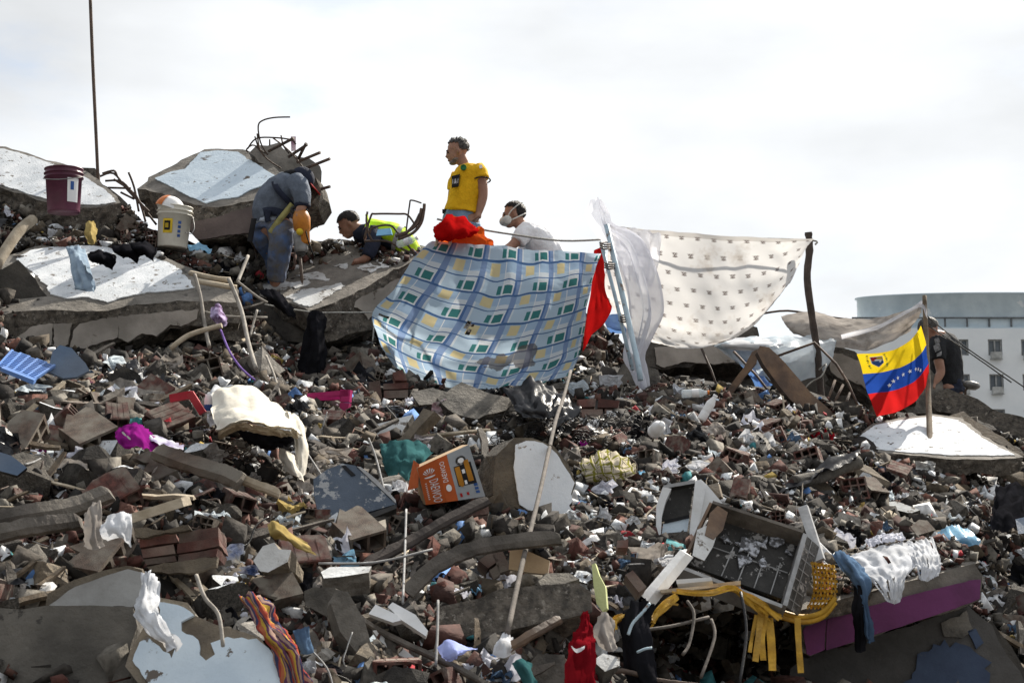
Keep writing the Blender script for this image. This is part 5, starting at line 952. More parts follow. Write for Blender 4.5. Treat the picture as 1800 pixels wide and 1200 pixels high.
hl = empty('helmet', P(299, 368, D(198)), 'white safety helmet with orange rear rim lying in the white bucket', 'helmet', None, (0, math.radians(18), 0))
def put(bb, nm, mm, root):
    me = bb.mesh(nm, mm); o = bpy.data.objects.new(nm, me); COL.objects.link(o); o.parent = root; return o
put(MB().lathe([(.125 * math.cos(a), .115 * math.sin(a)) for a in [i * math.pi / 20 for i in range(11)]], 26), 'shell', INKW, hl)
ob = MB().lathe([(.132 * math.cos(a), .122 * math.sin(a)) for a in [i * math.pi / 20 for i in range(11)]], 26); keep = [f for f in ob.f if sum(ob.v[i].x for i in f) / 4 < -.035]; ob.f = keep; ob.m = [0] * len(keep); ob.sm = [True] * len(keep); put(ob, 'orange_cover', mat('orange_plastic', (.75, .2, .02), None, 5, rough=.4, bump=0, var=0), hl)
# ------------------------------------------------------------------ printed cardboard box
def pbox():
    d = D(330); A, B_, C, Dd, E, Fp = P(733.5, 822, d), P(768, 806, d - .03), P(824, 781, d + .02), P(853, 872, d + .02), P(785, 882, d - .03), P(748.7, 887, d)
    root = empty('cardboard_box', E, 'orange and silver printed power tool box with torn open flap', 'cardboard box'); bk = Vector((-.05, .34, .02)) * .9
    b = MB(); v = [A, B_, C, Dd, E, Fp] + [x + bk for x in (A, B_, C, Dd, E, Fp)]
    b.add(v, [(0, 1, 7, 6), (1, 2, 8, 7), (2, 3, 9, 8), (3, 4, 10, 9), (4, 5, 11, 10), (5, 0, 6, 11), (6, 7, 8, 9, 10, 11)]); b.build('carton', CARD, root)
    q1 = [A, B_, E, Fp]; q2 = [B_, C, Dd, E]
    decal(q1, [rect(0, 0, 1, 1)], ORG, 'front_print', root, .001); decal(q2, [rect(0, 0, .30, 1)], ORG, 'side_print', root, .001); decal(q2, [rect(.30, 0, 1, 1)], SILV, 'side_print', root, .0015)
    decal(q1, [[(.5 + .3 * math.cos(a - .14), .24 + .105 * math.sin(a - .14)), (.5 + .3 * math.cos(a + .14), .24 + .105 * math.sin(a + .14)), (.5 + .08 * math.cos(a), .30 + .03 * math.sin(a))] for a in [math.radians(-160 + 28 * k) for k in range(6)]] + [circ(.5, .32, .28, .04)[0:8]], INKW, 'fan_emblem', root, .004)
    decal(q1, text_polys('DAEWOO', 1, (.42, .42, .86, .97)), INKW, 'lettering', root, .004)
    decal(q1, [rect(.2, .46 + .05 * k, .28, .48 + .05 * k) for k in range(9)], INKW, 'small_print', root, .004)
    decal(q2, text_polys('DAEWOO', 3, (.03, .10, .17, .56)), INKW, 'lettering', root, .004)
    decal(q2, [circ(.14, .70, .075, .08)], INKW, 'fan_emblem', root, .004)
    decal(q2, [rect(.40, .30, .9, .72)], INKB, 'tool_picture', root, .003); decal(q2, [rect(.42, .32, .56, .70), rect(.70, .24, .84, .66), circ(.5, .66, .06, .08)], INKO, 'tool_picture', root, .004); decal(q2, [circ(.64, .22, .15, .09)], DKGREY, 'tool_picture', root, .004); decal(q2, [circ(.64, .22, .09, .05), rect(.59, .40, .67, .48), rect(.585, .62, .65, .70)], INKW, 'tool_picture', root, .006)
    decal(q2, [rect(.80, .72 + .07 * k, .9, .77 + .07 * k) for k in range(3)], INKBL, 'small_print', root, .004); decal(q2, [rect(.38, .86, .44, .94), rect(.56, .86, .62, .92)], INKR, 'small_print', root, .004)
    hexa('flap', [P(727, 808, d + .1), P(737, 816, d + .02), P(735, 856, d + .02), P(716, 862, d + .1)], (0, .012, 0), [ORG], root)
pbox()
# ------------------------------------------------------------------ household objects
def panel():
    d = D(342); q = [P(600, 812, d + .14), P(650, 838, d + .04), P(697, 884, d - .02), P(552, 880, d)]
    root = empty('bin_lid', P(620, 880, d), 'dusty blue grey appliance lid with a slot, lying tilted left of the printed box', 'appliance lid'); bk = Vector((.02, .14, -.14))
    top = [(551, 842), (575, 824), (602, 814), (625, 818), (655, 843), (688, 870), (697, 885), (650, 898), (610, 912), (600, 916), (560, 900), (552, 870)]
    pl = plane(620, 865, d, (.06, -.86, .5)); s = slab('lid', top, pl, .03, (PANEL, PANEL), .004, 81, parent=root, rough=0)
    slab('rim', [(600, 918), (650, 902), (697, 886), (697, 893), (655, 910), (610, 922)], plane(620, 865, d - .01, (.06, -.86, .5)), .05, (BLACK, BLACK), .002, 82, parent=root, rough=0); slab('slot', [(600, 818), (607, 817), (625, 834), (618, 836)], (pl[0] + pl[1] * .006, pl[1]), .005, (INKB, INKB), .001, 83, parent=root, rough=0)
    slab('side', [(627, 819), (634, 820), (662, 842), (696, 878), (696, 884), (655, 846)], (pl[0] + pl[1] * .006, pl[1]), .02, (GRAYP, BLACK), .002, 84, parent=root, rough=0)
panel()
sheet('teal_cloth', [[(668, 782, D(292)), (700, 776, D(292)), (735, 778, D(291)), (762, 795, D(291))], [(672, 800, D(296)), (700, 800, D(300)), (730, 800, D(299)), (745, 810, D(297))], [(678, 825, D(300)), (700, 822, D(304)), (722, 824, D(303)), (726, 828, D(300))], [(682, 850, D(303)), (700, 846, D(306)), (715, 845, D(306)), (722, 838, D(303))]], CTEAL, 24, 20, .04, 7, 'crumpled teal cloth behind the left side of the printed box', 'cloth', seed=21)
# mattress
def mattress():
    root = empty('mattress', P(450, 770, D(321)), 'torn cream mattress folded over the rubble with springs and dark stuffing showing', 'mattress')
    net = [[(374, 690, D(306)), (400, 680, D(303)), (440, 680, D(301)), (475, 705, D(301)), (505, 725, D(303))], [(372, 715, D(316)), (410, 700, D(316)), (450, 702, D(314)), (490, 725, D(313)), (515, 740, D(310))], [(376, 738, D(327)), (415, 722, D(329)), (460, 728, D(329)), (500, 742, D(325)), (524, 752, D(318))], [(384, 758, D(333)), (420, 742, D(338)), (462, 748, D(338)), (500, 754, D(333)), (530, 765, D(325))]]
    sheet('ticking', net, CMAT, 36, 26, .028, 4, parent=root, seed=31, thick=.03)
    sheet('foam_edge', [[(384, 759, D(334)), (420, 743, D(339)), (462, 749, D(339)), (500, 755, D(334)), (522, 756, D(329))], [(382, 768, D(333)), (420, 749, D(338)), (462, 757, D(338)), (500, 762, D(333)), (520, 764, D(328))]], CFOAM, 30, 4, .012, 14, parent=root, seed=32, thick=.05)
    sheet('ticking', [[(503, 722, D(308)), (520, 730, D(307)), (536, 752, D(308))], [(512, 750, D(316)), (530, 756, D(315)), (537, 770, D(312))], [(520, 790, D(321)), (532, 785, D(321)), (536, 790, D(316))], [(522, 830, D(325)), (530, 832, D(324)), (535, 830, D(322))], [(524, 862, D(327)), (528, 866, D(326)), (532, 862, D(325))]], CMAT, 14, 30, .02, 5, parent=root, seed=33, thick=.02)
    sheet('ticking', [[(490, 785, D(323)), (505, 792, D(325)), (515, 800, D(324))], [(492, 805, D(325)), (510, 812, D(329)), (522, 820, D(327))], [(500, 825, D(326)), (518, 835, D(330)), (534, 846, D(328))]], CMAT, 12, 14, .02, 6, parent=root, seed=34, thick=.02)
    sheet('stuffing', [[(420, 755, D(332)), (460, 762, D(333)), (512, 766, D(331))], [(425, 768, D(331)), (462, 778, D(333)), (515, 772, D(330))], [(440, 778, D(329)), (475, 788, D(331)), (505, 780, D(328))]], CBLK, 20, 12, .05, 9, parent=root, seed=35)
    b = MB()
    for (x, y, r, k) in ((420, 775, 22, 3), (412, 790, 18, 2), (475, 822, 20, 3), (470, 845, 22, 3), (445, 800, 16, 2)):
        b.tube([P(x + r * math.cos(t), y + r * .5 * math.sin(t) + 3 * t / 6.28 * 4, D(321) + .05 * math.sin(t)) for t in [i * .5 for i in range(13 * k)]], .0035, 4)
    s = b.build('springs', RUST, root); s['kind'] = 'stuff'
mattress()
sheet('white_bag', [[(366, 690, D(290)), (390, 678, D(289)), (440, 684, D(288))], [(364, 720, D(299)), (385, 710, D(302)), (418, 700, D(300))], [(370, 750, D(306)), (385, 742, D(309)), (398, 730, D(307))]], CWHITE, 20, 18, .03, 5, 'bluish white fabric bag folded over the left end of the mattress', 'fabric bag', seed=36)
sheet('hanging_jacket', [[(544, 548, D(214)), (556, 546, D(216)), (570, 552, D(214))], [(538, 580, D(216)), (556, 582, D(221)), (572, 580, D(216))], [(528, 630, D(217)), (552, 635, D(223)), (572, 625, D(217))], [(522, 660, D(219)), (550, 668, D(224)), (570, 655, D(219))]], CBLK, 16, 24, .03, 6, 'black jacket hanging in the shade under the tilted grey floor slab', 'jacket', seed=37)
sheet('black_net', [[(455, 512, D(212)), (478, 508, D(213)), (495, 518, D(212))], [(465, 522, D(215)), (490, 530, D(217)), (512, 540, D(214))], [(500, 545, D(215)), (510, 556, D(217)), (522, 560, D(215))]], CBLK, 16, 14, .04, 8, 'black rag draped on the near left corner of the tilted grey floor slab', 'rag', seed=38)
# pink cloth, red frames, magenta chair piece
sheet('pink_cloth', [[(205, 760, D(345)), (228, 744, D(344)), (250, 748, D(343)), (262, 760, D(342))], [(206, 775, D(352)), (232, 765, D(354)), (258, 770, D(352)), (280, 780, D(349))], [(222, 790, D(356)), (245, 786, D(358)), (262, 790, D(357)), (276, 798, D(353))]], CPINK, 24, 16, .04, 5, 'bright magenta cloth lying among the bricks at the left', 'cloth', seed=41)
decal([P(214, 754, D(357)), P(232, 764, D(359)), P(236, 776, D(359)), P(218, 764, D(357))], [circ(.3, .4, .22, .3), circ(.7, .6, .2, .25)], INKW, 'print', COL.objects['pink_cloth'], .01)
sheet('printed_towel', [[(258, 762, D(346)), (280, 768, D(345)), (310, 780, D(344)), (322, 785, D(343))], [(264, 775, D(352)), (285, 782, D(354)), (305, 788, D(352)), (322, 792, D(349))]], cloth('printed_towelling', (.55, .55, .6), (.16, .12, .26), trans=.1, scale=14), 20, 8, .025, 5, 'white and blue printed towel beside the magenta cloth', 'towel', seed=42)
def lshape(name, pts, w_, m, label, cat, d):
    root = empty(name, P(pts[0][0], pts[0][1], d), label, cat)
    for a, c in zip(pts, pts[1:]):
        A, B_ = P(a[0], a[1], d), P(c[0], c[1], d); t = (B_ - A).normalized(); s = t.cross(Vector((0, -1, 0))).normalized() * w_ / 2
        hexa('arm', [A - s, B_ - s, B_ + s, A + s], (0, .035, 0), [m], root)
    return root
lshape('red_plastic_strip', [(298, 700), (336, 693)], .045, REDP, 'red plastic piece lying level right of the brown brick', 'plastic frame', D(305)); lshape('red_plastic_strip', [(333, 690), (356, 726)], .04, REDP, 'red plastic bar leaning against the white spray can', 'plastic frame', D(308))
def chair():
    root = empty('chair_piece', P(600, 715, D(255)), 'broken magenta plastic chair leg and rail under the black jacket', 'chair piece'); d = D(256)
    for q in ([(540, 691), (612, 685), (612, 696), (540, 698)], [(545, 699), (600, 694), (598, 702), (560, 704)], [(598, 684), (616, 685), (614, 706), (597, 706)], [(597, 707), (614, 708), (609, 732), (597, 728)]):
        hexa('rail', [P(x, y, d) for x, y in q], (.01, .05, 0), [PINKP], root)
chair()
# blue crate and board
def crate():
    d = D(292); root = empty('basket', P(50, 660, d), 'bright blue plastic crate with slotted sides lying on its back at the left', 'crate'); c = [P(-4, 642, d), P(22, 614, d + .25), P(96, 640, d + .22), P(60, 664, d)]
    q = c; b = MB()
    def strip(u0, v0, u1, v1):
        n = (q[1] - q[0]).cross(q[3] - q[0]).normalized(); n = n if n.dot(CAM - q[0]) > 0 else -n; v = [quadpt(q, u, w_) for u, w_ in ((u0, v0), (u1, v0), (u1, v1), (u0, v1))]; b.add(v + [x - n * .02 for x in v], [(0, 1, 2, 3), (7, 6, 5, 4), (0, 4, 5, 1), (1, 5, 6, 2), (2, 6, 7, 3), (3, 7, 4, 0)])
    for k in range(6): strip(0, k / 5 - .022, 1, k / 5 + .03)
    for i in range(5):
        for k in range(11): u = (k + .5 * (i % 2)) / 11; strip(u, i / 5 + .03, u + .03, (i + 1) / 5 - .022)
    b.build('slotted_side', BLUEP, root); hexa('end_panel', [P(2, 646, d - .02), P(60, 668, d - .03), P(58, 676, d - .03), P(0, 652, d - .02)], (0, .05, .02), [BLUEP], root)
crate()
slab('blue_board', [(84, 652), (92, 618), (105, 606), (125, 612), (150, 638), (158, 652), (135, 662), (112, 664)], plane(120, 640, D(284), (.1, -.88, .45)), .02, (BLUED, BLUED), .006, 91, None, 'slate blue plastic board standing right of the blue crate', 'board', rough=0)
slab('board', [(-10, 790), (20, 800), (48, 822), (30, 836), (-10, 825)], plane(20, 815, D(372), (.2, -.8, .5)), .02, (BLUED, BLACK), .004, 92, None, 'dark blue panel at the left edge under the tan bricks', 'board', rough=0)
# bottles, can, takeaway box
def bottle(px, py, s, rz, label, m=PET, cap=INKBL, L_=.21, r=.032, lab=INKW, cat='bottle'):
    root = empty('bottle', surf(px, py, 0) if s is None else P(px, py, D(s)), label, cat, None, (math.radians(80), 0, rz))
    put(MB().lathe([(0, 0), (r * .9, 0), (r, .01), (r, L_ * .3), (r * .93, L_ * .33), (r, L_ * .36), (r, L_ * .68), (r * .45, L_ * .88), (r * .42, L_ * .93), (0, L_ * .93)], 14), 'bottle_body', m, root); put(MB().lathe([(r * .5, L_ * .93), (r * .52, L_), (0, L_)], 12), 'cap', cap, root); put(MB().lathe([(r * 1.02, L_ * .38), (r * 1.02, L_ * .62)], 14), 'label', lab, root); return root
r = bottle(1232, 738, 240, .5, 'white plastic bottle lying on the gravel below the printed white sheet', INKW, INKW); r.rotation_euler = (0, .55, 0)
r = bottle(1198, 692, 226, 1.2, 'clear bottle with orange cap on the crest right of the curtain foot', PET, mat('orange_cap', (.7, .2, .03), None, 5, bump=0, var=0)); r.rotation_euler = (math.radians(88), 0, 1.45)
r = bottle(1148, 760, 262, .3, 'crushed white foam cup right of the black plastic bag', INKW, INKW, .14, .045); r.rotation_euler = (1.1, .8, 0)
def can():
    root = empty('spray_can', P(367, 727, D(305)), 'white and blue container with a label standing against the mattress', 'container')
    put(MB().lathe([(0, 0), (.026, 0), (.027, .01), (.027, .085), (.022, .095), (.022, .11), (0, .11)], 16), 'can_body', INKW, root); put(MB().lathe([(.0275, .015), (.0275, .05)], 16), 'label', INKBL, root)
can()
def foam_box():
    root = empty('takeaway_box', P(1690, 828, D(226)), 'open white foam takeaway box standing near the sunlit slab', 'takeaway box'); d = D(226)
    hexa('lid', [P(1672, 792, d + .03), P(1712, 784, d + .05), P(1706, 826, d), P(1680, 832, d)], (0, .04, .005), [INKW], root); hexa('tray', [P(1676, 832, d - .02), P(1706, 828, d - .02), P(1704, 834, d - .1), P(1672, 840, d - .1)], (0, .02, -.04), [INKW], root)
    hexa('lid_panel', [P(1678, 797, d - .005), P(1705, 792, d + .005), P(1701, 820, d - .012), P(1684, 824, d - .012)], (0, .004, 0), [INKW], root)
foam_box()
def floodlight():
    root = empty('floodlight', P(1705, 700, D(180)), 'grey oval floodlight head beyond the person in the black t-shirt', 'floodlight'); b = MB(); c = P(1708, 676, D(180)); vs = []
    b.lathe([(0, -.05), (.05, -.048), (.085, -.02), (.09, 0), (.07, .025), (0, .04)], 16, Matrix.Translation(c) @ Matrix.Rotation(.2, 4, 'Y') @ Matrix.Diagonal((.9, 1, .9, 1))); b.build('lamp_head', STEEL, root); MB().tube([c, c + Vector((-.06, 0, -.05)), c + Vector((-.08, 0, -.25))], .012, 8).build('stem', RUST, root)
floodlight()
# leaning rusty beams, truss rods under the sheets
pl = plane(1410, 680, D(213), (.15, -.93, .33))
slab('rusty_beam', [(1331, 618), (1336, 607), (1352, 610), (1366, 622), (1396, 656), (1424, 690), (1462, 722), (1494, 748), (1492, 758), (1462, 748), (1425, 728), (1392, 704), (1362, 668), (1342, 640)], pl, .06, (RUSTB, RUST), .006, 95, None, 'wide rusty steel beam leaning down to the right, below the cloudy plastic sheet', 'steel beam', rough=0)
slab('rusty_beam', [(1322, 618), (1334, 612), (1330, 636), (1310, 660), (1290, 690), (1278, 704), (1268, 702), (1285, 675), (1308, 645)], plane(1300, 660, D(206), (-.1, -.96, .2)), .05, (RUSTB, RUST), .005, 96, None, 'narrow rusty strut leaning down to the left, meeting the wide rusty beam', 'steel beam', rough=0)
for k, (pts, lb) in enumerate((([(1290, 618, D(198)), (1330, 660, D(202)), (1370, 712, D(208))], 'thin dark rod behind the leaning rusty beam'), ([(1232, 610, D(188)), (1250, 650, D(190)), (1264, 690, D(194))], 'thin dark prop under the printed white sheet'), ([(1360, 628, D(203)), (1432, 602, D(203)), (1470, 640, D(204)), (1490, 672, D(205)), (1512, 722, D(208))], 'bent angle iron passing in front of the dark post'), ([(1468, 668, D(204)), (1452, 712, D(206))], 'first short rod under the tan render slab, nearest the post'), ([(1482, 676, D(204)), (1462, 716, D(206))], 'second short rod under the tan render slab'), ([(1494, 690, D(204)), (1480, 728, D(206))], 'third short rod under the tan render slab'), ([(1460, 722, D(205)), (1490, 730, D(206)), (1522, 716, D(207))], 'flat bar lying at the foot of the short rods'))): bar('steel_rod', pts, .011, RUST, lb, 'steel rod', 'rods and angles under the sheets', 6, 1)
# reinforcing bars
dd = D(189)
bars = [[(456, 300), (468, 340), (452, 212), (470, 208), (510, 206)], [(435, 262), (450, 244), (480, 242), (512, 246), (520, 254)], [(452, 235), (456, 260), (464, 275)], [(494, 238), (498, 256), (508, 270)], [(480, 243), (500, 258), (520, 278), (545, 312)], [(436, 268), (434, 262), (448, 256), (470, 280), (494, 296)], [(474, 245), (474, 256)], [(448, 240), (456, 262), (472, 272)]]
bars[0] = [(470, 272), (458, 250), (454, 222), (462, 212), (482, 207), (510, 206)]
for k, p in enumerate(bars): bar('rebar', [(x, y, dd - .3) for x, y in p], .0075, RUST, ['tallest curled reinforcing wire above the broken column stub', 'arched reinforcing wire forming the top hoop over the column stub', 'short curved wire crossing the tallest curl at the column stub', 'wire bent down inside the hoop over the column stub', 'long wire sagging from the hoop down the right of the column stub', 'lowest looped wire at the left of the column stub', 'tiny straight wire under the hoop over the column stub', 'short wire slanting left of the hoop over the column stub'][k], 'rebar', 'thin wires above the column stub', 5)
for k, (a, c) in enumerate((((515, 272), (540, 254)), ((530, 281), (563, 268)), ((545, 292), (580, 279)), ((555, 333), (580, 328)), ((532, 276), (538, 252)), ((480, 262), (516, 243)))): bar('rebar', [(a[0] - 8, a[1] + 4, dd - .25), (c[0], c[1], dd - .35)], .014, RUST, ['rebar stub under the pink paper scrap on the broken column', 'upper long rebar stub pointing right from the broken column', 'middle long rebar stub pointing right from the broken column', 'lowest rebar stub pointing level right from the broken column', 'rebar stub standing nearly upright on the broken column', 'rebar stub reaching up to the pink paper scrap'][k], 'rebar', 'stubs of the column stub', 7, 1)
hexa('paper_scrap', [P(511, 240, dd - .3), P(520, 240, dd - .3), P(520, 265, dd - .3), P(512, 266, dd - .3)], (0, .004, 0), [cloth('pink_print', (.45, .3, .4), (.7, .65, .68), trans=.3, scale=30)], None, 'printed pink paper scrap caught in the wires of the column stub', 'paper scrap')
for k, p in enumerate(([(548, 360), (546, 368), (543, 374)], [(557, 372), (547, 384)], [(560, 386), (550, 397)], [(545, 365), (552, 380), (558, 400)])): bar('rebar', [(x, y, D(188)) for x, y in p], .006, RUST, ['topmost wire stub right of the jackhammer worker against the sky', 'second wire stub right of the jackhammer worker', 'lowest wire stub right of the jackhammer worker', 'long thin wire hanging beside the stubs right of the jackhammer worker'][k], 'rebar', 'wire stubs right of the jackhammer', 5)
dh = D(198)
for p, r, lb in (([(640, 420), (652, 380), (660, 376), (700, 376), (715, 377), (725, 388), (732, 400)], .009, 'long rebar hoop in front of the hi-vis vest'), ([(714, 405), (720, 360), (723, 352), (741, 357)], .007, 'upright thin rebar with a bent top right of the hi-vis vest'), ([(700, 420), (725, 410), (740, 392), (745, 370), (746, 358)], .014, 'outermost of the three thick rebars curving up right of the vest'), ([(695, 415), (720, 405), (735, 390), (741, 366)], .014, 'middle of the three thick rebars curving up right of the vest'), ([(700, 416), (716, 408), (730, 392), (738, 376)], .014, 'innermost of the three thick rebars curving up right of the vest'), ([(646, 372), (644, 388), (648, 410), (655, 424)], .009, 'short upright rebar left of the hoop'), ([(650, 410), (656, 400), (685, 396), (700, 410), (716, 430), (728, 445)], .009, 'rusty rebar arching low across the vest'), ([(640, 424), (680, 424), (700, 434), (735, 450)], .009, 'rusty rebar lying along the edge of the tilted grey slab')): bar('rebar', [(x, y, dh) for x, y in p], r, RUST, lb, 'rebar', 'bars around the hi-vis vest', 6)
bottle(700, 430, 200, 1.0, 'clear crushed bottle lying on the tilted grey slab below the vest', PET, INKW)
hexa('blue_cloth_pack', [P(664, 403, D(200)), P(686, 401, D(200)), P(689, 412, D(201)), P(661, 414, D(201))], (0, .08, .01), [cloth('light_blue_fabric', (.25, .5, .72), None, .1)], None, 'light blue folded glove pack in front of the hi-vis vest', 'cloth pack')
# rebar left of crest, branches on the slab
for k, p in enumerate(([(176, 310), (200, 305), (225, 335), (262, 372)], [(185, 318), (215, 320), (240, 350), (275, 395)], [(226, 303), (236, 330), (244, 372)], [(190, 330), (230, 331)], [(180, 305), (200, 300), (206, 310)], [(200, 315), (240, 345), (256, 390)], [(212, 338), (236, 350)])): bar('rebar', [(x, y, D(193)) for x, y in p], .010, RUST, ['longest upper rebar in the tangle right of the thin pole', 'longest lower rebar in the tangle right of the thin pole', 'upright hooked rebar standing out of the tangle on the left crest', 'level short rebar across the tangle on the left crest', 'small arched rebar at the top of the tangle, beside the thin pole', 'steep rebar slanting through the tangle on the left crest', 'short slanting rebar low in the tangle on the left crest'][k], 'rebar', 'rebar tangle on the left crest', 6)
for k, (p, r, lb) in enumerate((([(-10, 470, D(222)), (30, 410, D(216)), (58, 386, D(212))], .045, 'thick peeled white log leaning at the left edge'), ([(334, 480, D(222)), (380, 490, D(224)), (405, 492, D(224))], .022, 'upper pale bamboo cane lying at the right end of the white slab'), ([(345, 494, D(224)), (390, 502, D(226)), (416, 506, D(226))], .022, 'lower pale bamboo cane at the right end of the white slab'), ([(342, 482, D(228)), (352, 520, D(230)), (360, 570, D(234)), (368, 610, D(238))], .014, 'bent grey branch hanging over the end of the white slab'), ([(402, 490, D(228)), (424, 545, D(232)), (436, 600, D(240)), (450, 648, D(248))], .016, 'long bent grey branch left of the shaded recess'), ([(436, 450, D(212)), (426, 475, D(216)), (418, 495, D(220))], .014, 'short pale branch standing behind the canes'), ([(418, 495, D(222)), (450, 520, D(224)), (470, 532, D(224))], .010, 'thin twig lying towards the tilted grey slab'), ([(300, 612, D(258)), (330, 590, D(256)), (365, 578, D(254)), (390, 572, D(254))], .018, 'pale weathered stick below the right end of the plaster beam'), ([(360, 548, D(232)), (400, 556, D(232)), (470, 558, D(230))], .009, 'thin stick lying level by the purple doll clothes'), ([(468, 625, D(238)), (482, 660, D(246)), (494, 700, D(256))], .009, 'thin straight cane standing in the shaded recess'), ([(452, 545, D(230)), (445, 570, D(232)), (440, 590, D(234))], .009, 'short forked twig near the black rag'))): bar('branch', p, r, WOODL if r > .017 else mat('bleached_twig', (.36, .33, .29), (.22, .2, .175), 12, bump=.3, var=.15) if 'bleached_twig' not in MATS else MATS['bleached_twig'], lb, 'branch', 'sticks and branches at upper left', 7)
# jeans and shoes on the white slab
sheet('trousers', [[(116, 436, D(215)), (135, 432, D(215)), (150, 440, D(215))], [(124, 460, D(221)), (140, 458, D(223)), (156, 465, D(221))], [(130, 500, D(228)), (148, 496, D(230)), (166, 498, D(228))], [(134, 508, D(229)), (150, 512, D(231)), (167, 514, D(229))]], cloth('pale_denim', (.3, .38, .46), (.18, .24, .32), .05), 16, 26, .02, 6, 'pale grey blue trousers hanging down the face of the white slab', 'trousers', seed=51)
for k, (x, y, lb) in enumerate(((222, 440, 'dark shoe lying on its side on the white slab, nearer the bucket'), (178, 452, 'dark sandal on the white slab beside the trousers'), (250, 436, 'black plastic bag piece on the white slab, under the bucket'))): sheet('shoe', [[(x - 25, y - 6, D(222)), (x, y - 12, D(222)), (x + 25, y - 2, D(222))], [(x - 22, y + 2, D(226)), (x, y - 2, D(229)), (x + 22, y + 8, D(226))], [(x - 8, y + 8, D(226)), (x + 4, y + 10, D(228)), (x + 16, y + 18, D(226))]], CBLK, 12, 10, .03, 4, lb, 'shoe' if k < 2 else 'plastic bag', seed=52 + k, thick=.03)
sheet('yellow_cloth', [[(152, 392, D(214)), (160, 388, D(214)), (168, 394, D(214))], [(150, 410, D(217)), (160, 412, D(220)), (168, 408, D(217))], [(156, 428, D(218)), (162, 430, D(219)), (168, 426, D(218))]], CYEL, 10, 12, .02, 5, 'mustard yellow cloth hanging above the white slab, left', 'cloth', seed=56)
sheet('blue_bag', [[(330, 434, D(205)), (350, 428, D(205)), (372, 438, D(205))], [(334, 442, D(208)), (352, 440, D(210)), (370, 446, D(208))]], CSKY, 12, 8, .03, 5, 'crumpled bright blue plastic bag right of the white bucket', 'plastic bag', seed=57)
# lilac doll clothes and strap
sheet('lilac_cloth', [[(375, 540, D(240)), (384, 534, D(240)), (390, 542, D(240))], [(370, 555, D(243)), (385, 556, D(246)), (396, 560, D(243))], [(386, 572, D(244)), (392, 574, D(245)), (398, 572, D(244))]], cloth('lilac_print', (.5, .42, .62), (.08, .03, .08), .15, scale=18), 12, 14, .03, 5, 'lilac and maroon doll dress hung on a twig by the branch', 'cloth', seed=58)
wire('strap', [(388, 580, D(246)), (402, 615, D(252)), (418, 640, D(258)), (432, 655, D(260)), (448, 668, D(262))], .008, CPURP, 'lilac strap trailing down below the doll dress', 'strap')
# gas tank-like black crate: charred tray
def tray():
    d = D(352); pl = plane(1310, 965, d, (.12, -.80, .58)); n = pl[1]
    root = empty('appliance_tray', hit(1380, 1062, pl), 'big charred black appliance shell with ribbed floor and white ash, lower right', 'appliance shell')
    out = [(1252, 884), (1300, 905), (1410, 935), (1376, 1058), (1300, 1030), (1200, 992)]
    slab('back_panel', [(1256, 892), (1408, 938), (1374, 1052), (1206, 990)], (pl[0] - n * .11, n), .02, (DKGREY, DKGREY), .003, 101, parent=root, rough=0)
    def wall(a, b_, w_, nm, m): A, B_ = hit(*a, pl), hit(*b_, pl); s = n.cross(B_ - A).normalized() * w_; hexa(nm, [A, B_, B_ + s, A + s], -n * .12, [m], root)
    wall((1252, 884), (1412, 936), .018, 'rim', WOODG); wall((1412, 936), (1376, 1062), .022, 'rim', STEEL); wall((1376, 1062), (1200, 994), .02, 'rim', STEEL); wall((1200, 994), (1252, 884), .014, 'rim', RUSTB)
    q = [hit(x, y, (pl[0] - n * .105, n)) for x, y in ((1256, 892), (1408, 938), (1374, 1052), (1206, 990))]
    for k in range(1, 5): decal(q, [rect(.2 + .17 * k - .006, .52, .2 + .17 * k + .006, 1)], STEEL, 'rib', root, .006)
    decal(q, [rect(.1, .62, .98, .635)], STEEL, 'rib', root, .006)
    pl2 = plane(1395, 1010, d - .02, (.75, -.62, .2)); A = [hit(1413, 938, pl), hit(1376, 1062, pl)]; e = Vector((.10, .16, -.06)); qq = [A[0], A[0] + e, A[1] + e, A[1]]
    hexa('ribbed_side', qq, (.01, .012, -.004), [DKGREY], root); decal(qq, [rect(.08, k / 7 + .02, .92, k / 7 + .035) for k in range(1, 7)] + [rect(.48, 0, .53, 1)], STEEL, 'side_rib', root, .006)
    ap = (pl[0] - n * .095, n)
    for k_, poly in enumerate([[(1290, 950), (1310, 940), (1335, 948), (1352, 942), (1350, 965), (1330, 975), (1300, 968)], [(1355, 945), (1372, 940), (1380, 955), (1364, 962)], [(1262, 940), (1280, 936), (1284, 950), (1268, 955)], [(1330, 985), (1340, 980), (1350, 990), (1338, 996)], [(1380, 968), (1390, 966), (1388, 978)], [(1300, 980), (1312, 976), (1310, 988)]]): slab('ash', poly, ap, .012, (mat('white_ash', (.55, .57, .62), (.10, .10, .105), 26, bump=.8, bscale=60, var=0, contrast=(.45, .55)) if 'white_ash' not in MATS else MATS['white_ash'],) * 2, .04, 140 + k_, parent=root, rough=0, seg=.02)
    slab('torn_sheet', [(1215, 975), (1225, 930), (1250, 920), (1262, 935), (1250, 960), (1238, 985)], (pl[0] + n * .005, n), .006, (PLAW, RUST), .02, 147, parent=root, rough=0)
    slab('torn_sheet', [(1240, 940), (1246, 900), (1262, 888), (1280, 900), (1270, 930), (1255, 945)], (pl[0] + n * .01, n), .006, (RUSTB, RUSTB), .01, 105, parent=root, rough=0)
tray()
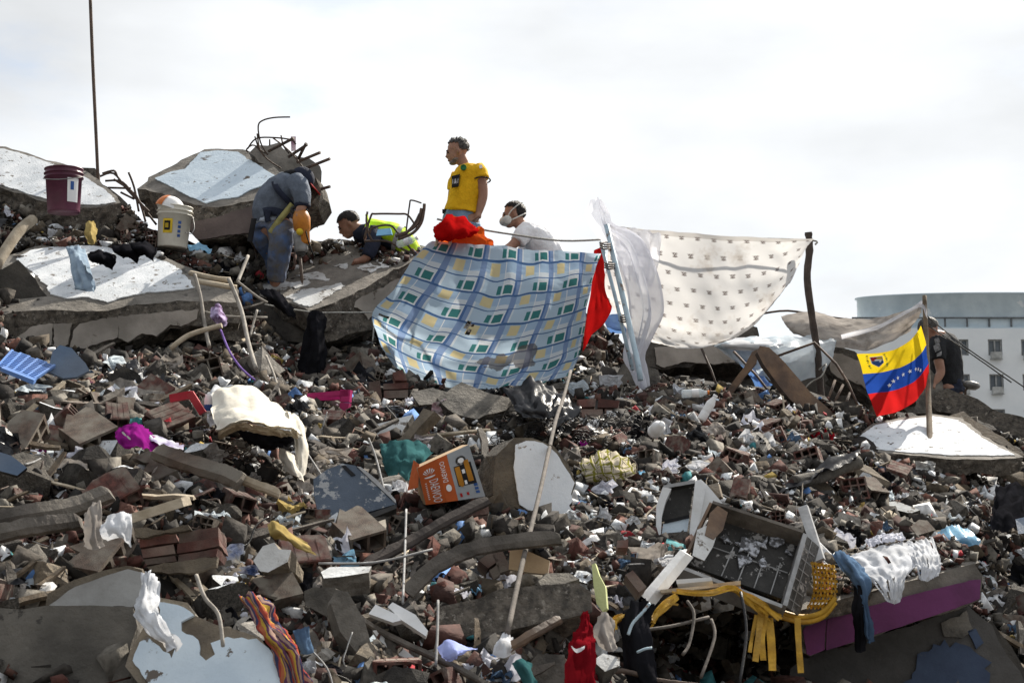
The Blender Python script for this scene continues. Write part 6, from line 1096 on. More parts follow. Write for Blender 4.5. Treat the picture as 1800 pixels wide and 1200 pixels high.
def white_appliance():
    d = D(318); root = empty('white_appliance', P(1210, 935, d), 'white appliance carcass with dark mesh back, left of the charred shell', 'appliance carcass'); pl = plane(1205, 895, d, (-.05, -.93, .36)); n = pl[1]
    slab('dark_back', [(1166, 858), (1220, 848), (1212, 905), (1162, 915)], (pl[0] - n * .06, n), .02, (DKGREY, DKGREY), .003, 111, parent=root, rough=0); slab('drip_tray', [(1166, 920), (1212, 910), (1208, 934), (1163, 937)], (pl[0] - n * .04, n), .03, (PLAB, WHT), .003, 112, parent=root, rough=0); slab('comb', [(1168, 914), (1212, 904), (1212, 909), (1168, 919)], (pl[0] - n * .03, n), .01, (INKB, INKB), .001, 113, parent=root, rough=0)
    slab('side', [(1222, 845), (1232, 842), (1240, 858), (1230, 915), (1218, 945), (1212, 938)], (pl[0] + n * .01, n), .10, (WHT, WHT), .004, 114, parent=root, rough=0); slab('side', [(1232, 842), (1244, 852), (1272, 886), (1255, 884), (1246, 895), (1238, 925), (1222, 942), (1232, 905)], (pl[0] + n * .0, n), .03, (WHT, WHT), .008, 115, parent=root, rough=0)
    slab('side', [(1152, 945), (1154, 888), (1165, 856), (1180, 858), (1170, 880), (1164, 905), (1162, 940)], (pl[0] + n * .01, n), .06, (WHT, WHT), .006, 116, parent=root, rough=0); slab('top_rail', [(1166, 852), (1222, 843), (1222, 849), (1166, 858)], pl, .05, (GRAYP, BLACK), .003, 117, parent=root, rough=0); slab('bottom_rail', [(1154, 938), (1218, 936), (1218, 950), (1156, 950)], pl, .05, (WOODG, BLACK), .006, 118, parent=root, rough=0)
white_appliance()
hexa('white_trim', [P(1127, 1046, D(378)), P(1196, 965, D(362)), P(1206, 972, D(362)), P(1138, 1056, D(378))], (.04, .05, -.02), [WHT], None, 'long white trim bar leaning left of the charred shell', 'trim bar')
hexa('white_trim', [P(1402, 892, D(318)), P(1418, 886, D(318)), P(1448, 980, D(336)), P(1434, 986, D(336))], (.02, .05, -.01), [GRAYP], None, 'grey white rail standing upright right of the charred shell', 'trim bar')
hexa('white_trim', [P(1188, 1018, D(376)), P(1250, 1014, D(372)), P(1252, 1020, D(372)), P(1190, 1026, D(376))], (.01, .03, -.02), [WHT], None, 'short white rail lying under the charred shell', 'trim bar')
hexa('plank', [P(1160, 1036, D(376)), P(1302, 1020, D(366)), P(1302, 1027, D(366)), P(1162, 1042, D(376))], (.01, .08, -.01), [WOODL], None, 'thin pale plank lying under the lower rim of the charred shell', 'plank')
hexa('stove_bracket', [P(1245, 852, D(300)), P(1262, 848, D(300)), P(1268, 872, D(304)), P(1250, 880, D(304))], (.02, .06, -.01), [WOOD], None, 'broken wooden drawer corner behind the white appliance carcass', 'drawer corner')
# woven yellow basket and straps
def basket():
    root = empty('woven_basket', P(1425, 1080, D(352)), 'crushed yellow woven straw basket on the end of the purple beam', 'basket'); d = D(352)
    q = lambda u, v: P(lin(1425, 1468, u) + 4 * math.sin(v * 3) - 30 * max(0, v - .7) * (1 - u * .2), lin(986, 1070, v) + 6 * u * (1 - v), d - .05 * math.sin(u * 3.1) + .04 * v)
    for k in range(7):
        b = MB(); n = 14; u0, u1 = k / 7 + .015, k / 7 + .095; vs = []
        for i in range(n + 1): v = i / n; o = Vector((0, (.008 if (i + k) % 2 else -.008), 0)); vs += [q(u0, v) + o, q(u1, v) + o]
        b.add(vs, [(2 * i, 2 * i + 1, 2 * i + 3, 2 * i + 2) for i in range(n)]); b.build('upright_strip', YEL, root)
    for k in range(9):
        b = MB(); n = 14; v0, v1 = k / 9 + .015, k / 9 + .075; vs = []
        for i in range(n + 1): u = i / n; o = Vector((0, (-.008 if (i + k) % 2 else .008), 0)); vs += [q(u, v0) + o, q(u, v1) + o]
        b.add(vs, [(2 * i, 2 * i + 1, 2 * i + 3, 2 * i + 2) for i in range(n)]); b.build('cross_strip', YEL, root)
    for dy in (0, 8): MB().tube(cr([P(1468, 1050 + dy, d), P(1445, 1076 + dy, d - .03), P(1410, 1084 + dy, d - .04), P(1375, 1076 + dy, d - .03), P(1350, 1066 + dy, d)], 5), [.014] * 21, 6).build('braided_rim', YEL, root)
basket()
def strap(pts, w_, m, label, cat='strap', group=None, name='straw_strap', seed=0):
    ps = cr([P(*p) for p in pts], 6); b = MB(); vs = []
    for i, p in enumerate(ps):
        t = (ps[min(i + 1, len(ps) - 1)] - ps[max(i - 1, 0)]).normalized(); s = t.cross(Vector((0, -1, 0))).normalized(); s = (s + Vector((0, .8 * noise.noise(Vector((i * .23, seed, 0))), 0))).normalized() * w_ / 2; f_ = Vector((0, .006, 0)); vs += [p - s, p + s, p + s + f_, p - s + f_]
    fs = []
    for i in range(len(ps) - 1):
        for k in range(4): fs.append((4 * i + k, 4 * i + (k + 1) % 4, 4 * i + 4 + (k + 1) % 4, 4 * i + 4 + k))
    b.add(vs, fs); return b.build(name, m, None, None, label, cat, group)
for k, (p, w_, lb) in enumerate((([(1338, 1075, D(362)), (1334, 1110, D(364)), (1328, 1162, D(366))], .03, 'first yellow straw strap hanging under the charred shell'), ([(1346, 1078, D(362)), (1340, 1120, D(364)), (1342, 1160, D(366))], .028, 'second yellow straw strap hanging under the charred shell'), ([(1352, 1085, D(360)), (1356, 1130, D(363)), (1358, 1178, D(366))], .038, 'third and widest yellow strap hanging under the charred shell'), ([(1402, 1085, D(358)), (1404, 1130, D(360)), (1408, 1182, D(362))], .03, 'yellow strap hanging down in front of the purple beam end'), ([(1330, 1080, D(362)), (1322, 1120, D(364)), (1318, 1146, D(366))], .018, 'thin yellow strap hanging leftmost under the charred shell'))): strap(p, w_, YEL, lb, 'strap', 'yellow straps under the shell', seed=k)
for k, (p, w_, lb) in enumerate((([(1186, 1040, D(378)), (1240, 1042, D(374)), (1290, 1034, D(368)), (1320, 1060, D(364)), (1352, 1078, D(362))], .035, 'twisted yellow straw band running along under the charred shell'), ([(1290, 1036, D(368)), (1330, 1055, D(364)), (1370, 1075, D(360))], .045, 'thick yellow straw band joining the basket'), ([(1188, 1054, D(380)), (1166, 1066, D(384)), (1144, 1088, D(388))], .07, 'frayed yellow straw tuft left of the hanging straps'), ([(1110, 1082, D(392)), (1082, 1090, D(396)), (1074, 1110, D(398))], .05, 'small frayed yellow straw piece by the pale lime tube'))): 
    root = empty('straw_band', P(*p[len(p) // 2]), lb, 'straw band'); r = random.Random(60 + k)
    for q in range(7):
        pp = [(x + r.uniform(-5, 5), y + r.uniform(-6, 6) * w_ / .045, d * r.uniform(.994, 1.003)) for x, y, d in p]
        if r.random() < .5: pp[-1] = (pp[-1][0] + r.uniform(-10, 6), pp[-1][1] + r.uniform(0, 16), pp[-1][2])
        o = strap(pp, r.uniform(.008, .017), YEL, None, None, None, 'strand', q); l = Vector(o.location); o.parent = root; o.location = l - Vector(root.location)
# cloths and bits around the purple beam
sheet('denim', [[(1462, 975, D(338)), (1478, 970, D(338)), (1492, 980, D(338))], [(1480, 1000, D(346)), (1500, 995, D(349)), (1515, 1000, D(347))], [(1505, 1030, D(352)), (1515, 1025, D(355)), (1527, 1020, D(353))], [(1518, 1080, D(356)), (1524, 1082, D(357)), (1528, 1075, D(356))], [(1526, 1128, D(357)), (1529, 1130, D(358)), (1532, 1126, D(357))]], CDEN, 16, 34, .03, 6, 'blue denim trouser leg draped over the purple beam', 'trousers', seed=61)
sheet('dark_cloth', [[(1500, 1030, D(352)), (1515, 1028, D(354)), (1525, 1032, D(352))], [(1500, 1080, D(354)), (1512, 1082, D(357)), (1522, 1080, D(354))], [(1503, 1142, D(354)), (1512, 1146, D(357)), (1520, 1142, D(354))]], CBLK, 12, 22, .02, 6, 'black cloth hanging straight down the purple beam', 'cloth', seed=62)
def tatter(net, label, seed, m=None):
    r = random.Random(seed); hs = [(r.random(), r.random(), r.uniform(.012, .03), r.uniform(.04, .12)) for _ in range(7)]
    return sheet('torn_paper', net, m or CWHITE, 40, 40, .018, 9, label, 'torn sheet', seed=seed, holes=hs)
tatter([[(1478, 985, D(335)), (1520, 968, D(333)), (1570, 955, D(330)), (1600, 952, D(329))], [(1500, 1000, D(341)), (1540, 985, D(340)), (1580, 972, D(337)), (1612, 965, D(336))], [(1530, 1020, D(349)), (1560, 1008, D(350)), (1590, 995, D(348)), (1620, 985, D(345))], [(1548, 1040, D(356)), (1566, 1034, D(357)), (1580, 1028, D(356)), (1590, 1018, D(354))], [(1560, 1056, D(358)), (1568, 1060, D(359)), (1576, 1060, D(359)), (1583, 1056, D(358))]], 'torn white sheet spread on the slab and hanging over the purple beam', 63)
tatter([[(1590, 962, D(331)), (1612, 952, D(330)), (1640, 946, D(329))], [(1600, 978, D(340)), (1625, 970, D(341)), (1648, 968, D(339))], [(1610, 992, D(349)), (1632, 990, D(350)), (1654, 990, D(348))], [(1616, 1018, D(352)), (1628, 1022, D(353)), (1650, 1012, D(352))]], 'second torn white sheet hanging in strips right of the first over the purple beam', 64)
tatter([[(1520, 950, D(327)), (1550, 940, D(325)), (1585, 938, D(324))], [(1528, 962, D(332)), (1556, 952, D(331)), (1592, 948, D(330))]], 'torn white paper scrap on the far side of the slab over the purple beam', 68, CPAP)
sheet('blue_bag', [[(1648, 938, D(290)), (1670, 924, D(290)), (1700, 930, D(290))], [(1652, 950, D(296)), (1680, 945, D(299)), (1722, 950, D(296))], [(1662, 958, D(297)), (1690, 960, D(299)), (1718, 956, D(297))]], CSKY, 18, 12, .03, 5, 'light blue plastic bag lying above the right end of the purple beam', 'plastic bag', seed=65)
sheet('black_net', [[(1752, 860, D(250)), (1780, 850, D(250)), (1810, 862, D(250))], [(1745, 900, D(264)), (1775, 896, D(268)), (1810, 900, D(264))], [(1740, 930, D(274)), (1770, 935, D(277)), (1810, 925, D(274))]], CBLK, 16, 18, .05, 6, 'black cloth lying in a dark hollow at the right edge', 'cloth', seed=66)
hexa('blue_case', [P(1785, 912, D(282)), P(1815, 905, D(282)), P(1815, 935, D(286)), P(1790, 938, D(286))], (.02, .06, 0), [BLUED], None, 'blue grey box corner at the right edge', 'box')
# rolled mat with black sheet, right of centre
wire('rolled_mat', [(1395, 848, D(276)), (1440, 838, D(272)), (1478, 822, D(268)), (1510, 812, D(266))], [.045] * 16, CONC, 'grey cylindrical roll lying above the tan and grey block', 'roll', n=10)
sheet('black_sheet', [[(1355, 864, D(276)), (1410, 838, D(272)), (1450, 812, D(266)), (1515, 790, D(262))], [(1358, 872, D(280)), (1415, 850, D(279)), (1455, 828, D(275)), (1505, 806, D(270))]], CBAG, 30, 8, .03, 6, 'black plastic sheet draped along the grey roll', 'plastic sheet', seed=67)
# black bag and springs, middle
sheet('black_bag', [[(885, 690, D(244)), (920, 674, D(243)), (955, 676, D(242)), (988, 688, D(243))], [(898, 704, D(254)), (935, 694, D(257)), (975, 704, D(256)), (1004, 712, D(252))], [(908, 724, D(262)), (945, 716, D(265)), (980, 724, D(264)), (1018, 726, D(260))], [(930, 734, D(265)), (960, 736, D(268)), (985, 742, D(268)), (1014, 736, D(263))]], CBAG, 34, 28, .06, 6, 'shiny black plastic bag crumpled below the right hem of the plaid sheet', 'plastic bag', seed=71)
def springs():
    b = MB(); rnd = random.Random(5)
    for k in range(60):
        x, y = rnd.uniform(862, 1120), rnd.uniform(735, 790)
        if x > 905 and x < 1010 and y > 772: continue
        r = rnd.uniform(6, 11); d = DT(x, y) - .10; tl = rnd.uniform(.4, 1); ph = rnd.uniform(0, 6)
        b.tube([P(x + r * math.cos(t + ph) + t * .4, y + r * tl * math.sin(t + ph) - .8 * t, d + .03 * math.sin(t)) for t in [i * .55 for i in range(26)]], .0028, 4)
    o = b.build('bed_springs', NETB, None); tag(o, 'tangled black bed springs between the black bag and the round white faced chunk', 'bed springs', kind='stuff')
springs()
sheet('checked_towel', [[(1018, 812, D(282)), (1045, 800, D(281)), (1075, 796, D(280)), (1105, 812, D(280))], [(1022, 822, D(290)), (1048, 812, D(295)), (1078, 808, D(294)), (1115, 818, D(289))], [(1028, 835, D(294)), (1052, 830, D(299)), (1082, 830, D(298)), (1118, 824, D(293))], [(1036, 842, D(295)), (1062, 842, D(298)), (1088, 845, D(297)), (1120, 830, D(294))]], CTOW, 34, 24, .06, 5, 'crumpled olive and beige checked towel right of the white faced chunk', 'towel', seed=72)
# bottom middle / left items
slab('sign_piece', [(896, 962), (902, 956), (965, 985), (963, 1008), (930, 1006), (894, 1000)], plane(930, 985, D(385), (-.1, -.93, .35)), .02, (CARD, WOODL), .004, 121, None, 'tan fibreboard sheet standing right of the red brick corner', 'board', rough=0)
slab('lime_tube', [(1040, 992), (1046, 989), (1052, 1010), (1064, 1030), (1067, 1068), (1060, 1074), (1048, 1060), (1044, 1028)], plane(1055, 1035, D(402), (-.2, -.95, .2)), .05, (LIME, LIME), .006, 122, None, 'pale lime green board standing upright near the bottom centre', 'board', rough=0)
sheet('red_jersey', [[(1024, 1078, D(432)), (1029, 1074, D(433)), (1034, 1082, D(432))], [(1018, 1110, D(436)), (1028, 1108, D(439)), (1040, 1112, D(436))], [(1000, 1142, D(440)), (1020, 1138, D(445)), (1042, 1140, D(441))], [(992, 1205, D(445)), (1020, 1205, D(450)), (1046, 1205, D(446))]], CCRIM, 20, 30, .03, 6, 'dark red jersey with white collar hanging at the bottom centre', 'jersey', seed=73)
sheet('white_rag', [[(1004, 1134, D(446)), (1014, 1140, D(450)), (1028, 1134, D(448))], [(1006, 1140, D(447)), (1015, 1147, D(451)), (1027, 1140, D(449))]], CWHITE, 10, 3, .004, 4, None, None, parent=COL.objects['red_jersey'], seed=74).name = 'collar'
sheet('striped_blanket', [[(424, 1052, D(462)), (436, 1048, D(462)), (446, 1056, D(462))], [(440, 1075, D(470)), (458, 1070, D(474)), (470, 1076, D(470))], [(462, 1110, D(478)), (480, 1106, D(482)), (494, 1110, D(478))], [(484, 1150, D(486)), (506, 1148, D(490)), (520, 1150, D(486))], [(500, 1210, D(494)), (525, 1208, D(498)), (545, 1205, D(494))]], CSTRI, 20, 40, .04, 5, 'brightly striped blanket trailing down beside the pale blue plaster', 'blanket', seed=75)
sheet('white_rag', [[(254, 1010, D(470)), (260, 1004, D(470)), (266, 1016, D(470))], [(240, 1058, D(478)), (258, 1050, D(482)), (278, 1056, D(478))], [(238, 1080, D(486)), (258, 1078, D(492)), (276, 1076, D(487))], [(258, 1105, D(494)), (275, 1102, D(499)), (290, 1098, D(495))], [(296, 1140, D(500)), (304, 1142, D(502)), (318, 1138, D(500))]], CWHITE, 18, 34, .03, 6, 'white cloth hanging in folds over the pale blue plaster at the bottom left', 'cloth', seed=76)
sheet('grey_cloth', [[(178, 922, D(432)), (205, 900, D(432)), (230, 904, D(432))], [(176, 938, D(436)), (204, 925, D(440)), (232, 918, D(437))], [(190, 950, D(438)), (212, 945, D(442)), (228, 962, D(439))]], CWHITE, 18, 14, .02, 5, 'grey white cloth draped over the plank at the left', 'cloth', seed=77)
sheet('grey_cloth', [[(150, 900, D(420)), (165, 884, D(420)), (178, 880, D(420))], [(148, 930, D(424)), (165, 925, D(427)), (180, 922, D(424))], [(148, 960, D(426)), (165, 966, D(429)), (182, 960, D(426))]], CTARP, 12, 16, .02, 5, 'dusty cloth strip hanging left of the draped plank', 'cloth', seed=78)
hexa('plank', [P(222, 905, D(428)), P(318, 874, D(422)), P(323, 890, D(422)), P(228, 920, D(428))], (.02, .06, .01), [WOODL], None, 'pale squared plank sticking out right of the draped grey cloth', 'plank')
def plank(pts, w_, th, m, label, group=None):
    ps = cr([P(*p) for p in pts], 11); b = MB(); vs = []; n_ = len(ps) - 1; sd = len(label)
    for i, p in enumerate(ps):
        t = (ps[min(i + 1, n_)] - ps[max(i - 1, 0)]).normalized(); s = t.cross(Vector((0, -1, .3))).normalized() * w_ / 2; f_ = Vector((0, th * (1 + .4 * noise.noise(p * 9)), -.01)); e = min(1, .35 + min(i, n_ - i) * .3)
        g = lambda k: 1 + .22 * noise.noise(Vector((i * .37, k * 5.1, sd))) + .10 * noise.noise(Vector((i * .9, k * 3.3, sd)))
        a, c = p - s * g(1) * e, p + s * g(2); mid = p + s * .25 * g(5) + Vector((0, -.3 * th * g(3), .0)); vs += [a, mid, c, c + f_, a + f_]
    fs = [(5 * i + k, 5 * i + (k + 1) % 5, 5 * i + 5 + (k + 1) % 5, 5 * i + 5 + k) for i in range(n_) for k in range(5)] + [(4, 3, 2, 1, 0), tuple(5 * n_ + k for k in range(5))]
    b.add(vs, fs); return fixn(b.build('plank', m, None, None, label, 'plank', group))
plank([(-20, 912, D(418)), (60, 898, D(414)), (130, 886, D(408)), (192, 862, D(402))], .075, .05, WOODG, 'long grey splintered timber at the left edge')
plank([(-20, 938, D(426)), (60, 922, D(422)), (140, 912, D(416))], .07, .05, WOODG, 'second grey timber lying below the long splintered one at the left')
plank([(640, 990, D(378)), (720, 950, D(368)), (790, 910, D(360)), (858, 876, D(352))], .05, .03, mat('dark_wood', (.085, .07, .062), (.05, .042, .038), 10, bump=.3, var=0), 'dark straight board running up to the printed box')
plank([(715, 1040, D(408)), (770, 990, D(400)), (850, 958, D(392)), (985, 942, D(384))], .065, .03, WOODG, 'long curved grey branch plank below the white faced chunk')
plank([(272, 790, D(366)), (330, 812, D(372)), (395, 832, D(378)), (420, 845, D(380))], .085, .09, CLAYD, 'row of ribbed dusty clay blocks still joined, lying left of the mattress springs')
plank([(385, 826, D(372)), (450, 850, D(376)), (492, 866, D(378))], .04, .02, WOODL, 'light split lath lying right of the joined clay blocks')
plank([(560, 995, D(392)), (640, 1090, D(430)), (800, 1170, D(455)), (860, 1205, D(468))], .022, .02, WOODG, 'long thin grey rod running to the bottom centre')
plank([(1580, 845, D(244)), (1640, 862, D(246)), (1690, 872, D(246))], .05, .02, PLAW, 'white edged plank lying right of the rust brick fragment')
plank([(1585, 838, D(238)), (1650, 850, D(240)), (1705, 858, D(240))], .05, .02, WOOD, 'brown plank behind the white edged plank')
plank([(620, 772, D(275)), (660, 755, D(272)), (700, 735, D(266))], .02, .02, WOODG, 'thin grey lath beside the grey white wall chunk')
plank([(740, 766, D(270)), (800, 760, D(268)), (862, 754, D(264))], .018, .015, WOODL, 'thin pale lath lying right of the tan brick block')
plank([(880, 1145, D(446)), (940, 1110, D(440)), (985, 1085, D(434))], .035, .03, RUSTB, 'brown board under the bottom centre beam')
for k, (p, lb) in enumerate((([(714, 895, D(352)), (712, 960, D(372)), (708, 1060, D(412))], 'thin upright white conduit left of the dark straight board'), ([(770, 1055, D(425)), (769, 1110, D(440)), (766, 1170, D(455))], 'second thin upright conduit above the blue paper'), ([(648, 770, D(300)), (662, 808, D(306)), (680, 880, D(322))], 'thin bent rod left of the teal cloth'), ([(560, 990, D(400)), (660, 988, D(396)), (760, 965, D(388))], 'pale curved cable lying across the lower middle'), ([(536, 790, D(305)), (562, 830, D(315)), (580, 856, D(322))], 'thin rod leaning beside the blue grey lid'), ([(1120, 1108, D(398)), (1180, 1100, D(392)), (1246, 1084, D(386))], 'straight rebar in the dark hollow under the white trim bar'), ([(1208, 1056, D(384)), (1220, 1080, D(388)), (1212, 1130, D(396)), (1200, 1150, D(400))], 'bent rebar hanging in the dark hollow'), ([(1250, 1088, D(384)), (1256, 1120, D(390)), (1232, 1190, D(402))], 'curved cable hanging in the dark hollow below the plank'), ([(1302, 1040, D(372)), (1312, 1110, D(380)), (1300, 1200, D(392))], 'thin cable hanging behind the yellow straps'), ([(345, 1010, D(470)), (360, 1050, D(478)), (384, 1080, D(484)), (392, 1135, D(492))], 'pale root hanging over the blue white plaster'))): bar('conduit' if k < 5 else 'rebar' if k < 8 else 'root' if k == 9 else 'cable', p, .0055 if k < 5 else .0075, (mat('pale_conduit', (.30, .30, .30), (.2, .195, .19), 20, bump=.2, var=.2) if 'pale_conduit' not in MATS else MATS['pale_conduit']) if k < 5 else BLACK if k == 8 else MATS['bleached_twig'] if k == 9 else MATS['grey_stick'], lb, 'rod' if k != 9 else 'root', None, 6)
# broken white trays, blue paper
def trays():
    for k, (poly, n, lb) in enumerate((([(648, 1078), (660, 1062), (700, 1080), (705, 1090), (690, 1094)], (-.2, -.7, .7), 'left piece of the broken white plastic trays near the bottom'), ([(682, 1066), (690, 1058), (730, 1080), (752, 1108), (748, 1118), (705, 1088)], (.1, -.75, .65), 'upper piece of the broken white plastic trays near the bottom'), ([(655, 1108), (668, 1106), (720, 1148), (745, 1168), (735, 1166), (680, 1140)], (.1, -.8, .6), 'long translucent piece below the broken white plastic trays'))):
        pl = plane(poly[0][0], poly[0][1], D(436) , n); o = slab('plastic_tray', poly, pl, .02, (WHT, GRAYP), .003, 130 + k, None, lb, 'plastic tray', rough=0)
trays()
sheet('blue_paper', [[(768, 1138, D(452)), (790, 1124, D(452)), (815, 1136, D(452)), (840, 1140, D(452))], [(776, 1152, D(456)), (795, 1146, D(459)), (808, 1146, D(458)), (822, 1144, D(455))], [(785, 1160, D(457)), (792, 1162, D(459)), (800, 1156, D(458)), (808, 1150, D(456))]], cloth('lilac_paper', (.42, .48, .82), (.3, .36, .7), .2), 20, 14, .02, 5, 'lilac blue paper sheet near the bottom centre', 'paper', seed=81)
sheet('dark_card', [[(515, 1108, D(462)), (530, 1104, D(462)), (544, 1100, D(462))], [(522, 1130, D(466)), (536, 1128, D(468)), (545, 1122, D(466))], [(530, 1148, D(468)), (540, 1150, D(470)), (552, 1146, D(468))]], CDEN, 10, 12, .015, 5, 'dark blue grey cloth scrap right of the striped blanket', 'cloth', seed=82)
sheet('yellow_foam', [[(470, 922, D(420)), (482, 916, D(420)), (500, 930, D(420)), (540, 955, D(420))], [(475, 938, D(424)), (490, 934, D(428)), (510, 946, D(427)), (545, 966, D(424))], [(482, 946, D(424)), (500, 948, D(427)), (520, 960, D(426)), (556, 976, D(424))]], CYEL, 20, 12, .03, 5, 'mustard yellow foam sheet on the hollow brick with white plaster', 'foam sheet', seed=83)
sheet('teal_cloth', [[(900, 1166, D(462)), (915, 1158, D(462)), (930, 1164, D(462))], [(908, 1178, D(466)), (924, 1172, D(469)), (936, 1182, D(466))], [(925, 1205, D(470)), (935, 1208, D(472)), (944, 1205, D(470))]], CTEAL, 12, 12, .02, 5, 'dark teal strap bag at the bottom edge under the knotted pole end', 'cloth', seed=84)
sheet('knotted_rag', [[(880, 1118, D(440)), (890, 1110, D(440)), (900, 1120, D(440))], [(870, 1135, D(444)), (886, 1132, D(447)), (900, 1136, D(444))], [(866, 1150, D(446)), (884, 1156, D(449)), (898, 1150, D(446))]], CWHITE, 12, 12, .03, 5, 'dirty white rag knotted on the lower end of the diagonal pole', 'rag', seed=85)
sheet('cloth_jacket', [[(1052, 1085, D(420)), (1064, 1075, D(420)), (1078, 1090, D(420))], [(1044, 1115, D(424)), (1062, 1112, D(427)), (1080, 1118, D(424))], [(1060, 1140, D(427)), (1075, 1145, D(429)), (1084, 1140, D(427))]], CTARP, 14, 16, .03, 5, 'dirty grey rag right of the dark red jersey', 'rag', seed=86)
sheet('black_jacket', [[(1100, 1070, D(392)), (1130, 1055, D(392)), (1150, 1065, D(392))], [(1090, 1110, D(398)), (1120, 1105, D(401)), (1140, 1105, D(398))], [(1100, 1180, D(404)), (1125, 1180, D(408)), (1155, 1175, D(404))], [(1110, 1210, D(408)), (1135, 1212, D(411)), (1160, 1208, D(408))]], CBLK, 16, 22, .04, 6, 'black jacket with pale blue piping at the mouth of the dark hollow', 'jacket', seed=87)
wire('piping', [(1142, 1060, D(402)), (1130, 1075, D(404)), (1112, 1095, D(405)), (1104, 1115, D(406))], .007, TENTP, None, None, None, COL.objects['black_jacket']); wire('piping', [(1120, 1146, D(408)), (1134, 1140, D(409)), (1146, 1138, D(409))], .006, TENTP, None, None, None, COL.objects['black_jacket'])
# rolled paper, white scraps near the middle
def crumple(px, py, w_, h_, m, label, cat, seed, name='paper', s=None):
    """irregular crumpled outline: rings of points round the middle, folded in depth"""
    d = (DT(px, py) - .13) if s is None else D(s); k = d / F; rnd = random.Random(seed); na = 13; nr = 6; vs = [P(px, py, d - .05)]; fs = []
    rad = [rnd.uniform(.55, 1.25) for _ in range(na)]; dpt = [rnd.uniform(-1, 1) for _ in range(na)]
    for r in range(1, nr + 1):
        for a in range(na):
            t = r / nr; th = 2 * math.pi * a / na + .35 * noise.noise(Vector((a * 1.7, r * .9, seed))); q = t * rad[a] * (1 + .16 * noise.noise(Vector((a, r * 1.3, seed + 4))))
            vs.append(P(px + w_ / 2 * q * math.cos(th), py + h_ / 2 * q * math.sin(th), d - .05 + (w_ * k * .42) * (t * t * dpt[a] * .5 + .5 * noise.noise(Vector((math.cos(th) * t * 2.4, math.sin(th) * t * 2.4, seed * 1.3))) + .25 * noise.noise(Vector((math.cos(th) * t * 6, math.sin(th) * t * 6, seed))))))
    for a in range(na): fs.append((0, 1 + a, 1 + (a + 1) % na))
    for r in range(nr - 1):
        for a in range(na): b_ = 1 + r * na; a2 = (a + 1) % na; fs += [(b_ + a, b_ + na + a, b_ + na + a2), (b_ + a, b_ + na + a2, b_ + a2)]
    b = MB().add(vs, fs, 0, rnd.random() < .35); b.uv = [(.5 + (v - vs[0]).x / (w_ * k), .5 + (v - vs[0]).z / (h_ * k)) for v in vs]; return b.build(name, m, None, None, label, cat)
for k, (x, y, w_, h_, m, lb, cat) in enumerate(((1062, 858, 42, 34, CPAP, 'crumpled lilac white paper below the checked towel', 'paper'), (1178, 818, 40, 24, CPAP, 'crumpled white paper above the white appliance carcass, left one', 'paper'), (1225, 820, 44, 26, CWHITE, 'crumpled translucent bag above the white appliance carcass, right one', 'plastic bag'), (845, 722, 44, 36, PAPER, 'torn white curved plastic shell left of the black bag', 'plastic piece'), (1060, 905, 26, 36, PAPER, 'white lump of plaster right of the white faced chunk', 'plaster lump'), (1138, 966, 42, 34, PLA, 'square white plaster lump left of the long white trim bar', 'plaster lump'), (1112, 916, 24, 24, PLA, 'small rounded white plaster flake above the two red bricks', 'plaster flake'), (1165, 752, 34, 40, PAPER, 'broken white foam piece below the printed white sheet, left', 'foam piece'), (1190, 690, 30, 32, PAPER, 'standing white foam block right of the curtain foot', 'foam piece'), (1075, 672, 50, 34, CWHITE, 'crumpled white plastic at the foot of the dark boulder', 'plastic bag'), (1012, 682, 40, 32, CPALE, 'clear crumpled plastic right of the black bag', 'plastic bag'), (775, 718, 50, 36, cloth('pink_floral', (.5, .3, .34), (.6, .55, .55), .1, scale=20), 'pink and white printed bag left of the grey slab piece', 'printed bag'), (1000, 908, 34, 22, PLA, 'crumbly white plaster at the foot of the white faced chunk', 'plaster lump'), (1410, 980, 30, 50, CWHITE, 'white plastic bag between the charred shell and the yellow basket', 'plastic bag'), (1170, 985, 40, 22, CWHITE, 'wrinkled white wrap at the top end of the long white trim bar', 'plastic wrap'), (60, 838, 10, 8, PAPER, 'tiny white scrap', 'paper'), (200, 640, 46, 32, CPALE, 'clear plastic wrap under the plaster beam, right of the blue board', 'plastic wrap'), (300, 640, 60, 34, CTARP, 'grey white sack under the right end of the plaster beam', 'sack'), (60, 688, 70, 30, CPALE, 'crumpled clear plastic below the blue crate', 'plastic wrap'), (375, 800, 50, 36, CTARP, 'dusty blue grey sack left of the mattress springs', 'sack'), (410, 970, 40, 40, cloth('pale_yellow_rag', (.6, .55, .4), (.3, .35, .5), .1), 'pale yellow and blue rag right of the red grooved bricks', 'rag'), (440, 1003, 40, 22, cloth('navy_spots', (.06, .09, .2), (.5, .5, .55), .1, scale=24), 'navy spotted cloth left of the hollow brick with white plaster', 'cloth'), (790, 700, 30, 20, CPAP, 'grey printed paper under the plaid sheet hem', 'paper'), (1630, 820, 50, 28, PLAW, 'white rounded plaster sheet by the flag pole foot', 'plaster piece'), (1668, 815, 30, 26, CPALE, 'clear plastic left of the foam takeaway box', 'plastic bag'), (740, 775, 60, 26, cloth('floral_box', (.45, .42, .42), (.22, .18, .18), .1, scale=16), 'patterned grey carton behind the teal cloth', 'carton'), (690, 720, 60, 16, CSILV, 'flattened foil sheet right of the magenta chair piece', 'foil'), (590, 800, 70, 30, CTARP, 'dirty grey patterned cloth above the blue grey lid', 'cloth'))):
    if 'tiny' in lb: continue
    crumple(x, y, w_, h_, m, lb, cat, 100 + k, cat.replace(' ', '_'))
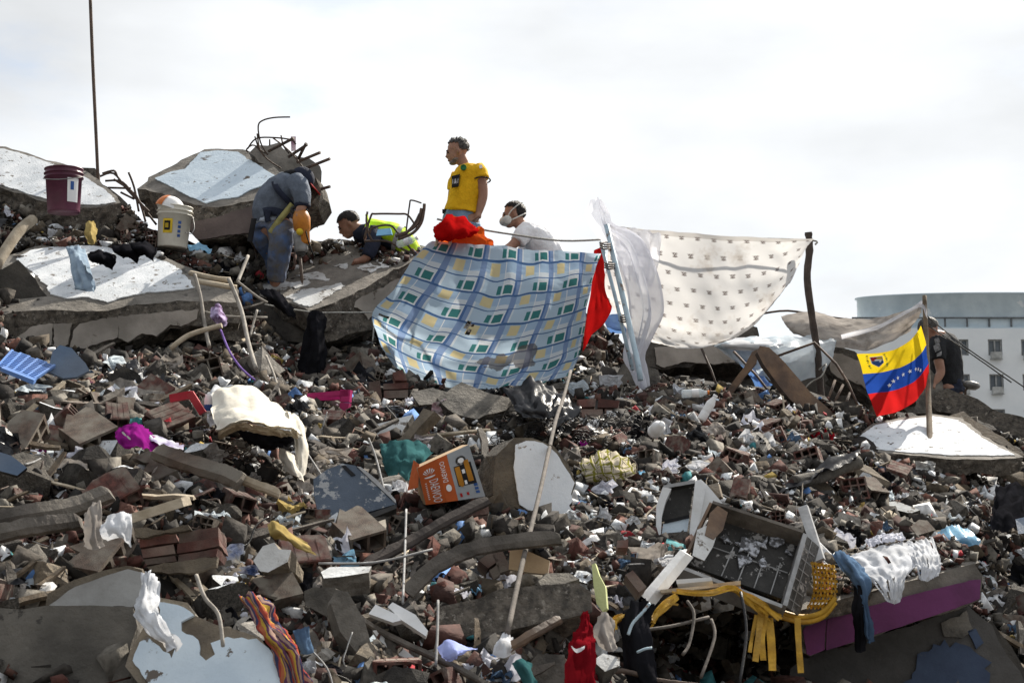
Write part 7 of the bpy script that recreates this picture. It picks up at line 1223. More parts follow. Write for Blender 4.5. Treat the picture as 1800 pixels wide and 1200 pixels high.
# ------------------------------------------------------------------ scattered rubble: footprint of what is already built
GW, GH = 450, 330
MASK = np.zeros((GH, GW), bool)
def project(p):
    q = p - CAM; z = q.dot(FW); return 900 + q.dot(RT) / z * F, 600 - q.dot(UP) / z * F, z
def footprint():
    skip = ('ground', 'rubble_mound'); bpy.context.view_layer.update()
    for o in list(COL.objects):
        if o.type != 'MESH' or o.name.split('.')[0] in skip or o.name.startswith('bed_springs'): continue
        r = o
        while r.parent: r = r.parent
        if r.name.startswith(('person', 'apartment', 'rope', 'cord', 'cable', 'long_stick', 'rebar')): continue
        M = o.matrix_world; me = o.data; vs = [project(M @ v.co) for v in me.vertices]; me.calc_loop_triangles()
        for t in me.loop_triangles:
            a, b, c = (vs[i] for i in t.vertices)
            ext = max(abs(a[0] - b[0]), abs(a[0] - c[0]), abs(b[0] - c[0]), abs(a[1] - b[1]), abs(a[1] - c[1]), abs(b[1] - c[1])); k = max(1, min(170, int(ext / 3)))
            for i in range(k + 1):
                for j in range(k + 1 - i):
                    u, v = i / k, j / k; x = a[0] + (b[0] - a[0]) * u + (c[0] - a[0]) * v; y = a[1] + (b[1] - a[1]) * u + (c[1] - a[1]) * v; gx, gy = int(x / 4), int(y / 4)
                    if 0 <= gx < GW and 0 <= gy < GH and not MASK[gy, gx] and a[2] + (b[2] - a[2]) * u + (c[2] - a[2]) * v < DT(x, y) + .22 + (5 if y < crest(x) else 0): MASK[gy, gx] = True
footprint()
def taken(px, py): gx, gy = int(px / 4), int(py / 4); return 0 <= gx < GW and 0 <= gy < GH and MASK[gy, gx]
RN = random.Random(77)
LAND = [(110, 340, 'the dark maroon bucket'), (303, 410, 'the white bucket'), (190, 480, 'the flaking white floor slab'), (190, 585, 'the grey plastered beam'), (50, 640, 'the blue crate'), (120, 635, 'the slate blue board'), (445, 735, 'the torn mattress'), (240, 770, 'the magenta cloth'), (310, 705, 'the red plastic strips'), (345, 820, 'the joined clay blocks'), (310, 955, 'the grooved red brick fragment'), (270, 895, 'the pale squared plank'), (80, 900, 'the long splintered timber'), (170, 1030, 'the triangular render piece'), (120, 1130, 'the plain corner block'), (380, 1130, 'the blue white plaster'), (280, 1080, 'the hanging white cloth'), (480, 1110, 'the striped blanket'), (580, 490, 'the tilted grey slab'), (550, 610, 'the hanging black jacket'), (580, 700, 'the magenta chair piece'), (620, 865, 'the blue grey lid'), (715, 810, 'the teal cloth'), (790, 840, 'the printed box'), (850, 580, 'the plaid sheet'), (685, 680, 'the reddish brick stack'), (830, 705, 'the plaid hem'), (950, 705, 'the black plastic bag'), (945, 845, 'the round white faced chunk'), (1068, 820, 'the checked towel'), (1062, 858, 'the lilac white paper'), (1120, 660, 'the tent pole foot'), (1240, 725, 'the white bottle'), (1205, 895, 'the white appliance carcass'), (1310, 965, 'the charred shell'), (1160, 1010, 'the long white trim bar'), (1425, 1040, 'the yellow basket'), (1560, 990, 'the torn white sheet'), (1560, 1085, 'the purple beam'), (1680, 942, 'the light blue bag'), (1460, 880, 'the tan and grey block'), (1450, 830, 'the grey roll'), (1410, 690, 'the wide rusty beam'), (1560, 650, 'the tricolour flag'), (1640, 765, 'the sunlit slab'), (1695, 808, 'the foam takeaway box'), (1620, 890, 'the rounded brown lump'), (1360, 818, 'the smooth boulder'), (1055, 1035, 'the pale lime board'), (1020, 1140, 'the dark red jersey'), (900, 1075, 'the bottom centre beam'), (930, 985, 'the tan fibreboard'), (700, 1085, 'the broken white trays'), (795, 1142, 'the lilac blue paper'), (615, 1090, 'the standing grey block'), (490, 985, 'the hollow brick with plaster'), (850, 960, 'the curved grey plank'), (1230, 1130, 'the dark hollow'), (1780, 890, 'the far right black cloth'), (1730, 735, 'the long sloping dark beam')]
def where(px, py):
    b = min(LAND, key=lambda l: (l[0] - px) ** 2 + 1.4 * (l[1] - py) ** 2); dx, dy = px - b[0], py - b[1]
    h = 'right of' if dx > 0 else 'left of'; v = 'below' if dy > 0 else 'above'
    if abs(dx) > 1.3 * abs(dy): return f'{h} {b[2]}'
    return f'{v} {b[2]}'
# ---- prototype meshes (unit size about 1)
def chunk_me(seed, asp, mats, cuts=1, rough=.05, round_=0):
    r = random.Random(seed); bm = bmesh.new()
    for i in range(16):
        v = Vector((r.uniform(-1, 1), r.uniform(-1, 1), r.uniform(-1, 1)))
        if round_: v = v.normalized() * r.uniform(.75, 1)
        else:
            k = r.randrange(3); v[k] = math.copysign(1, v[k])
            if r.random() < .6: k2 = (k + 1) % 3; v[k2] = math.copysign(r.uniform(.75, 1), v[k2])
        bm.verts.new((v.x * asp[0] / 2, v.y * asp[1] / 2, v.z * asp[2] / 2))
    bmesh.ops.convex_hull(bm, input=bm.verts)
    bmesh.ops.delete(bm, geom=[v for v in bm.verts if not v.link_faces], context='VERTS')
    bmesh.ops.dissolve_limit(bm, angle_limit=.12, verts=bm.verts, edges=bm.edges); bmesh.ops.triangulate(bm, faces=bm.faces)
    if cuts: bmesh.ops.subdivide_edges(bm, edges=[e for e in bm.edges if e.calc_length() > .28], cuts=cuts, use_grid_fill=True)
    bmesh.ops.triangulate(bm, faces=bm.faces)
    for v in bm.verts: v.co += Vector((noise.noise(v.co * 3.1 + Vector((seed, 0, 0))), noise.noise(v.co * 3.1 + Vector((0, seed, 0))), noise.noise(v.co * 3.1 + Vector((0, 0, seed))))) * rough * 1.6
    bmesh.ops.recalc_face_normals(bm, faces=bm.faces)
    me = bpy.data.meshes.new('rubble_piece')
    if len(mats) > 1:
        fz = max(f.calc_center_median().z for f in bm.faces)
        for f in bm.faces: f.material_index = 1 if f.normal.z > .8 and f.calc_center_median().z > .6 * fz else 0
    if round_:
        for f in bm.faces: f.smooth = True
    bm.to_mesh(me); bm.free()
    for m in mats: me.materials.append(m)
    return me
def shard_me(seed, thick, mats, asp=(1, .7), n=8, ribs=0):
    """thin broken plate with its face up; mats = (face, broken edge); ribs = grooves of clay block walls"""
    r = random.Random(seed); b = MB(); pts = []
    a = sorted(r.uniform(0, 6.283) for _ in range(n))
    for t in a: q = r.uniform(.6, 1.0); s_ = max(abs(math.cos(t)), abs(math.sin(t))); pts.append(Vector((math.cos(t) / s_ * .5 * asp[0] * q, math.sin(t) / s_ * .5 * asp[1] * q, 0)))
    m = len(pts); mid = [p * r.uniform(.97, 1.08) + Vector((0, 0, -thick / 2)) for p in pts]; bot = [p * r.uniform(.85, 1.0) + Vector((0, 0, -thick)) for p in pts]
    b.add(pts + mid + bot, [tuple(range(m))], 0); b.f += [tuple(reversed(range(2 * m, 3 * m)))]; b.m += [1]; b.sm += [False]
    for k in range(2):
        for i in range(m): j = (i + 1) % m; b.f.append((k * m + i, (k + 1) * m + i, (k + 1) * m + j, k * m + j)); b.m.append(1); b.sm.append(False)
    for i in range(ribs):
        y = (i + .5) / ribs * asp[1] - asp[1] / 2; hw = .32 * asp[0] * r.uniform(.7, 1); b.box((r.uniform(-.05, .05), y * .8, .008), (hw * 2, asp[1] / ribs * .45, .035), None, 0)
    return b.mesh('rubble_piece', list(mats))
def hollow_me(seed, nx, nz, Wd, Hh, Ln_, m, wall=.1, jag=.25, ribs=True):
    """hollow clay block lying along y, broken at one end: walls, holes and outside ribs"""
    r = random.Random(seed); cx = []; cz = []; tx = .07 * Wd; cell = (Wd - tx * (nx + 1)) / nx; x = -Wd / 2
    for i in range(nx): cx += [x, x + tx]; x += tx + cell
    cx += [x, x + tx]; tz = tx; celz = (Hh - tz * (nz + 1)) / nz; z = -Hh / 2
    for i in range(nz): cz += [z, z + tz]; z += tz + celz
    cz += [z, z + tz]; b = MB()
    def yend(x, z, e): return -Ln_ / 2 if e == 0 else Ln_ / 2 - jag * Ln_ * max(0, .4 + noise.noise(Vector((x * 5, z * 5, seed))) * 1.2)
    def q(i, j, e): return Vector((cx[i], yend(cx[i], cz[j], e), cz[j]))
    solid = lambda i, j: 0 <= i < len(cx) - 1 and 0 <= j < len(cz) - 1 and not (i % 2 == 1 and j % 2 == 1)
    for i in range(len(cx) - 1):
        for j in range(len(cz) - 1):
            if not solid(i, j): continue
            b.add([q(i, j, 0), q(i + 1, j, 0), q(i + 1, j + 1, 0), q(i, j + 1, 0)], [(0, 1, 2, 3)]); b.add([q(i, j, 1), q(i, j + 1, 1), q(i + 1, j + 1, 1), q(i + 1, j, 1)], [(0, 1, 2, 3)])
            for (di, dj, p1, p2) in ((-1, 0, (i, j), (i, j + 1)), (1, 0, (i + 1, j + 1), (i + 1, j)), (0, -1, (i + 1, j), (i, j)), (0, 1, (i, j + 1), (i + 1, j + 1))):
                if not solid(i + di, j + dj): b.add([q(*p1, 0), q(*p2, 0), q(*p2, 1), q(*p1, 1)], [(0, 1, 2, 3)])
    for k in range(4 if ribs else 0):
        xx = -Wd / 2 + (k + .5) / 4 * Wd
        for sz in (-1, 1): b.box((xx, -.07 * Ln_, sz * (Hh / 2 + .004)), (Wd / 4.6, Ln_ * .78, .008))
    for k in range(3 if ribs else 0):
        zz = -Hh / 2 + (k + .5) / 3 * Hh
        for sx in (-1, 1): b.box((sx * (Wd / 2 + .004), -.07 * Ln_, zz), (.008, Ln_ * .78, Hh / 3.6))
    me = b.mesh('clay_block', m); bm = bmesh.new(); bm.from_mesh(me); bmesh.ops.remove_doubles(bm, verts=bm.verts, dist=1e-5); bm.to_mesh(me); bm.free(); return me
def stick_me(seed, m, w_=.05, th=.03):
    r = random.Random(seed); b = MB(); vs = []; n = 6
    for i in range(n + 1):
        t = i / n - .5; o = Vector((t, r.uniform(-.01, .01) + .06 * math.sin(t * 3 + seed), r.uniform(-.008, .008))); w2 = w_ * (1 if 0 < i < n else r.uniform(.2, .9)); vs += [o + Vector((0, -w2 / 2, -th / 2)), o + Vector((0, w2 / 2, -th / 2)), o + Vector((r.uniform(-.02, .02), w2 / 2, th / 2)), o + Vector((r.uniform(-.02, .02), -w2 / 2, th / 2))]
    b.add(vs, [(4 * i + k, 4 * i + (k + 1) % 4, 4 * i + 4 + (k + 1) % 4, 4 * i + 4 + k) for i in range(n) for k in range(4)] + [(3, 2, 1, 0), (4 * n, 4 * n + 1, 4 * n + 2, 4 * n + 3)]); return b.mesh('stick', m)
def scrap_me(seed, m, fold=.28, flat=1.):
    b = MB(); n = 9; vs = []; r = random.Random(seed); off = r.uniform(0, 50)
    for j in range(n + 1):
        for i in range(n + 1):
            u, v = i / n - .5, j / n - .5; e = 1 + .35 * noise.noise(Vector((math.atan2(u, v) * 1.5, off, 1))); z = fold * (noise.noise(Vector((u * 3, v * 3, off))) + .5 * noise.noise(Vector((u * 7, v * 7, off))) + .2 * noise.noise(Vector((u * 15, v * 15, off))))
            q = Vector((u, v, 0)); q = q * (1.0 if max(abs(u), abs(v)) < .3 else e); vs.append(Vector((q.x, q.y * .75, z * flat)))
    b.add(vs, [(j * (n + 1) + i, j * (n + 1) + i + 1, (j + 1) * (n + 1) + i + 1, (j + 1) * (n + 1) + i) for j in range(n) for i in range(n)], 0, seed % 2 == 0); return b.mesh('scrap', m)
def coil_me(seed, m, r_=.02):
    r = random.Random(seed); ps = [Vector((-.5 + k / 4, r.uniform(-.16, .16), r.uniform(-.05, .12))) for k in range(5)]; return MB().tube(cr(ps, 4), r_, 5).mesh('bent_bar', m)
SCAT = []
def place(me, name, px, py, size, label, cat, group, tilt=.5, off=None, flat=False, face=0, yaw=None, sc=None, toward=False):
    d = DT(px, py); r_ = size * F / d * .5
    if face < .55 and size > .07 and any(taken(px + a * r_, py + c * r_) for a, c in ((0, -1), (-.7, -.5), (.7, -.5), (-.9, 0), (.9, 0), (0, .6))): size *= .5
    o = bpy.data.objects.new(name, me); COL.objects.link(o)
    up = nrm(px, py); up = Vector((up.x * .6 + face * .0, up.y - face, up.z)).normalized(); q = up.to_track_quat('Z', 'Y').to_matrix().to_4x4()
    e = Euler((RN.uniform(-tilt, tilt), RN.uniform(-tilt, tilt), RN.uniform(0, 6.283) if yaw is None else yaw)).to_matrix().to_4x4()
    if toward:
        y_ = Vector((RN.uniform(-.7, .7), -1, RN.uniform(-.35, .55))).normalized() * RN.choice((1, -1)); z_ = Vector((RN.uniform(-.6, .6), RN.uniform(-.2, .2), 1)); x_ = y_.cross(z_).normalized(); z_ = x_.cross(y_); q = Matrix((x_, y_, z_)).transposed().to_4x4(); e = Matrix.Identity(4)
    s_ = sc or (1, 1, 1); o.matrix_world = Matrix.Translation(P(px, py, d - (size * .12 if off is None else off))) @ q @ e @ Matrix.Diagonal((size * s_[0], size * s_[1], size * s_[2], 1)); tag(o, label, cat, group); SCAT.append((px, py, o)); return o
def clay_zone(px, py): return noise.noise(Vector((px / 120, py / 70, 4))) + .5 * noise.noise(Vector((px / 45, py / 35, 8)))
def sizef(px, py):
    """pieces are large in the lower left, small gravel right of the middle"""
    a = 1.25 if px < 620 else lin(1.25, .62, min(1, (px - 620) / 480)); 
    if px > 1350: a = lin(a, .95, min(1, (px - 1350) / 250)) if py > 820 else a
    if py > 930: a = max(a, 1.1)
    if py < 620: a *= .8
    return a
def region(k=None):
    for _ in range(400):
        px, py = RN.uniform(-40, 1840), RN.uniform(300, 1225)
        if py < crest(px) + 6 or taken(px, py): continue
        c = max((a * math.exp(-(((px - cx) / sx) ** 2 + ((py - cy) / sy) ** 2)) for (cx, cy, sx, sy, a) in CAVES))
        if c > .35 and RN.random() < .85: continue
        if k and not k(px, py): continue
        return px, py
    return px, py
PALET = {'pale grey': PALEC, 'grey': CONC, 'dark grey': CONCD, 'rough brown': AGG, 'tan': TAN}
chunks = [(cn, chunk_me(100 + i, asp, (m,), 1, .05)) for i, (cn, m, asp) in enumerate([(n_, m_, a_) for n_, m_ in PALET.items() for a_ in ((1, .8, .6), (1, .6, .5), (1, .75, .3), (.9, .9, .7))])]
chunks += [('white painted', chunk_me(140 + i, (1, .8, .4 + .1 * i), (AGG, PLA), 1, .04)) for i in range(4)]
for i in range(240):
    px, py = region(); cn, me = RN.choice(chunks[:-4] * 2 + chunks[-4:]); s_ = sizef(px, py) * RN.choice((.10, .12, .15, .19, .25, .32)) * RN.uniform(.8, 1.15); sz = 'small' if s_ < .11 else 'medium' if s_ < .2 else 'large'
    place(me, 'concrete_chunk', px, py, s_, f'{sz} {cn} concrete chunk {where(px, py)}', 'concrete chunk', 'concrete chunks strewn over the heap', .7)
blocks = [hollow_me(200 + i, nx, nz, w_, h_, l_, m, jag=.25 if m is CLAY else .5, ribs=m is CLAY) for i, (nx, nz, w_, h_, l_, m) in enumerate([(3, 2, .95, .62, 1.2, CLAY), (3, 2, .95, .62, .8, CLAYD), (2, 2, .75, .75, 1.1, CLAYD), (3, 3, .95, .95, .7, CLAY), (2, 3, .6, .95, 1.0, CLAY), (3, 2, .95, .6, .55, CLAYD)])]
for i in range(130):
    px, py = region(lambda x, y: clay_zone(x, y) > -.25); k = RN.randrange(6); s_ = .19 * lin(.6, 1, sizef(px, py)) * RN.uniform(.8, 1.1); cn = 'red' if k in (0, 3, 4) else 'dusty'
    place(blocks[k], 'hollow_block', px, py, s_, f'broken {cn} hollow clay block {where(px, py)}', 'hollow block', 'broken hollow clay blocks in the heap', .8, face=.35, toward=RN.random() < .6)
# hand-set clay blocks that stand out
for (px, py, s_, yaw, k, lb) in ((150, 775, .30, .7, 2, 'tan hollow block broken across its corner, left of the magenta cloth'), (40, 775, .28, 1.3, 5, 'hollow block with two dark cells at the left edge'), (530, 990, .22, .25, 3, 'hollow brick with six dark cells beside the white plaster face'), (205, 745, .2, .2, 4, 'hollow block turned end on above the magenta cloth'), (295, 745, .2, 2.3, 0, 'grooved red block standing aslant right of the magenta cloth'), (200, 880, .24, .6, 3, 'hollow block seen end on behind the draped grey cloth'), (1525, 865, .20, .1, 2, 'upright hollow block with cells at its foot, right of the tan and grey block'), (1612, 935, .18, .4, 5, 'broken end of a hollow block by the flat grey block'), (585, 745, .16, 1.2, 4, 'small hollow block with two cells below the magenta chair piece'), (170, 985, .3, 1.2, 1, 'long hollow block piece above the triangular render piece'), (620, 945, .26, .5, 2, 'dark hollow block below the blue grey lid'), (265, 700, .2, 2.6, 0, 'reddish grooved block above the red plastic strips'), (275, 835, .24, 2.0, 1, 'tan block lying below the joined clay blocks'), (330, 1005, .2, 2.4, 1, 'dusty block under the grooved red brick fragment'), (480, 1050, .18, 2.0, 2, 'dusty block right of the hanging root'), (1575, 830, .15, .9, 0, 'rust brick fragment beside the white edged plank')):
    place(blocks[k], 'hollow_block', px, py, s_, lb, 'hollow block', 'broken hollow clay blocks in the heap', .25, face=.6, yaw=yaw, off=.08)
shards = [('red', shard_me(300 + i, .16, (CLAY, CLAY), (1, .7), 7, 3)) for i in range(5)] + [('dusty red', shard_me(310 + i, .14, (CLAYD, CLAY), (1, .55), 7, 2 + i % 2)) for i in range(4)]
for i in range(260):
    px, py = region(lambda x, y: clay_zone(x, y) > -.15); cn, me = RN.choice(shards); s_ = lin(.55, 1, sizef(px, py)) * RN.uniform(.05, .15); sz = 'small' if s_ < .09 else 'broken' if s_ < .13 else 'large'
    place(me, 'brick_shard', px, py, s_, f'{sz} {cn} ribbed brick shard {where(px, py)}', 'brick shard', 'ribbed brick shards strewn over the heap', .9, face=.2)
flakes = [('white', shard_me(330 + i, .07, (PLA, AGG), (1, .75), 8)) for i in range(4)] + [('bluish white', shard_me(340 + i, .05, (PLAB, TAN), (1, .6), 7)) for i in range(3)] + [('cream', shard_me(350 + i, .12, (PLAC, AGG), (1, .8), 8)) for i in range(3)]
for i in range(290):
    px, py = region(lambda x, y: x > 480 or RN.random() < .6); cn, me = RN.choice(flakes); s_ = lin(.5, 1, sizef(px, py)) * RN.choice((.04, .05, .07, .09, .14, .2)) * RN.uniform(.8, 1.2); sz = 'tiny' if s_ < .05 else 'small' if s_ < .1 else 'large'
    place(me, 'plaster_flake', px, py, s_, f'{sz} {cn} plaster flake {where(px, py)}', 'plaster flake', 'plaster flakes strewn over the heap', .6, face=.15)
slabsp = [('pale grey', shard_me(374 + i, .2, (PALEC, AGG), (1, .65), 8)) for i in range(2)] + [('grey', shard_me(360 + i, .22, (CONC, AGG), (1, .7), 8)) for i in range(4)] + [('tan', shard_me(366 + i, .18, (TAN, TAN), (1, .6), 7)) for i in range(3)] + [('dark', shard_me(370 + i, .25, (CONCD, AGG), (1, .55), 7)) for i in range(3)]
for i in range(230):
    px, py = region(); cn, me = RN.choice(slabsp); s_ = sizef(px, py) * RN.choice((.14, .18, .24, .32)) * RN.uniform(.8, 1.15); sz = 'small' if s_ < .15 else 'medium' if s_ < .24 else 'large'
    place(me, 'slab_fragment', px, py, s_, f'{sz} {cn} broken slab fragment {where(px, py)}', 'slab fragment', 'broken slab fragments strewn over the heap', .75, face=.3)
stones = [chunk_me(380 + i, (1, .8, .65), (m,), 1, .06, 1) for i, m in enumerate((CONC, CONCD, AGG, TAN))]
for i in range(160):
    px, py = region(lambda x, y: x > 600 or RN.random() < .4); s_ = lin(.6, 1, sizef(px, py)) * RN.uniform(.05, .16); sz = 'small' if s_ < .1 else 'larger'
    place(RN.choice(stones), 'stone', px, py, s_, f'{sz} rounded grey brown stone {where(px, py)}', 'stone', 'rounded stones in the heap', .8)
sticks = [('old', stick_me(400 + i, WOOD, .06, .03)) for i in range(3)] + [('pale', stick_me(405 + i, WOODL, .045, .02)) for i in range(3)] + [('grey', stick_me(410 + i, WOODG, .08, .035)) for i in range(3)]
for i in range(250):
    px, py = region(); cn, me = RN.choice(sticks); s_ = RN.choice((.15, .22, .32, .5, .7)) * lin(.6, 1, sizef(px, py)) * RN.uniform(.8, 1.2); sz = 'short' if s_ < .22 else 'long'
    place(me, 'wood_splinter', px, py, s_, f'{sz} {cn} splintered wood piece {where(px, py)}', 'wood piece', 'splintered wood pieces in the heap', .35, off=.05, face=.2)
bars_ = [('rusty', coil_me(430 + i, RUST, .016)) for i in range(3)] + [('pale', coil_me(436 + i, MATS['pale_conduit'], .010)) for i in range(2)] + [('black', coil_me(440 + i, BLACK, .012)) for i in range(2)]
for i in range(70):
    px, py = region(); cn, me = RN.choice(bars_); s_ = RN.uniform(.3, .75) * lin(.7, 1, sizef(px, py)); place(me, 'bent_rod', px, py, s_, f'{cn} bent rod or cable {where(px, py)}', 'rod', 'bent rods and cables in the heap', .5, off=.07, face=.3)
SCR = [('white', CPAP, 'paper'), ('clear', CPALE, 'plastic scrap'), ('dirty white', CWHITE, 'rag'), ('grey', CTARP, 'rag'), ('black', CBAG, 'plastic scrap'), ('navy', CDEN, 'rag'), ('red', CCRIM, 'rag'), ('sky blue', CSKY, 'plastic scrap'), ('pink', CPINK, 'rag'), ('black', CBLK, 'rag'), ('yellow', CYEL, 'rag')]
SW = [20, 12, 18, 12, 12, 10, 3, 5, 1, 12, 2]; smesh = [[scrap_me(500 + 10 * i + k, m, .22 + .1 * k) for k in range(4)] for i, (cn, m, ct) in enumerate(SCR)]
for i in range(230):
    px, py = region(); k = RN.choices(range(len(SCR)), SW)[0]; cn, m, ct = SCR[k]; s_ = RN.uniform(.07, .2) * lin(.6, 1, sizef(px, py)) * (1.5 if 'black' in cn else 1); sz = 'small' if s_ < .12 else 'crumpled'
    place(RN.choice(smesh[k]), ct.replace(' ', '_'), px, py, s_, f'{sz} {cn} {ct} {where(px, py)}', ct, f'scraps of {ct} in the heap', .6, face=.3, off=.05)
for i in range(46):
    px, py = region(lambda x, y: y > 640); k = RN.choice((0, 2, 3, 3, 4, 5, 9, 9)); cn, m, ct = SCR[k]; place(RN.choice(smesh[k]), ct.replace(' ', '_'), px, py, RN.uniform(.24, .42) * lin(.6, 1, sizef(px, py)), f'large {cn} {ct} {where(px, py)}', ct, f'scraps of {ct} in the heap', .5, face=.35, off=.04)
for i in range(26):
    px, py = region(lambda x, y: y > 700 and (x < 900 or y > 950)); cn, me = RN.choice(sticks); place(me, 'timber', px, py, RN.uniform(.8, 1.3), f'long {cn} timber {where(px, py)}', 'timber', 'broken timbers in the heap', .2, off=.08, face=.3, sc=(1, 1.1, 1.5))
lumps = [chunk_me(450 + i, (1, .7, .6), (m,), 2, .14) for i, m in enumerate((PLA, PLA, PAPER))]
for i in range(60):
    px, py = region(lambda x, y: x > 850); s_ = RN.uniform(.04, .1); place(RN.choice(lumps), 'plaster_lump', px, py, s_, f'crumbly white plaster lump {where(px, py)}', 'plaster lump', 'white plaster lumps on the right half', .8)
# rough lumps along the skyline at the right
for i in range(60):
    px = RN.uniform(1110, 1850); py = crest(px) + RN.uniform(0, 14)
    if taken(px, py): continue
    cn, me = RN.choice(chunks[:-4]); place(me, 'concrete_chunk', px, py, RN.uniform(.07, .22), f'{cn} concrete lump on the skyline {where(px, py)}', 'concrete chunk', 'concrete lumps along the skyline', .8)
# ---- uncountable small rubble: one object
def bits(n, name, label, sampler, smin, smax, seed):
    g = np.random.default_rng(seed); pos = []; pal = []; size = []; r = random.Random(seed)
    cols = {'c': [(0.099, 0.087, 0.074), (0.061, 0.054, 0.047), (0.175, 0.160, 0.137), (0.038, 0.034, 0.030), (0.023, 0.021, 0.019), (0.095, 0.076, 0.055), (0.034, 0.030, 0.027)], 'r': [(0.099, 0.042, 0.034), (0.076, 0.036, 0.030), (0.122, 0.061, 0.047), (0.065, 0.035, 0.030)], 'w': [(.62, .64, .66), (.5, .52, .54), (.68, .68, .68)], 'o': [(.1, .2, .42), (.3, .03, .04), (.3, .22, .06), (.02, .02, .022), (.34, .29, .22), (.05, .2, .22)]}
    while len(pos) < n:
        t = sampler(r)
        if t is None: continue
        p, zc, s_ = t; pos.append(p); q = r.random(); wq = .10 if zc < 5 else .17
        k = 'w' if q < wq else 'o' if q < wq + .022 else 'r' if q < wq + .022 + (.25 if zc % 5 > .05 else .08) else 'c'; c = r.choice(cols[k]); v = r.uniform(.75, 1.2); pal.append([x * v for x in c] + [1]); size.append(s_ * r.choice((.5, .7, 1, 1, 1.4, 1.9)) * (.8 if k == 'w' else 1))
    pos = np.array(pos); size = np.array(size)
    cube = np.array([[x, y, z] for x in (-1, 1) for y in (-1, 1) for z in (-1, 1)], float)
    sh = cube[None] * (1 + g.uniform(-.45, .25, (n, 8, 3))); asp = np.stack([np.ones(n), g.uniform(.35, 1, n), g.uniform(.18, .75, n)], 1); tw = (g.random(n) < .06) & (np.array(pal)[:, :3].max(1) < .3) & (np.array(pal)[:, :3].max(1) - np.array(pal)[:, :3].min(1) < .09); asp[tw] = np.stack([g.uniform(2.5, 6, tw.sum()), g.uniform(.12, .3, tw.sum()), g.uniform(.08, .25, tw.sum())], 1); size[tw] = np.minimum(size[tw], .04); sh = sh * asp[:, None, :] * (size / 2)[:, None, None]
    q = g.normal(size=(n, 4)); q[:, 0] += .8; q[tw, 1:3] *= .22; q /= np.linalg.norm(q, axis=1)[:, None]; w_, x, y, z = q.T
    R = np.stack([1 - 2 * (y * y + z * z), 2 * (x * y - z * w_), 2 * (x * z + y * w_), 2 * (x * y + z * w_), 1 - 2 * (x * x + z * z), 2 * (y * z - x * w_), 2 * (x * z - y * w_), 2 * (y * z + x * w_), 1 - 2 * (x * x + y * y)], 1).reshape(n, 3, 3)
    V = (np.einsum('nij,nkj->nki', R, sh) + pos[:, None, :]).reshape(-1, 3)
    fc = np.array([(0, 1, 3, 2), (4, 6, 7, 5), (0, 4, 5, 1), (2, 3, 7, 6), (0, 2, 6, 4), (1, 5, 7, 3)]); Fx = (fc[None] + (np.arange(n) * 8)[:, None, None]).reshape(-1)
    me = bpy.data.meshes.new(name); me.vertices.add(n * 8); me.vertices.foreach_set('co', V.ravel()); me.loops.add(n * 24); me.loops.foreach_set('vertex_index', Fx.astype(np.int32)); me.polygons.add(n * 6); me.polygons.foreach_set('loop_start', np.arange(0, n * 24, 4, dtype=np.int32)); me.update(calc_edges=True)
    at = me.color_attributes.new('tint', 'FLOAT_COLOR', 'POINT'); at.data.foreach_set('color', np.repeat(np.array(pal), 8, axis=0).ravel())
    me.materials.append(BITS); me.validate(); o = bpy.data.objects.new(name, me); COL.objects.link(o); tag(o, label, 'rubble', kind='stuff'); return o
def heap_s(r):
    px, py = r.uniform(-120, 1920), r.uniform(320, 1290)
    if py < crest(px) + 2 or (taken(px, py) and r.random() < .93): return None
    c = max((a * math.exp(-(((px - cx) / sx) ** 2 + ((py - cy) / sy) ** 2)) for (cx, cy, sx, sy, a) in CAVES[:6]))
    if c > .4 and r.random() < .5: return None
    s_ = lin(.7, 1, min(1, sizef(px, py))) * r.choice((.016, .022, .03, .04, .055, .08))
    cz = clay_zone(px, py); return P(px, py, DT(px, py) + r.uniform(-.03, .15)), max(0, cz + .15) if px < 950 else 5 + max(0, cz + .15), s_
bits(60000, 'small_rubble', 'small broken brick, concrete and plaster rubble covering the heap', heap_s, .015, .06, 5)
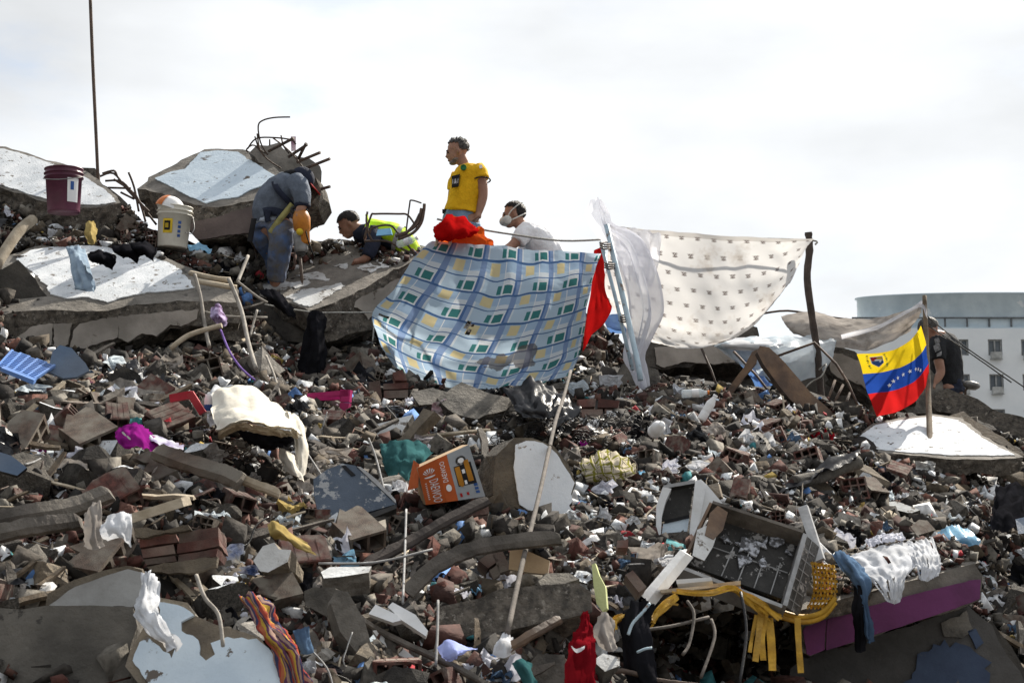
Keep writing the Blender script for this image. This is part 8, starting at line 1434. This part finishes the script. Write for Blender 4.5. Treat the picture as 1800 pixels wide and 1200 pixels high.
# rubble strewn on the slabs
def on_plane(poly, pl, k=.02):
    xs = [p[0] for p in poly]; ys = [p[1] for p in poly]
    def inside(x, y):
        c = False; n = len(poly)
        for i in range(n):
            (x1, y1), (x2, y2) = poly[i], poly[(i + 1) % n]
            if (y1 > y) != (y2 > y) and x < (x2 - x1) * (y - y1) / (y2 - y1) + x1: c = not c
        return c
    def f(r):
        x, y = r.uniform(min(xs), max(xs)), r.uniform(min(ys), max(ys))
        if not inside(x, y): return None
        return hit(x, y, pl) + pl[1] * r.uniform(0, .02), 5.2, k * r.uniform(.5, 1.6)
    return f
bits(900, 'slab_litter', 'small rubble strewn on the slab over the purple beam', on_plane([(1390, 1050), (1410, 1005), (1480, 972), (1560, 956), (1640, 948), (1700, 965), (1715, 985), (1600, 1015), (1480, 1048)], plF2, .03), 0, 0, 6)
bits(260, 'slab_litter', 'small rubble strewn on the tilted grey floor slab', on_plane([(620, 430), (650, 427), (740, 436), (730, 450), (690, 470), (640, 450)], plD, .03), 0, 0, 7)
bits(260, 'slab_litter', 'small rubble along the upper edge of the flaking white floor slab', on_plane([(60, 428), (120, 422), (200, 426), (260, 438), (290, 455), (230, 446), (180, 432), (90, 434)], plC, .04), 0, 0, 8)
# ---- labels of look-alikes beside the same landmark are told apart by their place
by = {}
for px, py, o in SCAT: by.setdefault(o['label'], []).append((px, py, o))
ORD = ['first', 'second', 'third', 'fourth', 'fifth', 'sixth', 'seventh', 'eighth', 'ninth', 'tenth']
for lb, l in by.items():
    if len(l) < 2: continue
    xs = max(a[0] for a in l) - min(a[0] for a in l); ys = max(a[1] for a in l) - min(a[1] for a in l); k = 0 if xs > ys else 1; l.sort(key=lambda a: a[k]); n = len(l)
    for i, (px, py, o) in enumerate(l):
        if i == 0: w_ = ('leftmost', 'highest')[k]
        elif i == n - 1: w_ = ('rightmost', 'lowest')[k]
        elif n == 3: w_ = 'middle'
        else: w_ = (ORD[min(i, 9)] + ' leftmost', ORD[min(i, 9)] + ' highest')[k]
        o['label'] = w_ + ' ' + lb
